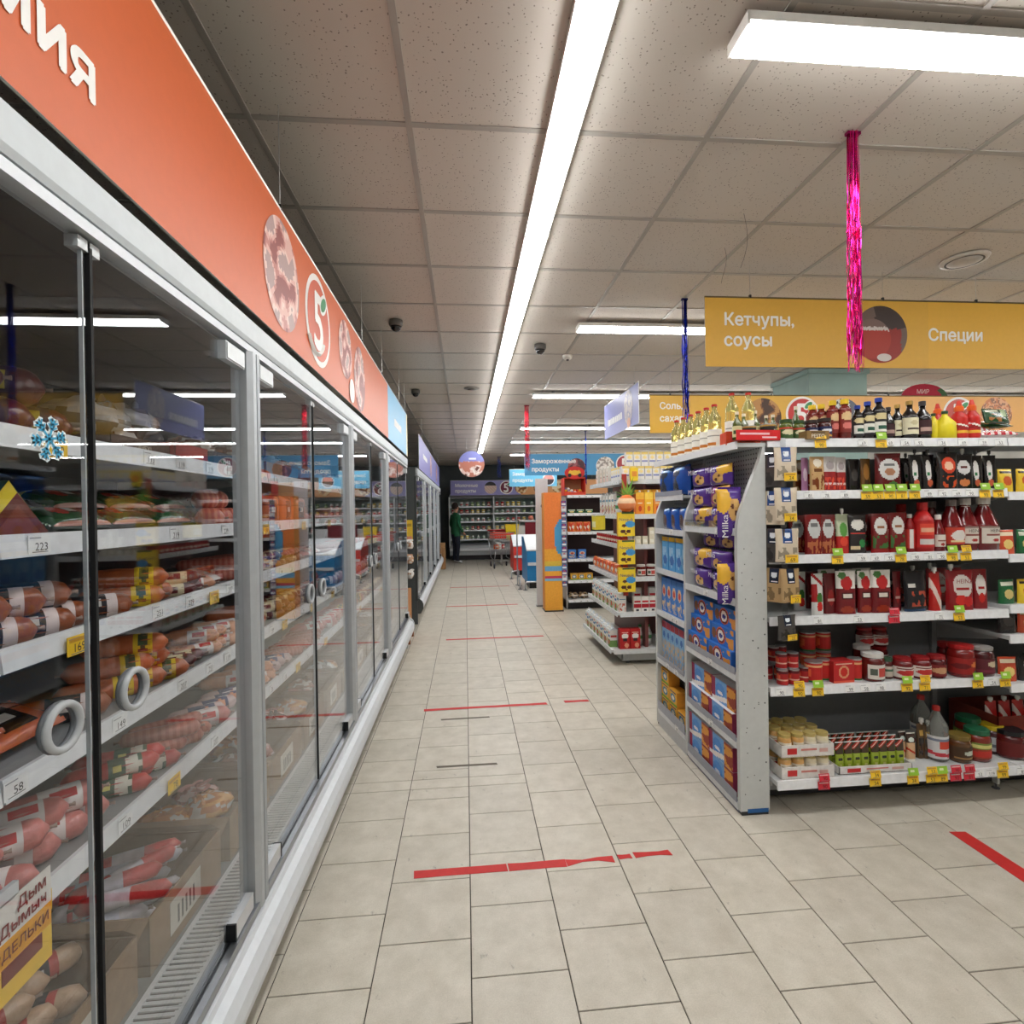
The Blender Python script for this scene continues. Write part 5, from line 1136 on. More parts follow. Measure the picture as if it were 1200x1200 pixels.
# a clip of bare grey top deck over the biscuit bay
rg = random.Random(11)
for nm, items in G1.items():
    z = LV[nm] - .0048
    for kind, x, w, h, off in items:
        p = P[kind]
        thick = w * p.size[1] / p.size[0]
        place(p, (x, 2.6 + off + max(0, thick / 2 - .045), z), rg.uniform(-.12, .12), w=w, h=h, where=f'{nm} sauce shelf', side='left')
        if nm in ('second', 'third', 'fourth') and off < .03 and kind not in ('p_oval',):
            place(p, (x + rg.uniform(-.005, .005), 2.74 + off, z), rg.uniform(-.12, .12), w=w * .95, h=h * .97, where=f'back row of {nm} sauce shelf', side='left')
for nm, tl in G1TAGS.items():
    z = LV[nm]; yf = 2.5 if nm == 'bottom' else Y1
    for i, (x, k) in enumerate(tl):
        num = rg.choice(['53', '59', '90', '99', '69', '16', '14', '119', '58', '89', '92', '78', '71', '98', '54', '81', '34'])
        yy = yf - .0065
        price_tag(k, num, SH[nm], (x - ORG[0], yy - ORG[1] - (.003 if k != 'w' else 0), z - .022 - (.008 if k != 'w' else 0)), 0, R(-6), 1.0 if k == 'w' else 1.12)
        if k in 'yr' and (nm != 'second') : price_tag({'y': 'y' if i % 2 else 'g', 'r': 'r'}[k], num, SH[nm], (x - ORG[0], yy - ORG[1] - .006, z + .012), 0, R(-14), 1.0)
        if nm == 'second' and k == 'y': price_tag('g', num, SH[nm], (x - ORG[0], yy - ORG[1] - .006, z + .01), 0, R(-14), 1.0)
# lying packets at the right of the top shelf
for i, (k, x, y, z, rz, tl) in enumerate([('check_pk', 2.80, 2.64, .026, .12, -80), ('check_pk', 2.93, 2.63, .026, -.1, -78), ('check_pk', 2.88, 2.72, .062, .1, -82), ('green_pk', 3.02, 2.74, .09, -.08, -70), ('green_pk', 2.97, 2.70, .1, .1, -12)]):
    place(P[k], (x, y, LV['top'] + z), rot=(R(tl), 0, rz), where='top sauce shelf', side='left')
for x, z in ((2.86, .0), (3.05, 0)): place(P['tea_y'], (x + .02, 2.85, LV['top'] - .0048), 0.1, w=.16, h=.075, where='back of top sauce shelf', side='left')
place(P['pesto'], (1.79, 2.585, LV['top'] - .0048), 0.05, where='top sauce shelf')
# small tins stacked on the fifth shelf
for x, y, t in ((1.63, 2.6, 1), (1.692, 2.6, 1), (1.66, 2.66, 2), (1.72, 2.68, 2), (1.60, 2.68, 1), (1.75, 2.66, 1)):
    for q in range(t): place(P['can_s'], (x + rg.uniform(-.004, .004), y + .02 + .06 * (q > 0), LV['fifth'] - .0048 + .081 * (q + 1 if y < 2.65 else q)), 0, w=.056, h=.08, where='stack on fifth sauce shelf', side='left')
for x in (1.9, 1.99): place(P['can_m'], (x, 2.8, LV['fifth'] - .0048), w=.08, h=.11, where='rear of fifth sauce shelf'), place(P['can_m'], (x, 2.8, LV['fifth'] + .106), w=.08, h=.11, where='rear stack of fifth sauce shelf')
for x in (2.28, 2.37): place(P['jar_r'], (x, 2.85, LV['fifth'] - .0048), w=.09, h=.11, where='rear of fifth sauce shelf'), place(P['jar_r'], (x, 2.85, LV['fifth'] + .106), w=.09, h=.11, where='rear stack of fifth sauce shelf')
# bottom shelf: trays of mustard, tray of mayonnaise sachets
BZ = LV['bottom'] - .0048
MT = open_tray('jar_tray', 'white cardboard tray of mustard jars', .28, .34, .06, (222, 218, 212), (150, 130, 104))
def tray_print(p):
    m = MB(); w, d, h = p.size
    m.box((-w * .3, -d / 2 - .001, h * .5), (w * .18, .001, h * .5), (196, 44, 44)); m.box((w * .02, -d / 2 - .001, h * .6), (w * .3, .001, h * .16), (206, 130, 120)); m.box((w * .3, -d / 2 - .001, h * .5), (w * .16, .001, h * .3), (214, 170, 160))
    p.meshes.append(('tray_print', m.mesh('tray_print', PAPER)))
tray_print(MT)
for lev in range(2):
    zb = BZ + lev * .11
    place(MT, (1.705, 2.69, zb), 0, where=('bottom sauce shelf', 'lower mustard jars')[lev])
    for r_ in range(3):
        for c_ in range(4):
            k = 'must' if c_ < 2 else 'horse'
            place(P[k], (1.605 + c_ * .067, 2.56 + r_ * .085, zb + .0045), rg.uniform(-.3, .3), w=.066, h=.104, where=f'{("lower", "upper")[lev]} mustard tray', side='left', key=c_ + r_ * 10)
YT = open_tray('sachet_tray', 'white cardboard tray holding mayonnaise sachets', .4, .2, .04, (226, 222, 218), (120, 100, 80)); tray_print(YT)
place(YT, (2.08, 2.63, BZ), 0, where='bottom sauce shelf')
for r_ in range(3):
    for i, x in enumerate([1.905, 1.953, 1.999, 2.045, 2.101, 2.147, 2.193, 2.24]):
        place(P['mayo'], (x, 2.565 + r_ * .05, BZ + .0045), 0, w=.0455, h=.15, where=('front row', 'middle row', 'rear row')[r_] + ' of sachet tray', side='left')
RT = open_tray('display_carton', 'brown and red carton with sloping sides', .4, .3, .2, (120, 44, 30), (90, 36, 26), None)
place(RT, (3.1, 2.8, BZ), 0, where='bottom sauce shelf beyond the jars')
for i in range(4): place(P['p_thin'], (2.96 + i * .085, 2.75, BZ + .09), 0, w=.07, h=.16, where='red carton of the bottom shelf')
# spice bay
mkp('spice_y', 'yellow spice packet', (226, 190, 50), ('e', .5, .5, .3, .2, (200, 90, 40)), ('r', .1, .8, .9, .9, (60, 50, 40)))
mkp('spice_o', 'orange red spice packet', (206, 80, 50), ('e', .5, .4, .3, .2, (230, 200, 120)), ('r', .1, .75, .9, .9, (240, 220, 190)))
mkp('spice_g', 'dark green spice packet', (30, 96, 54), ('e', .5, .4, .3, .2, (210, 190, 120)), ('r', .1, .75, .9, .9, (226, 230, 210)))
for nm, ks in (('second', ['spice_y', 'spice_y', 'spice_o']), ('third', ['spice_o', 'spice_g', 'spice_y']), ('fourth', ['spice_g', 'spice_y', 'spice_g']), ('fifth', ['p_dark', 'spice_o']), ('sixth', ['spice_o', 'p_bw', 'spice_g'])):
    for i in range(11):
        z = LV2[nm] - .0048
        place(P[ks[i % len(ks)]], (2.92 + i * .112, 2.62, z), rg.uniform(-.15, .15), w=.1, h=.13, where=f'{nm} spice shelf', side='left')
# hanging packets on clip strips at the left end of the sauce bay
def nut(key, desc, bg, badge):
    m = prn(bg, ('r', .3, .55, .72, 1, badge), ('e', .5, .8, .14, .09, (226, 232, 240)), ('n', .1, .05, .9, .45, tuple(int(q * .72) for q in bg), 5, .4), ('r', .36, .6, .66, .64, (230, 230, 236)))
    P[key] = pouch('hanging_packet', desc, m, .115, .16, .035, cat='packet')
nut('nut_w', 'cream snack packet with navy badge', (206, 192, 170), (34, 70, 130)); nut('nut_b', 'brown paper snack packet with navy badge', (176, 146, 104), (30, 40, 60)); nut('nut_d', 'dark grey curled snack packet', (70, 66, 64), (40, 46, 60))
strip = tag(build(MB().box((0, 0, .53), (.03, .0015, 1.02), (216, 220, 222)).box((0, .02, 1.045), (.03, .04, .0015), (216, 220, 222)), 'clip_strip', ACRYL, None, loc=(1.6, 2.53, .86)), 'clear clip strip hanging at the left end of the sauce shelves', 'hanger')
for k, x, z, num, rz in (('nut_w', 1.59, 1.69, '24', -.1), ('nut_w', 1.588, 1.49, '34', -.1), ('nut_w', 1.592, 1.285, '69', -.15), ('nut_b', 1.605, 1.085, '23', .2), ('nut_d', 1.585, .90, '23', .25)):
    o = place(P[k], (x, 2.495, z), rz, h=.165 if k != 'nut_d' else .12, where='clip strip', side='top', key=-z)
    price_tag('y', num, o, (.012, -.024, .016), 0, 0, 1.1)
for k, x, z in (('nut_d', 1.548, 1.66), ('nut_w', 1.545, 1.47), ('nut_d', 1.545, 1.28), ('nut_b', 1.55, 1.08)):
    place(P[k], (x, 2.535, z), -.95, h=.17, where='clip strip, turned sideways', side='top', key=-z)

# ------------------------------------------------------------------ biscuit end bay
EO = (1.44, 2.56, 0)
E_ = tag(new('end_bay', None, None, EO), 'pale grey end bay of biscuits facing the aisle', 'shelving')
def side(y, t=.028, holes=False, foot=True):
    poly = [(1.363, .02), (1.517, .02), (1.517, 1.872), (1.507, 1.872), (1.488, 1.80), (1.446, 1.70), (1.405, 1.60), (1.378, 1.53), (1.366, 1.47), (1.363, 1.38)]
    m = MB().extrude(poly, 'y', y, y + t, (196, 199, 197))
    if foot: m.box((1.44, y + t / 2, .01), (.14, t, .02), (40, 40, 42))
    gpart(E_, EO, m, 'side_panel')
    if holes:
        r_ = random.Random(5); hb = MB()
        for i in range(34):
            hb.disc((r_.choice((1.386, 1.40, 1.44, 1.466, 1.5)) + r_.uniform(-.003, .003), y - .0006, .1 + r_.random() * 1.3), .0032 if i % 4 else .0045, ((1, 0, 0), (0, 0, 1)), (74, 76, 76), 1, 7)
        gpart(E_, EO, hb, 'screw_holes', PLAST)
        gpart(E_, EO, MB().box((1.455, y - .001, .022), (.11, .002, .02), (30, 90, 150)), 'tape_patch', PAPER)
side(2.55, holes=True); side(3.185); side(3.69)
gpart(E_, EO, MB().box((1.512, 3.13, .94), (.012, 1.12, 1.85), (176, 180, 178)), 'back_board', PERF)
gpart(E_, EO, MB().box((1.445, 3.13, 1.875), (.15, 1.16, .02), (200, 203, 203)).extrude([(1.362, 1.855), (1.372, 1.855), (1.372, 1.893), (1.362, 1.893)], 'y', 2.55, 3.71, (226, 228, 230)), 'top_deck')
def eshelf(y0, y1, z, lip=0.0, lipmat=None, tags=()):
    s = gpart(E_, EO, MB().box((1.435, (y0 + y1) / 2, z - .008), (.14, y1 - y0, .016), (190, 193, 193)), 'shelf')
    gpart(s, EO, MB().extrude([(1.362, z - .03), (1.368, z - .03), (1.368, z + .008), (1.362, z + .008)], 'y', y0, y1, (216, 219, 222)), 'price_rail', PLAST)
    if lip: gpart(s, EO, MB().box((1.361, (y0 + y1) / 2, z + lip / 2 + .004), (.004, y1 - y0 - .01, lip), (150, 154, 166)), 'shelf_lip', lipmat or PLAST)
    for t in tags: price_tag('w', rg.choice(['99', '89', '54', '119']), s, (1.3595 - EO[0], t - EO[1], z - .008), R(-90), 0, 1.0)
for z, lip, lm, tg in ((1.445, .04, ACRYL, (2.75,)), (1.085, 0, None, (2.9,)), (.70, .035, None, (2.86,)), (.355, .035, None, (2.86,)), (.045, .05, None, ())): eshelf(2.58, 3.185, z, lip, lm, tg)
for z, lip, tg in ((1.64, .03, ()), (1.41, 0, (3.4,)), (1.13, 0, ()), (.83, 0, (3.4, 3.33)), (.49, .03, (3.35, 3.5)), (.12, .06, (3.35,))): eshelf(3.215, 3.69, z, lip, None, tg)
gpart(E_, EO, MB().box((1.372, 2.88, .025), (.012, .6, .05), (120, 122, 140)).box((1.372, 3.45, .06), (.012, .48, .12), (186, 188, 190)), 'kick_plate')
def aisle(kind, y, z, where, w=None, h=None, d=None, x=1.425, rot=None, rz=0.0, desc=None):
    return place(P[kind], (x, y, z), where=where, side='far end', key=-y, w=w, h=h, d=d, rot=rot if rot else (0, 0, R(-90) + rz), desc=desc)
b1 = 'top biscuit shelf'; mk = [['milka_y', 'milka_y'], ['milka_p', 'milka_r'], ['milka_p', 'milka_y']]
for r_ in range(3):
    for c_, y in enumerate((3.05, 2.82)): aisle(mk[r_][c_], y + .01 * (r_ % 2), 1.4455 + .118 * r_, b1, w=.215, h=.118, d=.07, rz=rg.uniform(-.08, .08))
aisle('milka_y', 2.61, 1.535, b1, w=.24, h=.13, d=.05, x=1.42, rot=(R(90), R(-90), R(-90)), desc='upright purple cookie packet beside the side panel')
b2 = 'second biscuit shelf'
for r_ in range(2):
    for c_, y in enumerate((3.05, 2.82)): aisle(['milka_p', 'milka_y'][(r_ + c_) % 2] if r_ else 'milka_p', y, 1.0855 + .118 * r_, b2, w=.215, h=.116, d=.07, x=1.42 + .0 * r_, rz=rg.uniform(-.12, .12))
for y in (3.0, 2.8): aisle('milka_p', y, 1.322, b2, w=.2, h=.11, d=.06, x=1.46, rz=.1, desc='purple cookie packet at the back')
aisle('milka_y', 2.62, 1.17, b2, w=.2, h=.13, d=.05, x=1.42, rot=(R(90), R(-90), R(-90)), desc='upright purple cookie packet beside the side panel')
for r_ in range(3):
    for y in (3.04, 2.77): aisle('choco', y - .0 * r_, .7005 + .104 * r_, 'third biscuit shelf', w=.262, h=.103, d=.1, x=1.42 + .02 * r_)
for r_ in range(2):
    for y in (3.04, 2.77): aisle('bear', y, .3555 + .125 * r_, 'fourth biscuit shelf', w=.262, h=.124, d=.1, x=1.42 + .02 * r_)
    for y in (3.04, 2.77): aisle('bear', y, .0455 + .128 * r_, 'lowest biscuit shelf', w=.262, h=.127, d=.11, x=1.425)
c1 = 'outer biscuit bay'
for y in (3.56, 3.34): aisle('blue_bag', y, 1.6405, 'top outer biscuit shelf', w=.22, h=.2, d=.1, rz=rg.uniform(-.2, .2))
for y in (3.58, 3.44, 3.3): aisle('blue_cup', y, 1.4105, 'second outer biscuit shelf', w=.135, h=.155, d=.07)
for y in (3.6, 3.48, 3.36, 3.26): aisle('wafer', y, 1.1305, 'third outer biscuit shelf', w=.11, h=.23, d=.06)
for y in (3.63, 3.54, 3.45, 3.36, 3.27): aisle('straw', y, .8305, 'fourth outer biscuit shelf', w=.085, h=.24, d=.06)
for y in (3.64, 3.565, 3.49, 3.415, 3.34, 3.265): aisle('crispy', y, .4905, 'fifth outer biscuit shelf', w=.07, h=.27, d=.06)
for i, y in enumerate((3.61, 3.47, 3.33)):
    for r_ in range((3, 2, 1)[i]): aisle('tea_y', y, .1205 + .102 * r_, 'bottom outer biscuit shelf', w=.13, h=.1, d=.08)
# oil on the top deck
for i, (x, y) in enumerate([(1.43, 3.45), (1.43, 3.34), (1.43, 3.23), (1.43, 3.12), (1.43, 3.01), (1.43, 2.91)]): place(P['oil'], (x, y, 1.8855), R(-60), w=.078, h=.265, where='top of the biscuit bay', side='far end', key=-y)
OT = open_tray('oil_tray', 'orange and white cardboard oil tray', .17, .12, .07, (206, 70, 34), (150, 110, 70)); tray_print(OT)
place(OT, (1.455, 2.68, 1.8855), R(-12), where='top of the biscuit bay')
for x, y in ((1.418, 2.69), (1.50, 2.672)): place(P['oil'], (x, y, 1.8905), R(-12), w=.07, h=.275, where='oil tray')
ps = tag(build(MB().box((0, 0, .03), (.24, .002, .05), (214, 40, 44)).box((-.02, -.0015, .036), (.16, .001, .01), (240, 200, 200)).box((.06, -.0015, .018), (.08, .001, .008), (240, 210, 210)).box((0, .02, .004), (.24, .04, .002), (206, 40, 44)), 'promo_strip', PLAST, None, loc=(1.475, 2.536, 1.893), rz=R(3)), 'red plastic promo strip on the corner of the top sauce shelf', 'sign')
# ------------------------------------------------------------------ hanging signs
def axes(face):
    """text x, text y, outward normal"""
    return {'-y': (Vector((1, 0, 0)), Vector((0, 0, 1)), Vector((0, -1, 0))), '+x': (Vector((0, 1, 0)), Vector((0, 0, 1)), Vector((1, 0, 0))), '-x': (Vector((0, -1, 0)), Vector((0, 0, 1)), Vector((-1, 0, 0)))}[face]
def smat(face, p):
    u, v, n_ = axes(face); m = Matrix((u, v, n_)).transposed().to_4x4(); m.translation = p; return m
def picture(cols, seed, sc=2.2):
    def f(x, y):
        q = mnoise.noise(Vector((x * sc + seed, y * sc, seed * 1.7))) * 1.5 + .5; i = max(0, min(len(cols) - 1, int(q * len(cols)))); return cols[i]
    return f
class Sign:
    def __init__(s, name, label, face, c, w, h, panels, wires=(), edge=(226, 226, 222), z_top=CEIL):
        """panels: (fraction from, to, colour)"""
        s.face = face; s.c = Vector(c); s.u, s.v, s.n = axes(face); s.w, s.h = w, h
        s.o = tag(new(name, None, None, c), label, 'sign')
        t = .006
        b = MB(); P_ = lambda a, bb, k: tuple(s.u * a + s.v * bb + s.n * k)
        for f0, f1, colr in panels:
            a, e = (f0 - .5) * w, (f1 - .5) * w
            b.face([P_(a, -h / 2, 0), P_(e, -h / 2, 0), P_(e, h / 2, 0), P_(a, h / 2, 0)], colr)
            b.face([P_(e, -h / 2, -t), P_(a, -h / 2, -t), P_(a, h / 2, -t), P_(e, h / 2, -t)], colr)
        for q in ([(-w / 2, h / 2), (w / 2, h / 2)], [(w / 2, h / 2), (w / 2, -h / 2)], [(w / 2, -h / 2), (-w / 2, -h / 2)], [(-w / 2, -h / 2), (-w / 2, h / 2)]):
            b.face([P_(*q[0], 0), P_(*q[1], 0), P_(*q[1], -t), P_(*q[0], -t)], edge)
        build(b, 'sign_board', SIGN, s.o)
        r = MB()
        for q in ((h / 2 + .004), ): r.tube([P_(-w / 2, q, -t / 2), P_(w / 2, q, -t / 2)], .006, edge, 6)
        build(r, 'top_rail', STEEL, s.o)
        for f_ in wires:
            a = (f_ - .5) * w
            build(MB().tube([P_(a, h / 2, -t / 2), P_(a, z_top - c[2], -t / 2)], .0018, (190, 190, 188), 4).box(P_(a, h / 2 + .012, -t / 2), (.012, .012, .02), (60, 60, 60)), 'hanging_wire', STEEL, s.o)
    def pt(s, a, b, k=.002): return s.u * a + s.v * b + s.n * k
    def text(s, t, a, b, size, col=(245, 243, 236), align='l'):
        build(MB().text(t, size, smat(s.face, s.pt(a, b)), col, align, .026), 'lettering', SIGN, s.o)
    def blurred(s, a, b, w, hh, col=(240, 240, 240)):
        m = MB(); r_ = random.Random(int(a * 1000) + 3); x = 0
        while x < w:
            q = r_.uniform(.35, .8) * hh
            m.face([s.pt(a + x, b), s.pt(a + x + q, b), s.pt(a + x + q, b + hh * r_.uniform(.8, 1.1)), s.pt(a + x, b + hh)], col); x += q + hh * .12
        build(m, 'lettering', SIGN, s.o)
    def disc(s, a, b, r, fn, nm='food_picture', sq=1.0, rings=14, n=48, up=.002): build(MB().disc(s.pt(a, b, up), r, (s.u, s.v), fn, rings, n, sq), nm, SIGN, s.o)
    def logo(s, a, b, r, bg, ring=(244, 240, 236), five=(246, 243, 240)):
        m = MB(); m.disc(s.pt(a, b, .0018), r, (s.u, s.v), ring, 2, 36); m.disc(s.pt(a, b, .003), r * .87, (s.u, s.v), bg, 2, 36)
        m.text('5', r * 1.75, smat(s.face, s.pt(a - r * .05, b - r * .62, .0042)), five, 'c', .02)
        m.tube([s.pt(a - r * .3 + r * .62 * math.cos(t_), b - r * .28 + r * .5 * math.sin(t_), .0044) for t_ in [R(-150 + 12 * i) for i in range(12)]], r * .05, five, 4)
        m.disc(s.pt(a + r * .34, b + r * .5, .0050), r * .34, (s.u * .8 + s.v * .6, s.v * .8 - s.u * .6), five, 2, 18, .62)
        m.disc(s.pt(a + r * .34, b + r * .5, .0060), r * .27, (s.u * .8 + s.v * .6, s.v * .8 - s.u * .6), (60, 140, 90), 2, 18, .5)
        build(m, 'logo_badge', SIGN, s.o)
MEAT = [(150, 80, 76), (196, 130, 120), (224, 178, 168), (236, 206, 196), (180, 150, 146)]
BREAD = [(150, 96, 50), (206, 150, 90), (232, 196, 140), (240, 220, 180)]
# orange sign over the sausage fridge
s1 = Sign('hanging_sign', 'long orange sign over the sausage fridge, blue at its far end', '+x', (-.66, 2.72, 2.443), 7.04, .476, [(0, .78, (208, 98, 46)), (.78, .985, (120, 186, 226)), (.985, 1, (236, 226, 170))], wires=(.1, .4, .62, .74, .9, .97))
def yy(y): return y - 2.72
s1.text('Гастрономия', yy(1.022), 2.312 - 2.443, .127, (246, 244, 240), 'r')
s1.disc(yy(2.02), 0.0, .19, picture(MEAT, 1.2), sq=1.05); s1.logo(yy(2.50), 0.0, .205, (206, 92, 60)); s1.disc(yy(3.05), .04, .16, picture(MEAT, 4.2)); s1.disc(yy(3.45), -.03, .17, picture(MEAT, 6.1), sq=1.2); s1.disc(yy(3.2), -.16, .07, (240, 232, 226), rings=2, up=.004)
s1.blurred(yy(5.1), -.06, .55, .07)
# yellow signs
YS = (222, 172, 62)
s2 = Sign('hanging_sign', 'yellow sign reading ketchups, sauces and spices above the sauce gondola', '-y', (3.02, 3.2, 2.665), 3.0, .435, [(0, .505, YS), (.505, 1, (228, 176, 60))], wires=(.1, .4, .62, .9), edge=(120, 108, 80))
def xx(x, c=3.02): return x - c
s2.text('Кетчупы,', xx(1.64), .045, .108); s2.text('соусы', xx(1.64), -.085, .108); s2.text('Специи', xx(3.03), -.035, .108)
s2.disc(xx(2.7), .0, .185, lambda x, y: (60, 44, 40) if (x * x + y * y) > .98 or y > .2 and x > -.2 else ((150, 40, 30) if y < .3 and abs(x) < .75 else (110, 90, 80)))
s2.disc(xx(2.64), -.03, .13, lambda x, y: (206, 196, 190) if .42 < y < .6 else ((170, 50, 34) if y < .42 else (120, 96, 88)), 'bowl_picture', up=.0035); s2.disc(xx(2.72), -.15, .05, (216, 208, 200), 'bowl_picture', rings=2, sq=.5, up=.005)
s3 = Sign('hanging_sign', 'farther yellow sign reading salt, sugar behind the oil bottles', '-y', (4.154, 5.35, 2.539), 4.45, .392, [(0, .4, (226, 178, 70)), (.4, 1, (232, 176, 104))], wires=(.05, .3, .6), edge=(150, 130, 90))
def x3(x): return (x - 4.35) * .955
s3.text('Соль,', x3(2.13), .055, .095); s3.text('сахар,', x3(2.13), -.075, .095)
s3.disc(x3(3.32), -.03, .2, picture([(70, 46, 34), (130, 84, 50), (190, 140, 80)], 3.3)); s3.logo(x3(3.78), 0, .19, (196, 50, 50)); s3.disc(x3(4.27), -.02, .19, picture([(90, 96, 110), (200, 206, 210), (60, 66, 76)], 5.5)); s3.logo(x3(5.68), 0, .19, (200, 90, 80)); s3.disc(x3(6.15), 0, .19, picture([(206, 130, 90), (150, 110, 90), (226, 170, 130)], 8.5, 9))
s4 = Sign('hanging_sign', 'lilac sign hung edge-on over the second gondola', '-x', (1.8, 5.98, 2.655), 1.33, .42, [(0, 1, (138, 142, 196))], wires=(.1, .9))
s4.blurred(-.5, -.07, .55, .08); s4.disc(.32, .02, .15, picture([(190, 180, 186), (150, 146, 176), (206, 196, 190)], 2.4), sq=1.25); s4.disc(.34, -.16, .06, (226, 170, 140), rings=2, up=.004)
# far blue and lilac signs
s5 = Sign('hanging_sign', 'wide blue sign for frozen foods behind the second gondola', '-y', (2.56, 11.0, 2.505), 2.62, .45, [(0, 1, (76, 152, 200))], wires=(.1, .5, .9))
s5.text('Замороженные', -1.16, .03, .125); s5.text('продукты', -1.16, -.14, .125); s5.disc(-.2, -.06, .19, picture([(70, 34, 44), (120, 54, 60), (156, 90, 92)], 2.2)); s5.disc(.42, -.04, .2, picture([(160, 150, 142), (222, 214, 204), (236, 230, 222)], 7.7, 4)); s5.logo(.85, .0, .2, (176, 70, 76))
s6 = Sign('hanging_sign', 'smaller pale blue sign for frozen foods near the far wall', '-y', (1.85, 14.2, 2.42), 1.3, .46, [(0, 1, (110, 190, 226))], wires=(.1, .9))
s6.text('Замороженные', -.57, .07, .12); s6.text('продукты', -.57, -.1, .12); s6.disc(.42, -.04, .17, lambda x, y: (60, 50, 54) if y < 0 and x * x + y * y < .7 else ((222, 150, 140) if x * x + y * y < .6 else (220, 232, 240)))
s7 = Sign('hanging_sign', 'long lilac and orange sign along the far dairy fridge', '-y', (2.05, 16.55, 2.27), 5.0, .46, [(0, .44, (150, 146, 204)), (.44, 1, (232, 168, 110))], wires=(.1, .5, .9))
s7.text('Молочные', -2.36, .03, .14); s7.text('продукты', -2.36, -.14, .14); s7.disc(-1.25, 0, .19, lambda x, y: (40, 34, 40) if y > .35 else ((226, 200, 186) if (x + y) % .5 < .35 else (206, 176, 166))); s7.logo(-.75, 0, .21, (120, 30, 60))
s7.disc(-.28, 0, .2, picture(BREAD, 1.1)); s7.disc(.3, 0, .2, picture(BREAD, 3.1)); s7.disc(.9, 0, .2, picture(BREAD, 5.1)); s7.disc(1.5, 0, .2, picture(BREAD, 7.1))
s8 = Sign('hanging_sign', 'lilac sign above the farther glass-door fridge', '+x', (-.66, 10.85, 2.44), 6.1, .5, [(0, 1, (146, 146, 206))], wires=(.1, .35, .6, .9))
s8.disc(-.4, 0, .21, picture([(206, 170, 180), (226, 200, 196), (190, 120, 110)], 2.9)); s8.blurred(-2.3, -.03, .9, .08); s8.disc(1.6, 0, .2, picture(MEAT, 9.2))
# round sign
rd = tag(new('round_sign', None, None, (.145, 11.0, 2.53)), 'round lilac hanging sign with a food picture above the aisle', 'sign')
def rc(x, y): return (136, 140, 206) if y > .2 else picture([(110, 60, 50), (214, 190, 180), (236, 226, 220), (226, 196, 186), (190, 120, 100)], 5.0)(x, y)
build(MB().disc((0, 0, 0), .27, ((1, 0, 0), (0, 0, 1)), rc, 9, 32).move(Matrix.Translation((0, 0, 0))), 'sign_board', SIGN, rd)
build(MB().lathe([(.27, 0), (.27, .01)], (226, 224, 226), 32).move(Matrix.Rotation(R(-90), 4, 'X') @ Matrix.Translation((0, 0, .001))), 'sign_back', SIGN, rd)
build(MB().box((.02, -.003, .11), (.15, .001, .035), (236, 236, 246)), 'lettering', SIGN, rd)
build(MB().tube([(-.1, .004, .25), (-.1, .004, CEIL - 2.53)], .002, (190, 190, 190), 4).tube([(.1, .004, .25), (.1, .004, CEIL - 2.53)], .002, (190, 190, 190), 4), 'hanging_wire', STEEL, rd)
# red oval sign near the column
ov = tag(new('oval_sign', None, None, (5.63, 6.0, 2.86)), 'red oval sign with white lettering beyond the farther yellow sign', 'sign')
build(MB().disc((0, 0, 0), .31, ((1, 0, 0), (0, 0, 1)), lambda x, y: (60, 110, 70) if x > .62 else (186, 30, 66), 4, 32, .55), 'sign_board', SIGN, ov)
build(MB().text('МИР', .075, smat('-y', Vector((-.02, -.002, .05))), (244, 230, 234), 'c').text('ДЕТСТВА', .075, smat('-y', Vector((-.02, -.002, -.04))), (244, 230, 234), 'c'), 'lettering', SIGN, ov)
build(MB().tube([(0, 0, .17), (0, 0, CEIL - 2.86)], .002, (190, 190, 190), 4), 'hanging_wire', STEEL, ov)
build(MB().lathe([(.31, 0), (.31, .008)], (206, 206, 206), 32).move(Matrix.Scale(.55, 4, (0, 0, 1)) @ Matrix.Rotation(R(-90), 4, 'X') @ Matrix.Translation((0, 0, .001))), 'sign_back', SIGN, ov)

# ------------------------------------------------------------------ tinsel
def tinsel(x, y, length, w, col, n, label, seed):
    r_ = random.Random(seed); m = MB()
    for i in range(n):
        a = r_.uniform(0, 6.28); rr = w * .5 * math.sqrt(r_.random()); x0, y0 = rr * math.cos(a), rr * math.sin(a) * .7
        l = length * r_.uniform(.9, 1.0); k = 22; pw = r_.uniform(.0012, .0022); ph = r_.uniform(0, 6.28); yaw = r_.uniform(0, 3.14); pts = []
        for j in range(k + 1):
            t = j / k; wob = .006 * math.sin(ph + t * 23) * t + .003 * r_.uniform(-1, 1) * (t > .3); tw = yaw + t * 9 * math.sin(ph) + r_.uniform(-.7, .7) * (t > .3)
            c = Vector((x0 * (.75 + .3 * t) + wob, y0 * (.75 + .3 * t) + wob * .6, -l * t)); d = Vector((math.cos(tw), math.sin(tw), 0)) * pw
            pts.append((c - d, c + d))
        for (a0, b0), (a1, b1) in zip(pts, pts[1:]): m.face([a0, b0, b1, a1], tuple(max(0, min(255, int(q * r_.uniform(.85, 1.1)))) for q in col))
    o = tag(new('tinsel_garland', None, None, (x, y, CEIL)), label, 'garland')
    build(m, 'foil_strips', FOIL, o); build(MB().box((0, 0, -.006), (w * .9, .02, .012), tuple(int(q * .7) for q in col)), 'top_knot', FOIL, o)
tinsel(1.585, 2.008, .97, .062, (226, 40, 140), 64, 'magenta tinsel garland hanging in front of the yellow sign', 1)
tinsel(1.60, 3.688, .92, .05, (20, 40, 160), 40, 'blue tinsel garland hanging behind the yellow sign', 2)
tinsel(.905, 7.571, .95, .085, (206, 34, 60), 44, 'red tinsel garland hanging before the blue sign', 3)
tinsel(.972, 14.9, .62, .12, (24, 44, 130), 26, 'small dark blue tinsel garland far down the aisle', 4)
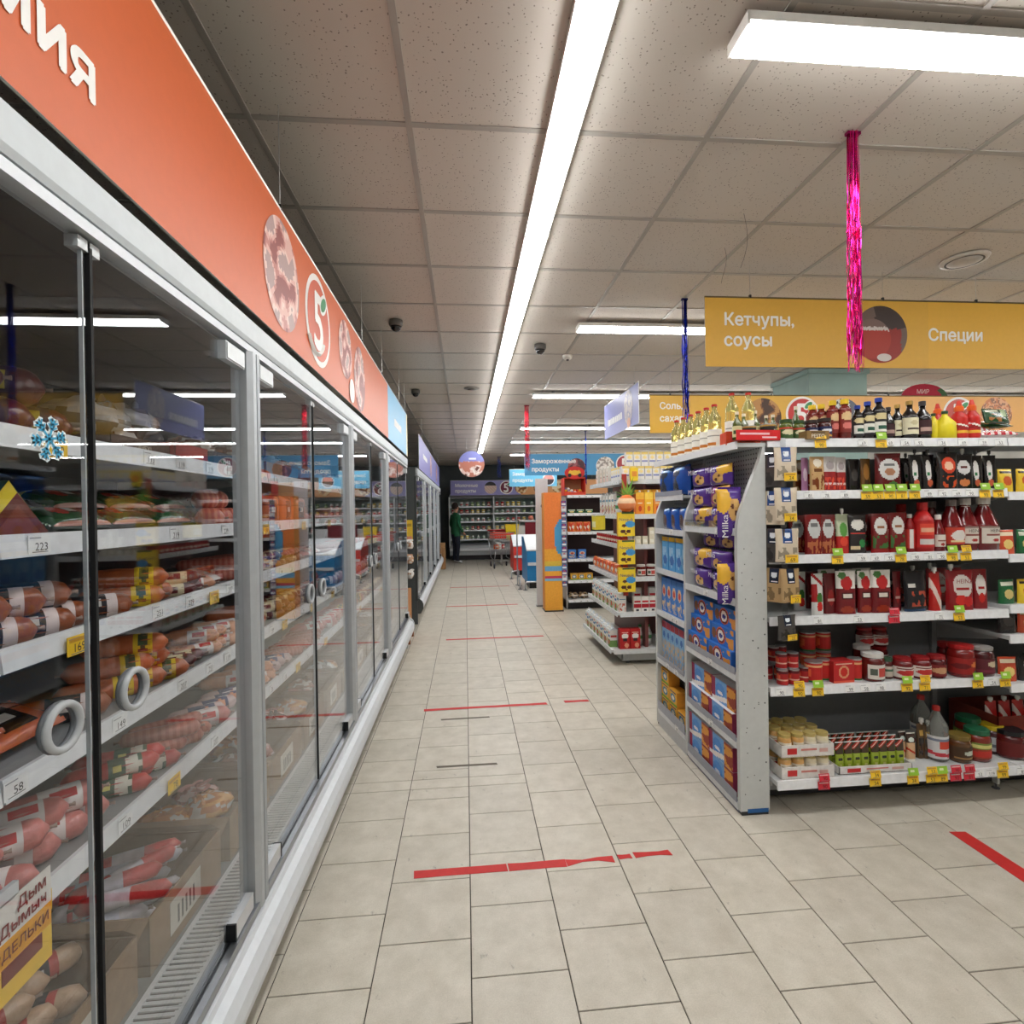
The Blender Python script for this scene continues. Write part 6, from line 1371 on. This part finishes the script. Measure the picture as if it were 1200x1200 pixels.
tinsel(2.34, 10.05, 1.05, .04, (20, 60, 170), 24, 'thin blue tinsel garland by the frozen food sign', 5)
for k, (x, y, l) in enumerate(((1.45, 2.6, .27), (1.5, 2.95, .2))):
    pts = [(x + .03 * math.sin(t * 3 + k) + .05 * t * (k - .3), y + .02 * t, CEIL - l * t) for t in [i / 10 for i in range(11)]]
    tag(build(MB().tube(pts, .0012, (70, 66, 62), 4), 'loose_wire', RUBBER), ('thin loose wire curling down from the ceiling tiles', 'thin loose wire above the corner of the yellow sign')[k], 'wire')
# ------------------------------------------------------------------ second gondola: juices, dairy, cocoa
O2 = (1.55, 5.2, 0)
Gb = tag(new('shelving_gondola', None, None, O2), 'second gondola of juices, milk and cocoa behind the biscuit bay', 'shelving')
gpart(Gb, O2, MB().box((2.6, 5.72, .98), (1.6, .03, 1.76), (110, 60, 58)).box((1.80, 5.72, .98), (.03, 1.1, 1.76), (110, 60, 58)), 'back_panel')
gpart(Gb, O2, MB().box((2.48, 5.72, .085), (1.86, 1.08, .11), (196, 199, 199)).box((1.552, 5.19, .085), (.006, .04, .1), (120, 122, 122)), 'base')
for x, y in ((1.62, 5.22), (1.62, 6.2), (3.0, 5.22)): gpart(Gb, O2, MB().lathe([(.025, 0), (.025, .01), (.01, .014), (.01, .03)], (90, 90, 92), 8, (x, y, 0)), 'foot')
for y in (5.2, 6.24): gpart(Gb, O2, MB().box((1.81, y + .02, .98), (.04, .03, 1.78), (150, 60, 54)), 'upright')
L2 = [1.847, 1.5, 1.2, .88, .53, .165]
CORN = [1.53, 1.56, 1.54, 1.5, 1.49, 1.42]
N2 = ['top', 'second', 'third', 'fourth', 'fifth', 'bottom']
for z, cx_ in zip(L2, CORN):
    s = gpart(Gb, O2, MB().extrude([(cx_ + .03, 5.1), (3.4, 5.1), (3.4, 5.7), (1.8, 5.7), (1.8, 6.35), (cx_, 6.35), (cx_, 5.13)], 'z', z - .03, z - .004, (206, 208, 208)), 'shelf')
    gpart(s, O2, MB().extrude([(5.094, z - .044), (5.1, z - .044), (5.1, z + .004), (5.094, z + .004)], 'x', cx_ + .02, 3.4, (214, 217, 219)), 'price_rail', PLAST)
    gpart(s, O2, MB().extrude([(cx_ - .006, z - .044), (cx_, z - .044), (cx_, z + .004), (cx_ - .006, z + .004)], 'y', 5.12, 6.35, (214, 217, 219)), 'price_rail', PLAST)
    for i in range(7): price_tag('w', rg.choice(PRICES), s, (cx_ - .0075 - O2[0], 5.2 + .16 * i - O2[1], z - .02), R(-90))
def fr(kind, xs, li, y=5.17, **k):
    for x in xs: place(P[kind], (x, y, L2[li] - .0035), 0, where=f'{N2[li]} juice shelf', side='left', **k)
def sd(kind, ys, li, x=None, **k):
    for y in ys: place(P[kind], (CORN[li] + .055 if x is None else x, y, L2[li] - .0035), R(-90), where=f'{N2[li]} juice shelf side', side='the near end', key=y, **k)
ar = lambda a, b, d: [round(a + d * i, 3) for i in range(int((b - a) / d) + 1)]
fr('milk_y', ar(1.6, 2.2, .078), 0); 
for x in ar(1.64, 2.16, .078): place(P['milk_y'], (x, 5.17, L2[0] + .1365), 0, where='upper tier of juice gondola top', side='left')
sd('milk_y', ar(5.24, 5.5, .08), 0); sd('white_tall', [5.66, 5.78, 5.92, 6.1], 0, h=.16)
fr('juice_o', [1.74, 1.92], 1, h=.22); fr('juice_y', [1.83], 1, h=.22); fr('corn', [2.02, 2.15], 1)
sd('milk', [5.55, 5.66, 5.78, 5.9, 6.05], 1, h=.2); sd('bottle_w', [5.45], 1)
fr('cup', [1.72, 1.79, 1.86, 1.93, 2.0], 2)
for x in (1.86, 1.93, 2.0): place(P['cup'], (x, 5.17, L2[2] + .082), where='stacked cup tier of second gondola', side='left')
place(P['cup'], (1.93, 5.17, L2[2] + .167), where='top of the cup stack of second gondola')
sd('small_r', ar(5.2, 6.2, .09), 2); sd('small_w', ar(5.25, 6.2, .12), 2, x=1.7)
sd('corn', ar(5.3, 6.2, .15), 3, w=.14, h=.12)
fr('jar_w', ar(1.75, 2.3, .1), 3, h=.12); fr('milk_r', [1.7, 1.78, 1.86, 1.94], 4); fr('milk_b', [2.02, 2.085, 2.15], 4)
for x in (1.74, 1.82, 1.9): place(P['milk_r'], (x, 5.29, L2[4] - .0035), h=.22, where='rear of fifth juice gondola front', side='left')
sd('milk', ar(5.17, 6.2, .158), 4, h=.17); sd('milk_v', ar(5.249, 6.2, .158), 4, h=.175)
fr('red_carton', [1.56, 1.665], 5, y=5.15, h=.2, w=.1); fr('white_tall', [1.95, 2.05], 5); fr('bottle_w', [1.78, 1.86], 5, y=5.3)
sd('milk_v', ar(5.26, 6.3, .156), 5, h=.17); sd('milk', ar(5.338, 6.3, .156), 5, h=.165)
for z in (1.29, 1.015, .745):
    o = place(P['nesq'], (1.565, 5.055, z), 0, h=.235, where='hanging strip of second gondola', side='the bottom', key=z)
tag(build(MB().box((0, 0, .6), (.05, .002, 1.2), (170, 60, 50)).box((0, .02, 1.2), (.05, .04, .002), (170, 60, 50)), 'clip_strip', PLAST, None, loc=(1.565, 5.086, .7)), 'red strip holding three yellow cocoa boxes', 'hanger')
# paper pineapple and hanging tubs
pa = tag(new('paper_pineapple', None, None, (1.575, 5.05, 1.53)), 'orange paper pineapple with green leaves on the corner shelf', 'decoration')
build(MB().lathe([(.03, 0), (.075, .03), (.09, .08), (.075, .13), (.03, .165)], [(226, 110, 50), (232, 140, 90), (236, 200, 160), (226, 120, 60)], 14), 'fruit_body', PAPER, pa, True)
lf = MB()
for i in range(9):
    a = R(-20 + 27.5 * i); l = .1 + .05 * (i % 2)
    lf.grid(lambda u, v: (math.cos(a) * l * v * .9 + math.sin(a) * 0 + (u - .5) * .045 * (1 - v) , -.02 - .015 * v + (.5 - abs(u - .5)) * .008, .15 + abs(math.sin(a)) * l * v * 1.2 + .03 * v), 2, 4, (110 + 20 * (i % 3), 170, 70))
build(lf, 'leaves', PAPER, pa)
tub = tag(new('price_tub', None, None, (1.42, 5.55, 1.34)), 'yellow hanging box on the aisle side of the second gondola', 'box')
build(MB().box((0, 0, .07), (.1, .17, .14), (226, 206, 60)).box((-.0505, 0, .055), (.001, .15, .06), (236, 232, 180)), 'box_body', PAPER, tub); build(MB().box((0, 0, .142), (.104, .174, .012), (206, 190, 50)).tube([(.05, 0, .14), (.09, 0, .2), (.1, 0, .22)], .003, (120, 120, 120), 5), 'hook', PLAST, tub)
yb = tag(build(MB().extrude([(-.035, 0), (.035, 0), (.04, .13), (-.04, .13)], 'y', -.02, .02, (240, 206, 50)).box((0, -.021, .07), (.05, .001, .05), (232, 150, 60)), 'hanging_tag', PAPER, None, loc=(1.66, 5.075, 1.83)), 'yellow wobbler tag on the top shelf of the second gondola', 'sign')
# ------------------------------------------------------------------ third gondola and the orange stand
O3 = (1.6, 8.1, 0)
Gc = tag(new('shelving_gondola', None, None, O3), 'third gondola with sparse dark shelves behind the orange stand', 'shelving')
gpart(Gc, O3, MB().box((2.45, 8.55, .95), (1.8, .03, 1.7), (64, 50, 52)), 'back_panel'); gpart(Gc, O3, MB().box((2.45, 8.35, .07), (1.8, .4, .14), (40, 40, 42)), 'base'); gpart(Gc, O3, MB().box((1.56, 8.33, .9), (.02, .46, 1.78), (170, 172, 172)), 'side_panel')
for i, z in enumerate((.16, .46, .79, 1.21, 1.5, 1.78)):
    s = gshelf(Gc, O3, 1.57, 3.3, 8.05, 8.5, z)
    for q in range(4): price_tag('w', rg.choice(PRICES), s, (1.66 + .1 * q - O3[0], 8.043 - O3[1], z - .022))
n3 = 'third gondola'
for x in (1.68, 1.8, 1.92): place(P['tea_y'], (x, 8.16, .4552), where=f'second shelf of {n3}', w=.11, h=.1)
for x in (1.66, 1.82): place(P['straw'], (x, 8.2, .7852), where=f'third shelf of {n3}', w=.12, h=.14)
for x in (1.65, 1.77, 1.89): place(P['corn'], (x, 8.14, 1.2052), where=f'fourth shelf of {n3}', w=.11, h=.16)
for x in (1.66, 1.8, 1.94): place(P['spice_g'], (x, 8.16, 1.4952), where=f'fifth shelf of {n3}', w=.13, h=.06)
BAGD = crumple('snack_bag', 'beige and dark snack bag', .16, .14, .09, (190, 160, 120), ((60, 44, 40), (216, 206, 190)), 6)
for x in (1.68, 1.84): place(BAGD, (x, 8.2, .1552), where=f'bottom shelf of {n3}')
bx = tag(new('ball_box', None, None, (1.7, 8.2, 1.7752)), 'red display box of coloured balls on top of the third gondola', 'box')
m = MB(); w_, d_, h_ = .33, .26, .27
m.box((0, .125, h_ / 2), (w_, .01, h_), (190, 50, 36)).box((-w_ / 2, 0, h_ / 2), (.01, d_, h_), (206, 60, 40)).box((w_ / 2, 0, h_ / 2), (.01, d_, h_), (206, 60, 40)).box((0, 0, .008), (w_, d_, .016), (190, 50, 40)).box((0, -d_ / 2, .025), (w_, .01, .05), (214, 70, 44)).box((0, 0, h_), (w_, d_, .012), (206, 60, 40)).box((0, .118, h_ / 2), (w_ - .03, .004, h_ - .03), (196, 150, 110))
build(m, 'box_shell', PAPER, bx); hd = MB(); hd.disc((0, -.131, .35), .16, ((1, 0, 0), (0, 0, 1)), lambda x, y: (226, 180, 60) if abs(y) < .35 and abs(x) < .6 else (200, 44, 40), 5, 24, .62); hd.disc((-.08, -.133, .31), .03, ((1, 0, 0), (0, 0, 1)), (40, 26, 24), 1, 12); hd.disc((.08, -.133, .31), .03, ((1, 0, 0), (0, 0, 1)), (40, 26, 24), 1, 12)
hd.box((0, -.125, .3), (.2, .01, .08), (190, 50, 40)); build(hd, 'header_card', PAPER, bx)
for i in range(14):
    r_ = .026; c_ = [(206, 60, 44), (230, 190, 60), (150, 130, 180), (226, 226, 220), (230, 110, 50)][i % 5]
    prof = [(r_ * math.sin(math.pi * t / 8) + .0005, -r_ * math.cos(math.pi * t / 8)) for t in range(9)]
    cn = ['red', 'yellow', 'lilac', 'white', 'orange'][i % 5]
    tag(build(MB().lathe(prof, c_, 12, cap=False), 'toy_ball', PLAST, None, True, loc=(1.58 + .045 * (i % 6), 8.13 + .05 * (i // 6), 1.8182 + .03 * (i // 6))), f'{cn} toy ball in the red display box, {ordinal(i % 6 + 1)} of the {("front", "middle", "rear")[i // 6]} row', 'ball', 'toy balls in the display box')
st = tag(new('cardboard_stand', None, None, (1.33, 7.97, 0)), 'tall orange printed cardboard stand at the end of the third gondola', 'stand')
def stp(u, v):
    c = (236, 130, 60) if v > .52 else (240, 170, 60)
    if ((u - 1.1) / .55) ** 2 + ((v - .62) / .16) ** 2 < 1: c = (80, 160, 206)
    if .36 < v < .42: c = (226, 190, 70)
    if .33 < v < .37: c = (110, 170, 210)
    if .27 < v < .30: c = (206, 60, 90)
    if .24 < v < .27: c = (130, 190, 220)
    return c
m = MB(); m.grid(lambda u, v: ((u - .5) * .27, 0, .02 + v * 1.8), 12, 48, stp); m.box((0, .125, .92), (.27, .24, 1.8), (232, 150, 60)); m.v = [(x, y, z) for x, y, z in m.v]
build(m, 'stand_body', PAPER, st); build(MB().box((0, .12, .01), (.29, .27, .02), (40, 40, 42)), 'stand_base', PLAST, st)
for i in range(15):
    z = .42 + i * .088
    t_ = MB().box((.165, -.015, z), (.075, .006, .078), [(70, 80, 140), (190, 196, 210), (100, 70, 150), (60, 110, 170)][i % 4]).box((.165, -.019, z - .012), (.06, .002, .03), (226, 226, 226)).box((.165, -.0195, z + .022), (.03, .002, .014), (206, 90, 70))
    t_.tube([(.165, -.018, z + .03), (.165, .02, z + .045)], .002, (150, 150, 150), 4)
    tag(build(t_, 'blister_pack', PAPER, None, loc=(1.33, 7.97, 0)), f'small blister pack on the orange stand, {ordinal(15 - i)} from the top', 'packet', 'blister packs hanging on the orange stand')
wp = tag(new('white_panel', None, None, (1.23, 8.45, 0)), 'tall white end panel behind the orange stand', 'panel')
build(MB().box((0, 0, 1.03), (.2, .04, 2.06), (212, 214, 218)).box((0, -.021, .9), (.2, .002, .006), (190, 190, 194)), 'board', PAINT, wp); build(MB().box((0, 0, .012), (.22, .09, .024), (150, 152, 154)), 'panel_foot', STEEL, wp); build(MB().disc((.01, -.0215, 1.62), .03, ((1, 0, 0), (0, 0, 1)), (50, 110, 150), 2, 14), 'round_sticker', PAPER, wp)
# ------------------------------------------------------------------ freezers, rails, cart
def freezer(x, y, w, d, hf, hb, c, label, trim=(216, 220, 222)):
    o = tag(new('chest_freezer', None, None, (x, y, 0)), label, 'freezer')
    build(MB().extrude([(0, .12), (d, .12), (d, hb), (d * .55, hb), (.1, hf + .05), (0, hf)], 'x', 0, w, c), 'freezer_body', PAINT, o)
    build(MB().extrude([(0.0, hf + .004), (.1, hf + .054), (d * .55, hb + .004), (d * .55, hb + .03), (.09, hf + .085), (-.012, hf + .03)], 'x', -.01, w + .01, (226, 229, 230)), 'lid_frame', PLAST, o)
    build(MB().box((w * .5, -.012, hf * .66), (w * .98, .02, .06), trim), 'bumper_strip', PLAST, o); build(MB().box((w / 2, d / 2, .06), (w - .1, d - .1, .12), (26, 26, 28)), 'kick_base', PAINT, o)
    m_ = MB(); m_.disc((w * .25, -.004, .22), .07, ((1, 0, 0), (0, 0, 1)), (186, 40, 40), 2, 16); m_.disc((w * .25, -.004, .37), .07, ((1, 0, 0), (0, 0, 1)), (150, 50, 60), 2, 16); m_.box((w * .22, -.003, hf * .86), (.14, .001, .03), (200, 220, 236)); build(m_, 'stickers', PAPER, o)
    return o
freezer(1.2, 10.35, 1.5, .95, .74, .99, (38, 128, 186), 'blue chest freezer with white lid beside the white panel')
freezer(1.13, 12.5, 1.5, .95, .68, .92, (206, 56, 44), 'red chest freezer behind the blue freezer')
def hoop(x, y, w, label, rz=0):
    o = tag(new('guard_rail', None, None, (x, y, 0), rz), label, 'rail')
    build(MB().tube([(0, 0, 0), (0, 0, .13), (.02, 0, .16), (w - .02, 0, .16), (w, 0, .13), (w, 0, 0)], .016, (190, 193, 196), 8), 'rail_tube', STEEL, o, True)
    for q in (0, w): build(MB().lathe([(.045, 0), (.045, .008), (.02, .01)], (120, 122, 124), 12, (q, 0, 0)), 'floor_plate', STEEL, o)
hoop(1.14, 10.16, .45, 'low steel guard rail in front of the blue freezer'); hoop(1.02, 11.9, .4, 'low steel guard rail in front of the red freezer', R(60)); hoop(1.05, 10.3, .5, 'low steel guard rail along the side of the blue freezer', R(85))
pl = tag(new('steel_pole', None, None, (1.06, 10.9, 0)), 'thin grey steel pole beside the blue freezer', 'pole'); build(MB().tube([(0, 0, 0), (0, 0, 1.6)], .014, (186, 190, 194), 8), 'pole_tube', STEEL, pl); build(MB().lathe([(.05, 0), (.05, .01), (.02, .012)], (150, 152, 154), 12), 'pole_foot', STEEL, pl)
ct = tag(new('shopping_cart', None, None, (.95, 14.4, 0), R(8)), 'steel wire shopping cart with red handle near the far wall', 'cart')
WC = (170, 172, 174); bm = MB()
def bk(u, v, s): # basket corner loft: s 0 bottom .. 1 top
    w = .36 + .2 * s; l = .62 + .24 * s; return ((u - .5) * w, (v - .5) * l - .04 * s, .5 + .45 * s)
for k in range(7):
    s = k / 6; bm.tube([bk(0, 0, s), bk(1, 0, s), bk(1, 1, s), bk(0, 1, s)], .005 if k not in (0, 6) else .008, WC, 4, True)
for i in range(9):
    q = i / 8
    for e in (0, 1): bm.tube([bk(q, e, 0), bk(q, e, 1)], .004, WC, 4); bm.tube([bk(e, q, 0), bk(e, q, 1)], .004, WC, 4)
    bm.tube([bk(q, 0, 0), bk(q, 1, 0)], .004, WC, 4)
build(bm, 'wire_basket', STEEL, ct)
fm = MB()
for e in (-1, 1):
    fm.tube([(e * .26, -.36, .14), (e * .24, -.3, .2), (e * .22, .3, .26), (e * .24, .42, .6), (e * .27, .46, 1.0)], .014, WC, 6); fm.tube([(e * .25, -.33, .17), (e * .2, -.3, .5)], .012, WC, 6)
fm.tube([(-.25, -.34, .2), (.25, -.34, .2)], .01, WC, 6); fm.tube([(-.2, -.32, .46), (.2, -.32, .46)], .01, WC, 6); build(fm, 'cart_frame', STEEL, ct, True)
build(MB().tube([(-.28, .46, 1.0), (.28, .46, 1.0)], .018, (196, 40, 40), 8), 'handle', PLAST, ct, True); build(MB().box((0, .36, .86), (.46, .02, .2), (206, 70, 50)).box((0, -.46, .93), (.5, .02, .06), (206, 70, 56)), 'seat_flap', PLAST, ct)
for sx, sy in ((-.25, -.33), (.25, -.33), (-.22, .3), (.22, .3)):
    wv = build(MB().lathe([(.03, -.014), (.06, -.014), (.06, .014), (.03, .014)], (50, 50, 52), 14).move(Matrix.Translation((sx, sy, .0605)) @ Matrix.Rotation(R(90), 4, 'Y')), 'wheel', RUBBER, ct)
    build(MB().box((sx, sy, .12), (.045, .03, .05), (120, 122, 124)), 'caster_fork', STEEL, wv)
for i in range(5): place(P[['corn', 'milk', 'links', 'small_r', 'bacon'][i]], (.82 + .06 * i, 14.25 + .07 * i, .51), .4 * i, w=.12, h=.14, where='floor of the shopping cart')
# ------------------------------------------------------------------ far open dairy fridge
O4 = (.0, 17.0, 0)
Fd = tag(new('open_dairy_fridge', None, None, O4), 'long open dairy fridge along the far wall', 'fridge')
for nm_, mb_, mt in (('fridge_back', MB().box((2.1, 17.5, 1.1), (5.2, .06, 2.0), (176, 190, 182)), PAINT), ('canopy', MB().box((2.1, 17.2, 2.0), (5.2, .7, .1), (150, 154, 156)), PAINT), ('lower_trough', MB().extrude([(16.62, .16), (17.5, .16), (17.5, .5), (17.2, .5), (17.15, .42), (16.75, .42), (16.62, .46)], 'x', -.5, 4.7, (170, 174, 176)), PAINT), ('bumper_rail', MB().extrude([(16.58, .3), (16.63, .3), (16.63, .38), (16.58, .38)], 'x', -.5, 4.7, (222, 224, 226)), PLAST), ('kick_plate', MB().box((2.1, 16.9, .08), (5.1, .3, .16), (36, 36, 40)), PAINT)):
    gpart(Fd, O4, mb_, nm_, mt)
for x in (-.5, .9, 2.3, 3.7, 4.7): gpart(Fd, O4, MB().box((x, 17.1, 1.2), (.04, .8, 1.6), (206, 208, 208)), 'divider')
kk = ['small_w', 'small_g', 'small_r', 'small_y', 'bottle_w']
for si, z in enumerate((1.7, 1.48, 1.22, .95, .66)):
    s = gshelf(Fd, O4, -.5, 4.7, 16.85, 17.4, z)
    x = -.38; i = 0
    while x < 3.6:
        k = kk[(i // 3 + si * 2) % 5]
        place(P[k], (x, 16.95, z - .0048), w=.1, h=.12 if z != 1.7 else .15, where=f'{FW[si]} far dairy shelf', side='left'); x += .175 if i % 6 else .26; i += 1
sc_ = tag(new('sales_counter', None, None, (1.95, 15.4, 0)), 'white counter with dark red front before the far fridge', 'counter')
build(MB().box((.2, 0, .55), (1.4, .7, 1.1), (206, 208, 210)), 'counter_body', PAINT, sc_); build(MB().box((.15, -.36, 1.02), (.8, .02, .36), (120, 20, 34)), 'red_front', PAINT, sc_); build(MB().box((.2, -.05, 1.24), (1.2, .6, .03), (226, 228, 230)), 'counter_shelf', PAINT, sc_)
for e in (-.35, .75): build(MB().box((e, .1, 1.16), (.03, .3, .14), (180, 182, 184)), 'shelf_bracket', PAINT, sc_)
for i, x in enumerate((1.9, 2.15, 2.4)): place(P['s_ham'], (x, 15.3, 1.2555), R(90), where='sales counter', w=.2, h=.14)
yx = tag(build(MB().extrude([(-.15, 0), (.15, 0), (.19, .42), (-.19, .42)], 'y', -.15, .15, (236, 206, 40)).box((0, -.152, .2), (.16, .002, .06), (150, 110, 30)).box((0, 0, .43), (.4, .32, .02), (220, 190, 40)), 'yellow_crate', PLAST, None, loc=(1.3, 14.9, .72)), 'yellow plastic crate beside the white counter', 'crate')
stl = tag(new('crate_table', None, None, (1.3, 14.9, 0)), 'small grey table under the yellow crate', 'table'); build(MB().box((0, 0, .7), (.7, .4, .035), (170, 172, 172)), 'table_top', PAINT, stl)
for a in (-.3, .3):
    for b in (-.16, .16): build(MB().box((a, b, .341), (.03, .03, .682), (150, 152, 152)), 'leg', STEEL, stl)
# clutter between the two glass fridges
wb = tag(new('wooden_board', None, None, (-.72, 6.5, 0)), 'wooden board standing between the two glass-door fridges', 'board'); build(MB().box((0, 0, .3), (.05, .5, .6), (170, 116, 66)), 'plank', CARD, wb); build(MB().box((.02, -.2, .05), (.06, .05, .1), (140, 84, 44)).box((.02, .2, .05), (.06, .05, .1), (140, 84, 44)), 'block', CARD, wb)
yp = tag(new('price_poster', None, None, (-.76, 7.19, 1.12)), 'yellow price poster on the dark end of the farther fridge', 'poster'); build(MB().box((0, 0, .16), (.1, .004, .34), (240, 200, 60)).box((.0, -.003, .06), (.08, .001, .1), (226, 150, 120)).box((0, -.003, .26), (.07, .001, .04), (190, 150, 40)), 'poster_sheet', PAPER, yp)
for k, (z, c_) in enumerate(((1.06, (232, 230, 226)), (.86, (200, 160, 130)), (.66, (226, 224, 220)))):
    b_ = crumple('hanging_bag', ['small white bag', 'small beige bag', 'second small white bag'][k], .1, .08, .12, c_, ((226, 220, 214), (190, 150, 120)), 20 + k); place(b_, (-.75, 7.168, z), where='end of the farther fridge')
cb_ = tag(new('cardboard_stack', None, None, (-.62, 14.35, 0)), 'flattened cardboard leaning beyond the farther fridge', 'cardboard'); build(MB().box((0, 0, .35), (.12, .3, .7), (176, 136, 92)), 'sheet', CARD, cb_); build(MB().box((.03, -.16, .3), (.1, .02, .56), (160, 120, 80)), 'sheet', CARD, cb_)
# ------------------------------------------------------------------ a shopper
def shopper():
    J = {}; V = []; Rr = []; Ed = []
    def v(n_, p, r_): J[n_] = len(V); V.append(p); Rr.append(r_)
    def e(a, b): Ed.append((J[a], J[b]))
    v('pelvis', (0, 0, .95), .15); v('waist', (0, 0, 1.08), .15); v('chest', (0, .01, 1.3), .17); v('neckb', (0, .0, 1.47), .09); v('neck', (0, .01, 1.54), .055); v('head', (0, .03, 1.64), .09); v('crown', (0, .02, 1.74), .075); v('nose', (0, .125, 1.64), .018)
    for a, b in (('pelvis', 'waist'), ('waist', 'chest'), ('chest', 'neckb'), ('neckb', 'neck'), ('neck', 'head'), ('head', 'crown'), ('head', 'nose')): e(a, b)
    for s, q in ((-1, 'l'), (1, 'r')):
        v('hip' + q, (s * .1, 0, .88), .1); v('knee' + q, (s * .1, .03, .48), .068); v('ank' + q, (s * .1, -.01, .09), .045); v('toe' + q, (s * .11, .15, .035), .035)
        v('sh' + q, (s * .19, 0, 1.42), .075); v('el' + q, (s * .25, -.02, 1.14), .058); v('wr' + q, (s * .23, .12, .94), .04); v('palm' + q, (s * .225, .17, .88), .03)
        for a, b in (('pelvis', 'hip' + q), ('hip' + q, 'knee' + q), ('knee' + q, 'ank' + q), ('ank' + q, 'toe' + q), ('chest', 'sh' + q), ('sh' + q, 'el' + q), ('el' + q, 'wr' + q), ('wr' + q, 'palm' + q)): e(a, b)
        for k in range(5):
            v(f'f{k}' + q, (s * (.2 + .012 * k), .19 + (.03 if k else 0), .83 + .004 * k), .009); e('palm' + q, f'f{k}' + q)
    me = bpy.data.meshes.new('person'); me.from_pydata(V, Ed, []); o = bpy.data.objects.new('person', me); COL.objects.link(o)
    sk = o.modifiers.new('s', 'SKIN'); o.modifiers.new('d', 'SUBSURF').levels = 1
    for i, d in enumerate(me.skin_vertices[0].data): d.radius = (Rr[i], Rr[i] * .85); d.use_root = (i == 0)
    dg = bpy.context.evaluated_depsgraph_get(); ev = o.evaluated_get(dg).to_mesh()
    mb = MB(); mb.v = [tuple(x.co) for x in ev.vertices]
    for p in ev.polygons:
        c = p.center; mb.f.append(tuple(p.vertices))
        col_ = (36, 96, 62) if c.z > .84 else (32, 36, 50)
        if c.z > 1.5 or (abs(c.x) > .17 and c.z < .92 and c.y > .1): col_ = (200, 150, 125)
        if c.z < .08: col_ = (206, 206, 206)
        mb.c.append(col_)
    o.evaluated_get(dg).to_mesh_clear(); bpy.data.objects.remove(o); bpy.data.meshes.remove(me)
    p = build(mb, 'person', CLOTH, None, True, (-.3, 15.75, 0), R(-60))
    tag(p, 'shopper in green jacket and dark trousers standing by the far fridge', 'person')
    hr = MB().lathe([(.1, 1.62), (.105, 1.68), (.098, 1.75), (.06, 1.8), (.01, 1.815)], (40, 30, 26), 14, (0, 0, 0)); build(hr, 'hair', CLOTH, p, True)
    f = MB()
    for s in (-1, 1): f.box((s * .035, .115, 1.665), (.022, .01, .01), (40, 34, 34)); f.box((s * .098, .03, 1.64), (.016, .03, .05), (196, 146, 120))
    f.box((0, .118, 1.595), (.045, .01, .01), (170, 90, 84)); build(f, 'face', CLOTH, p)
shopper()
finish_labels()
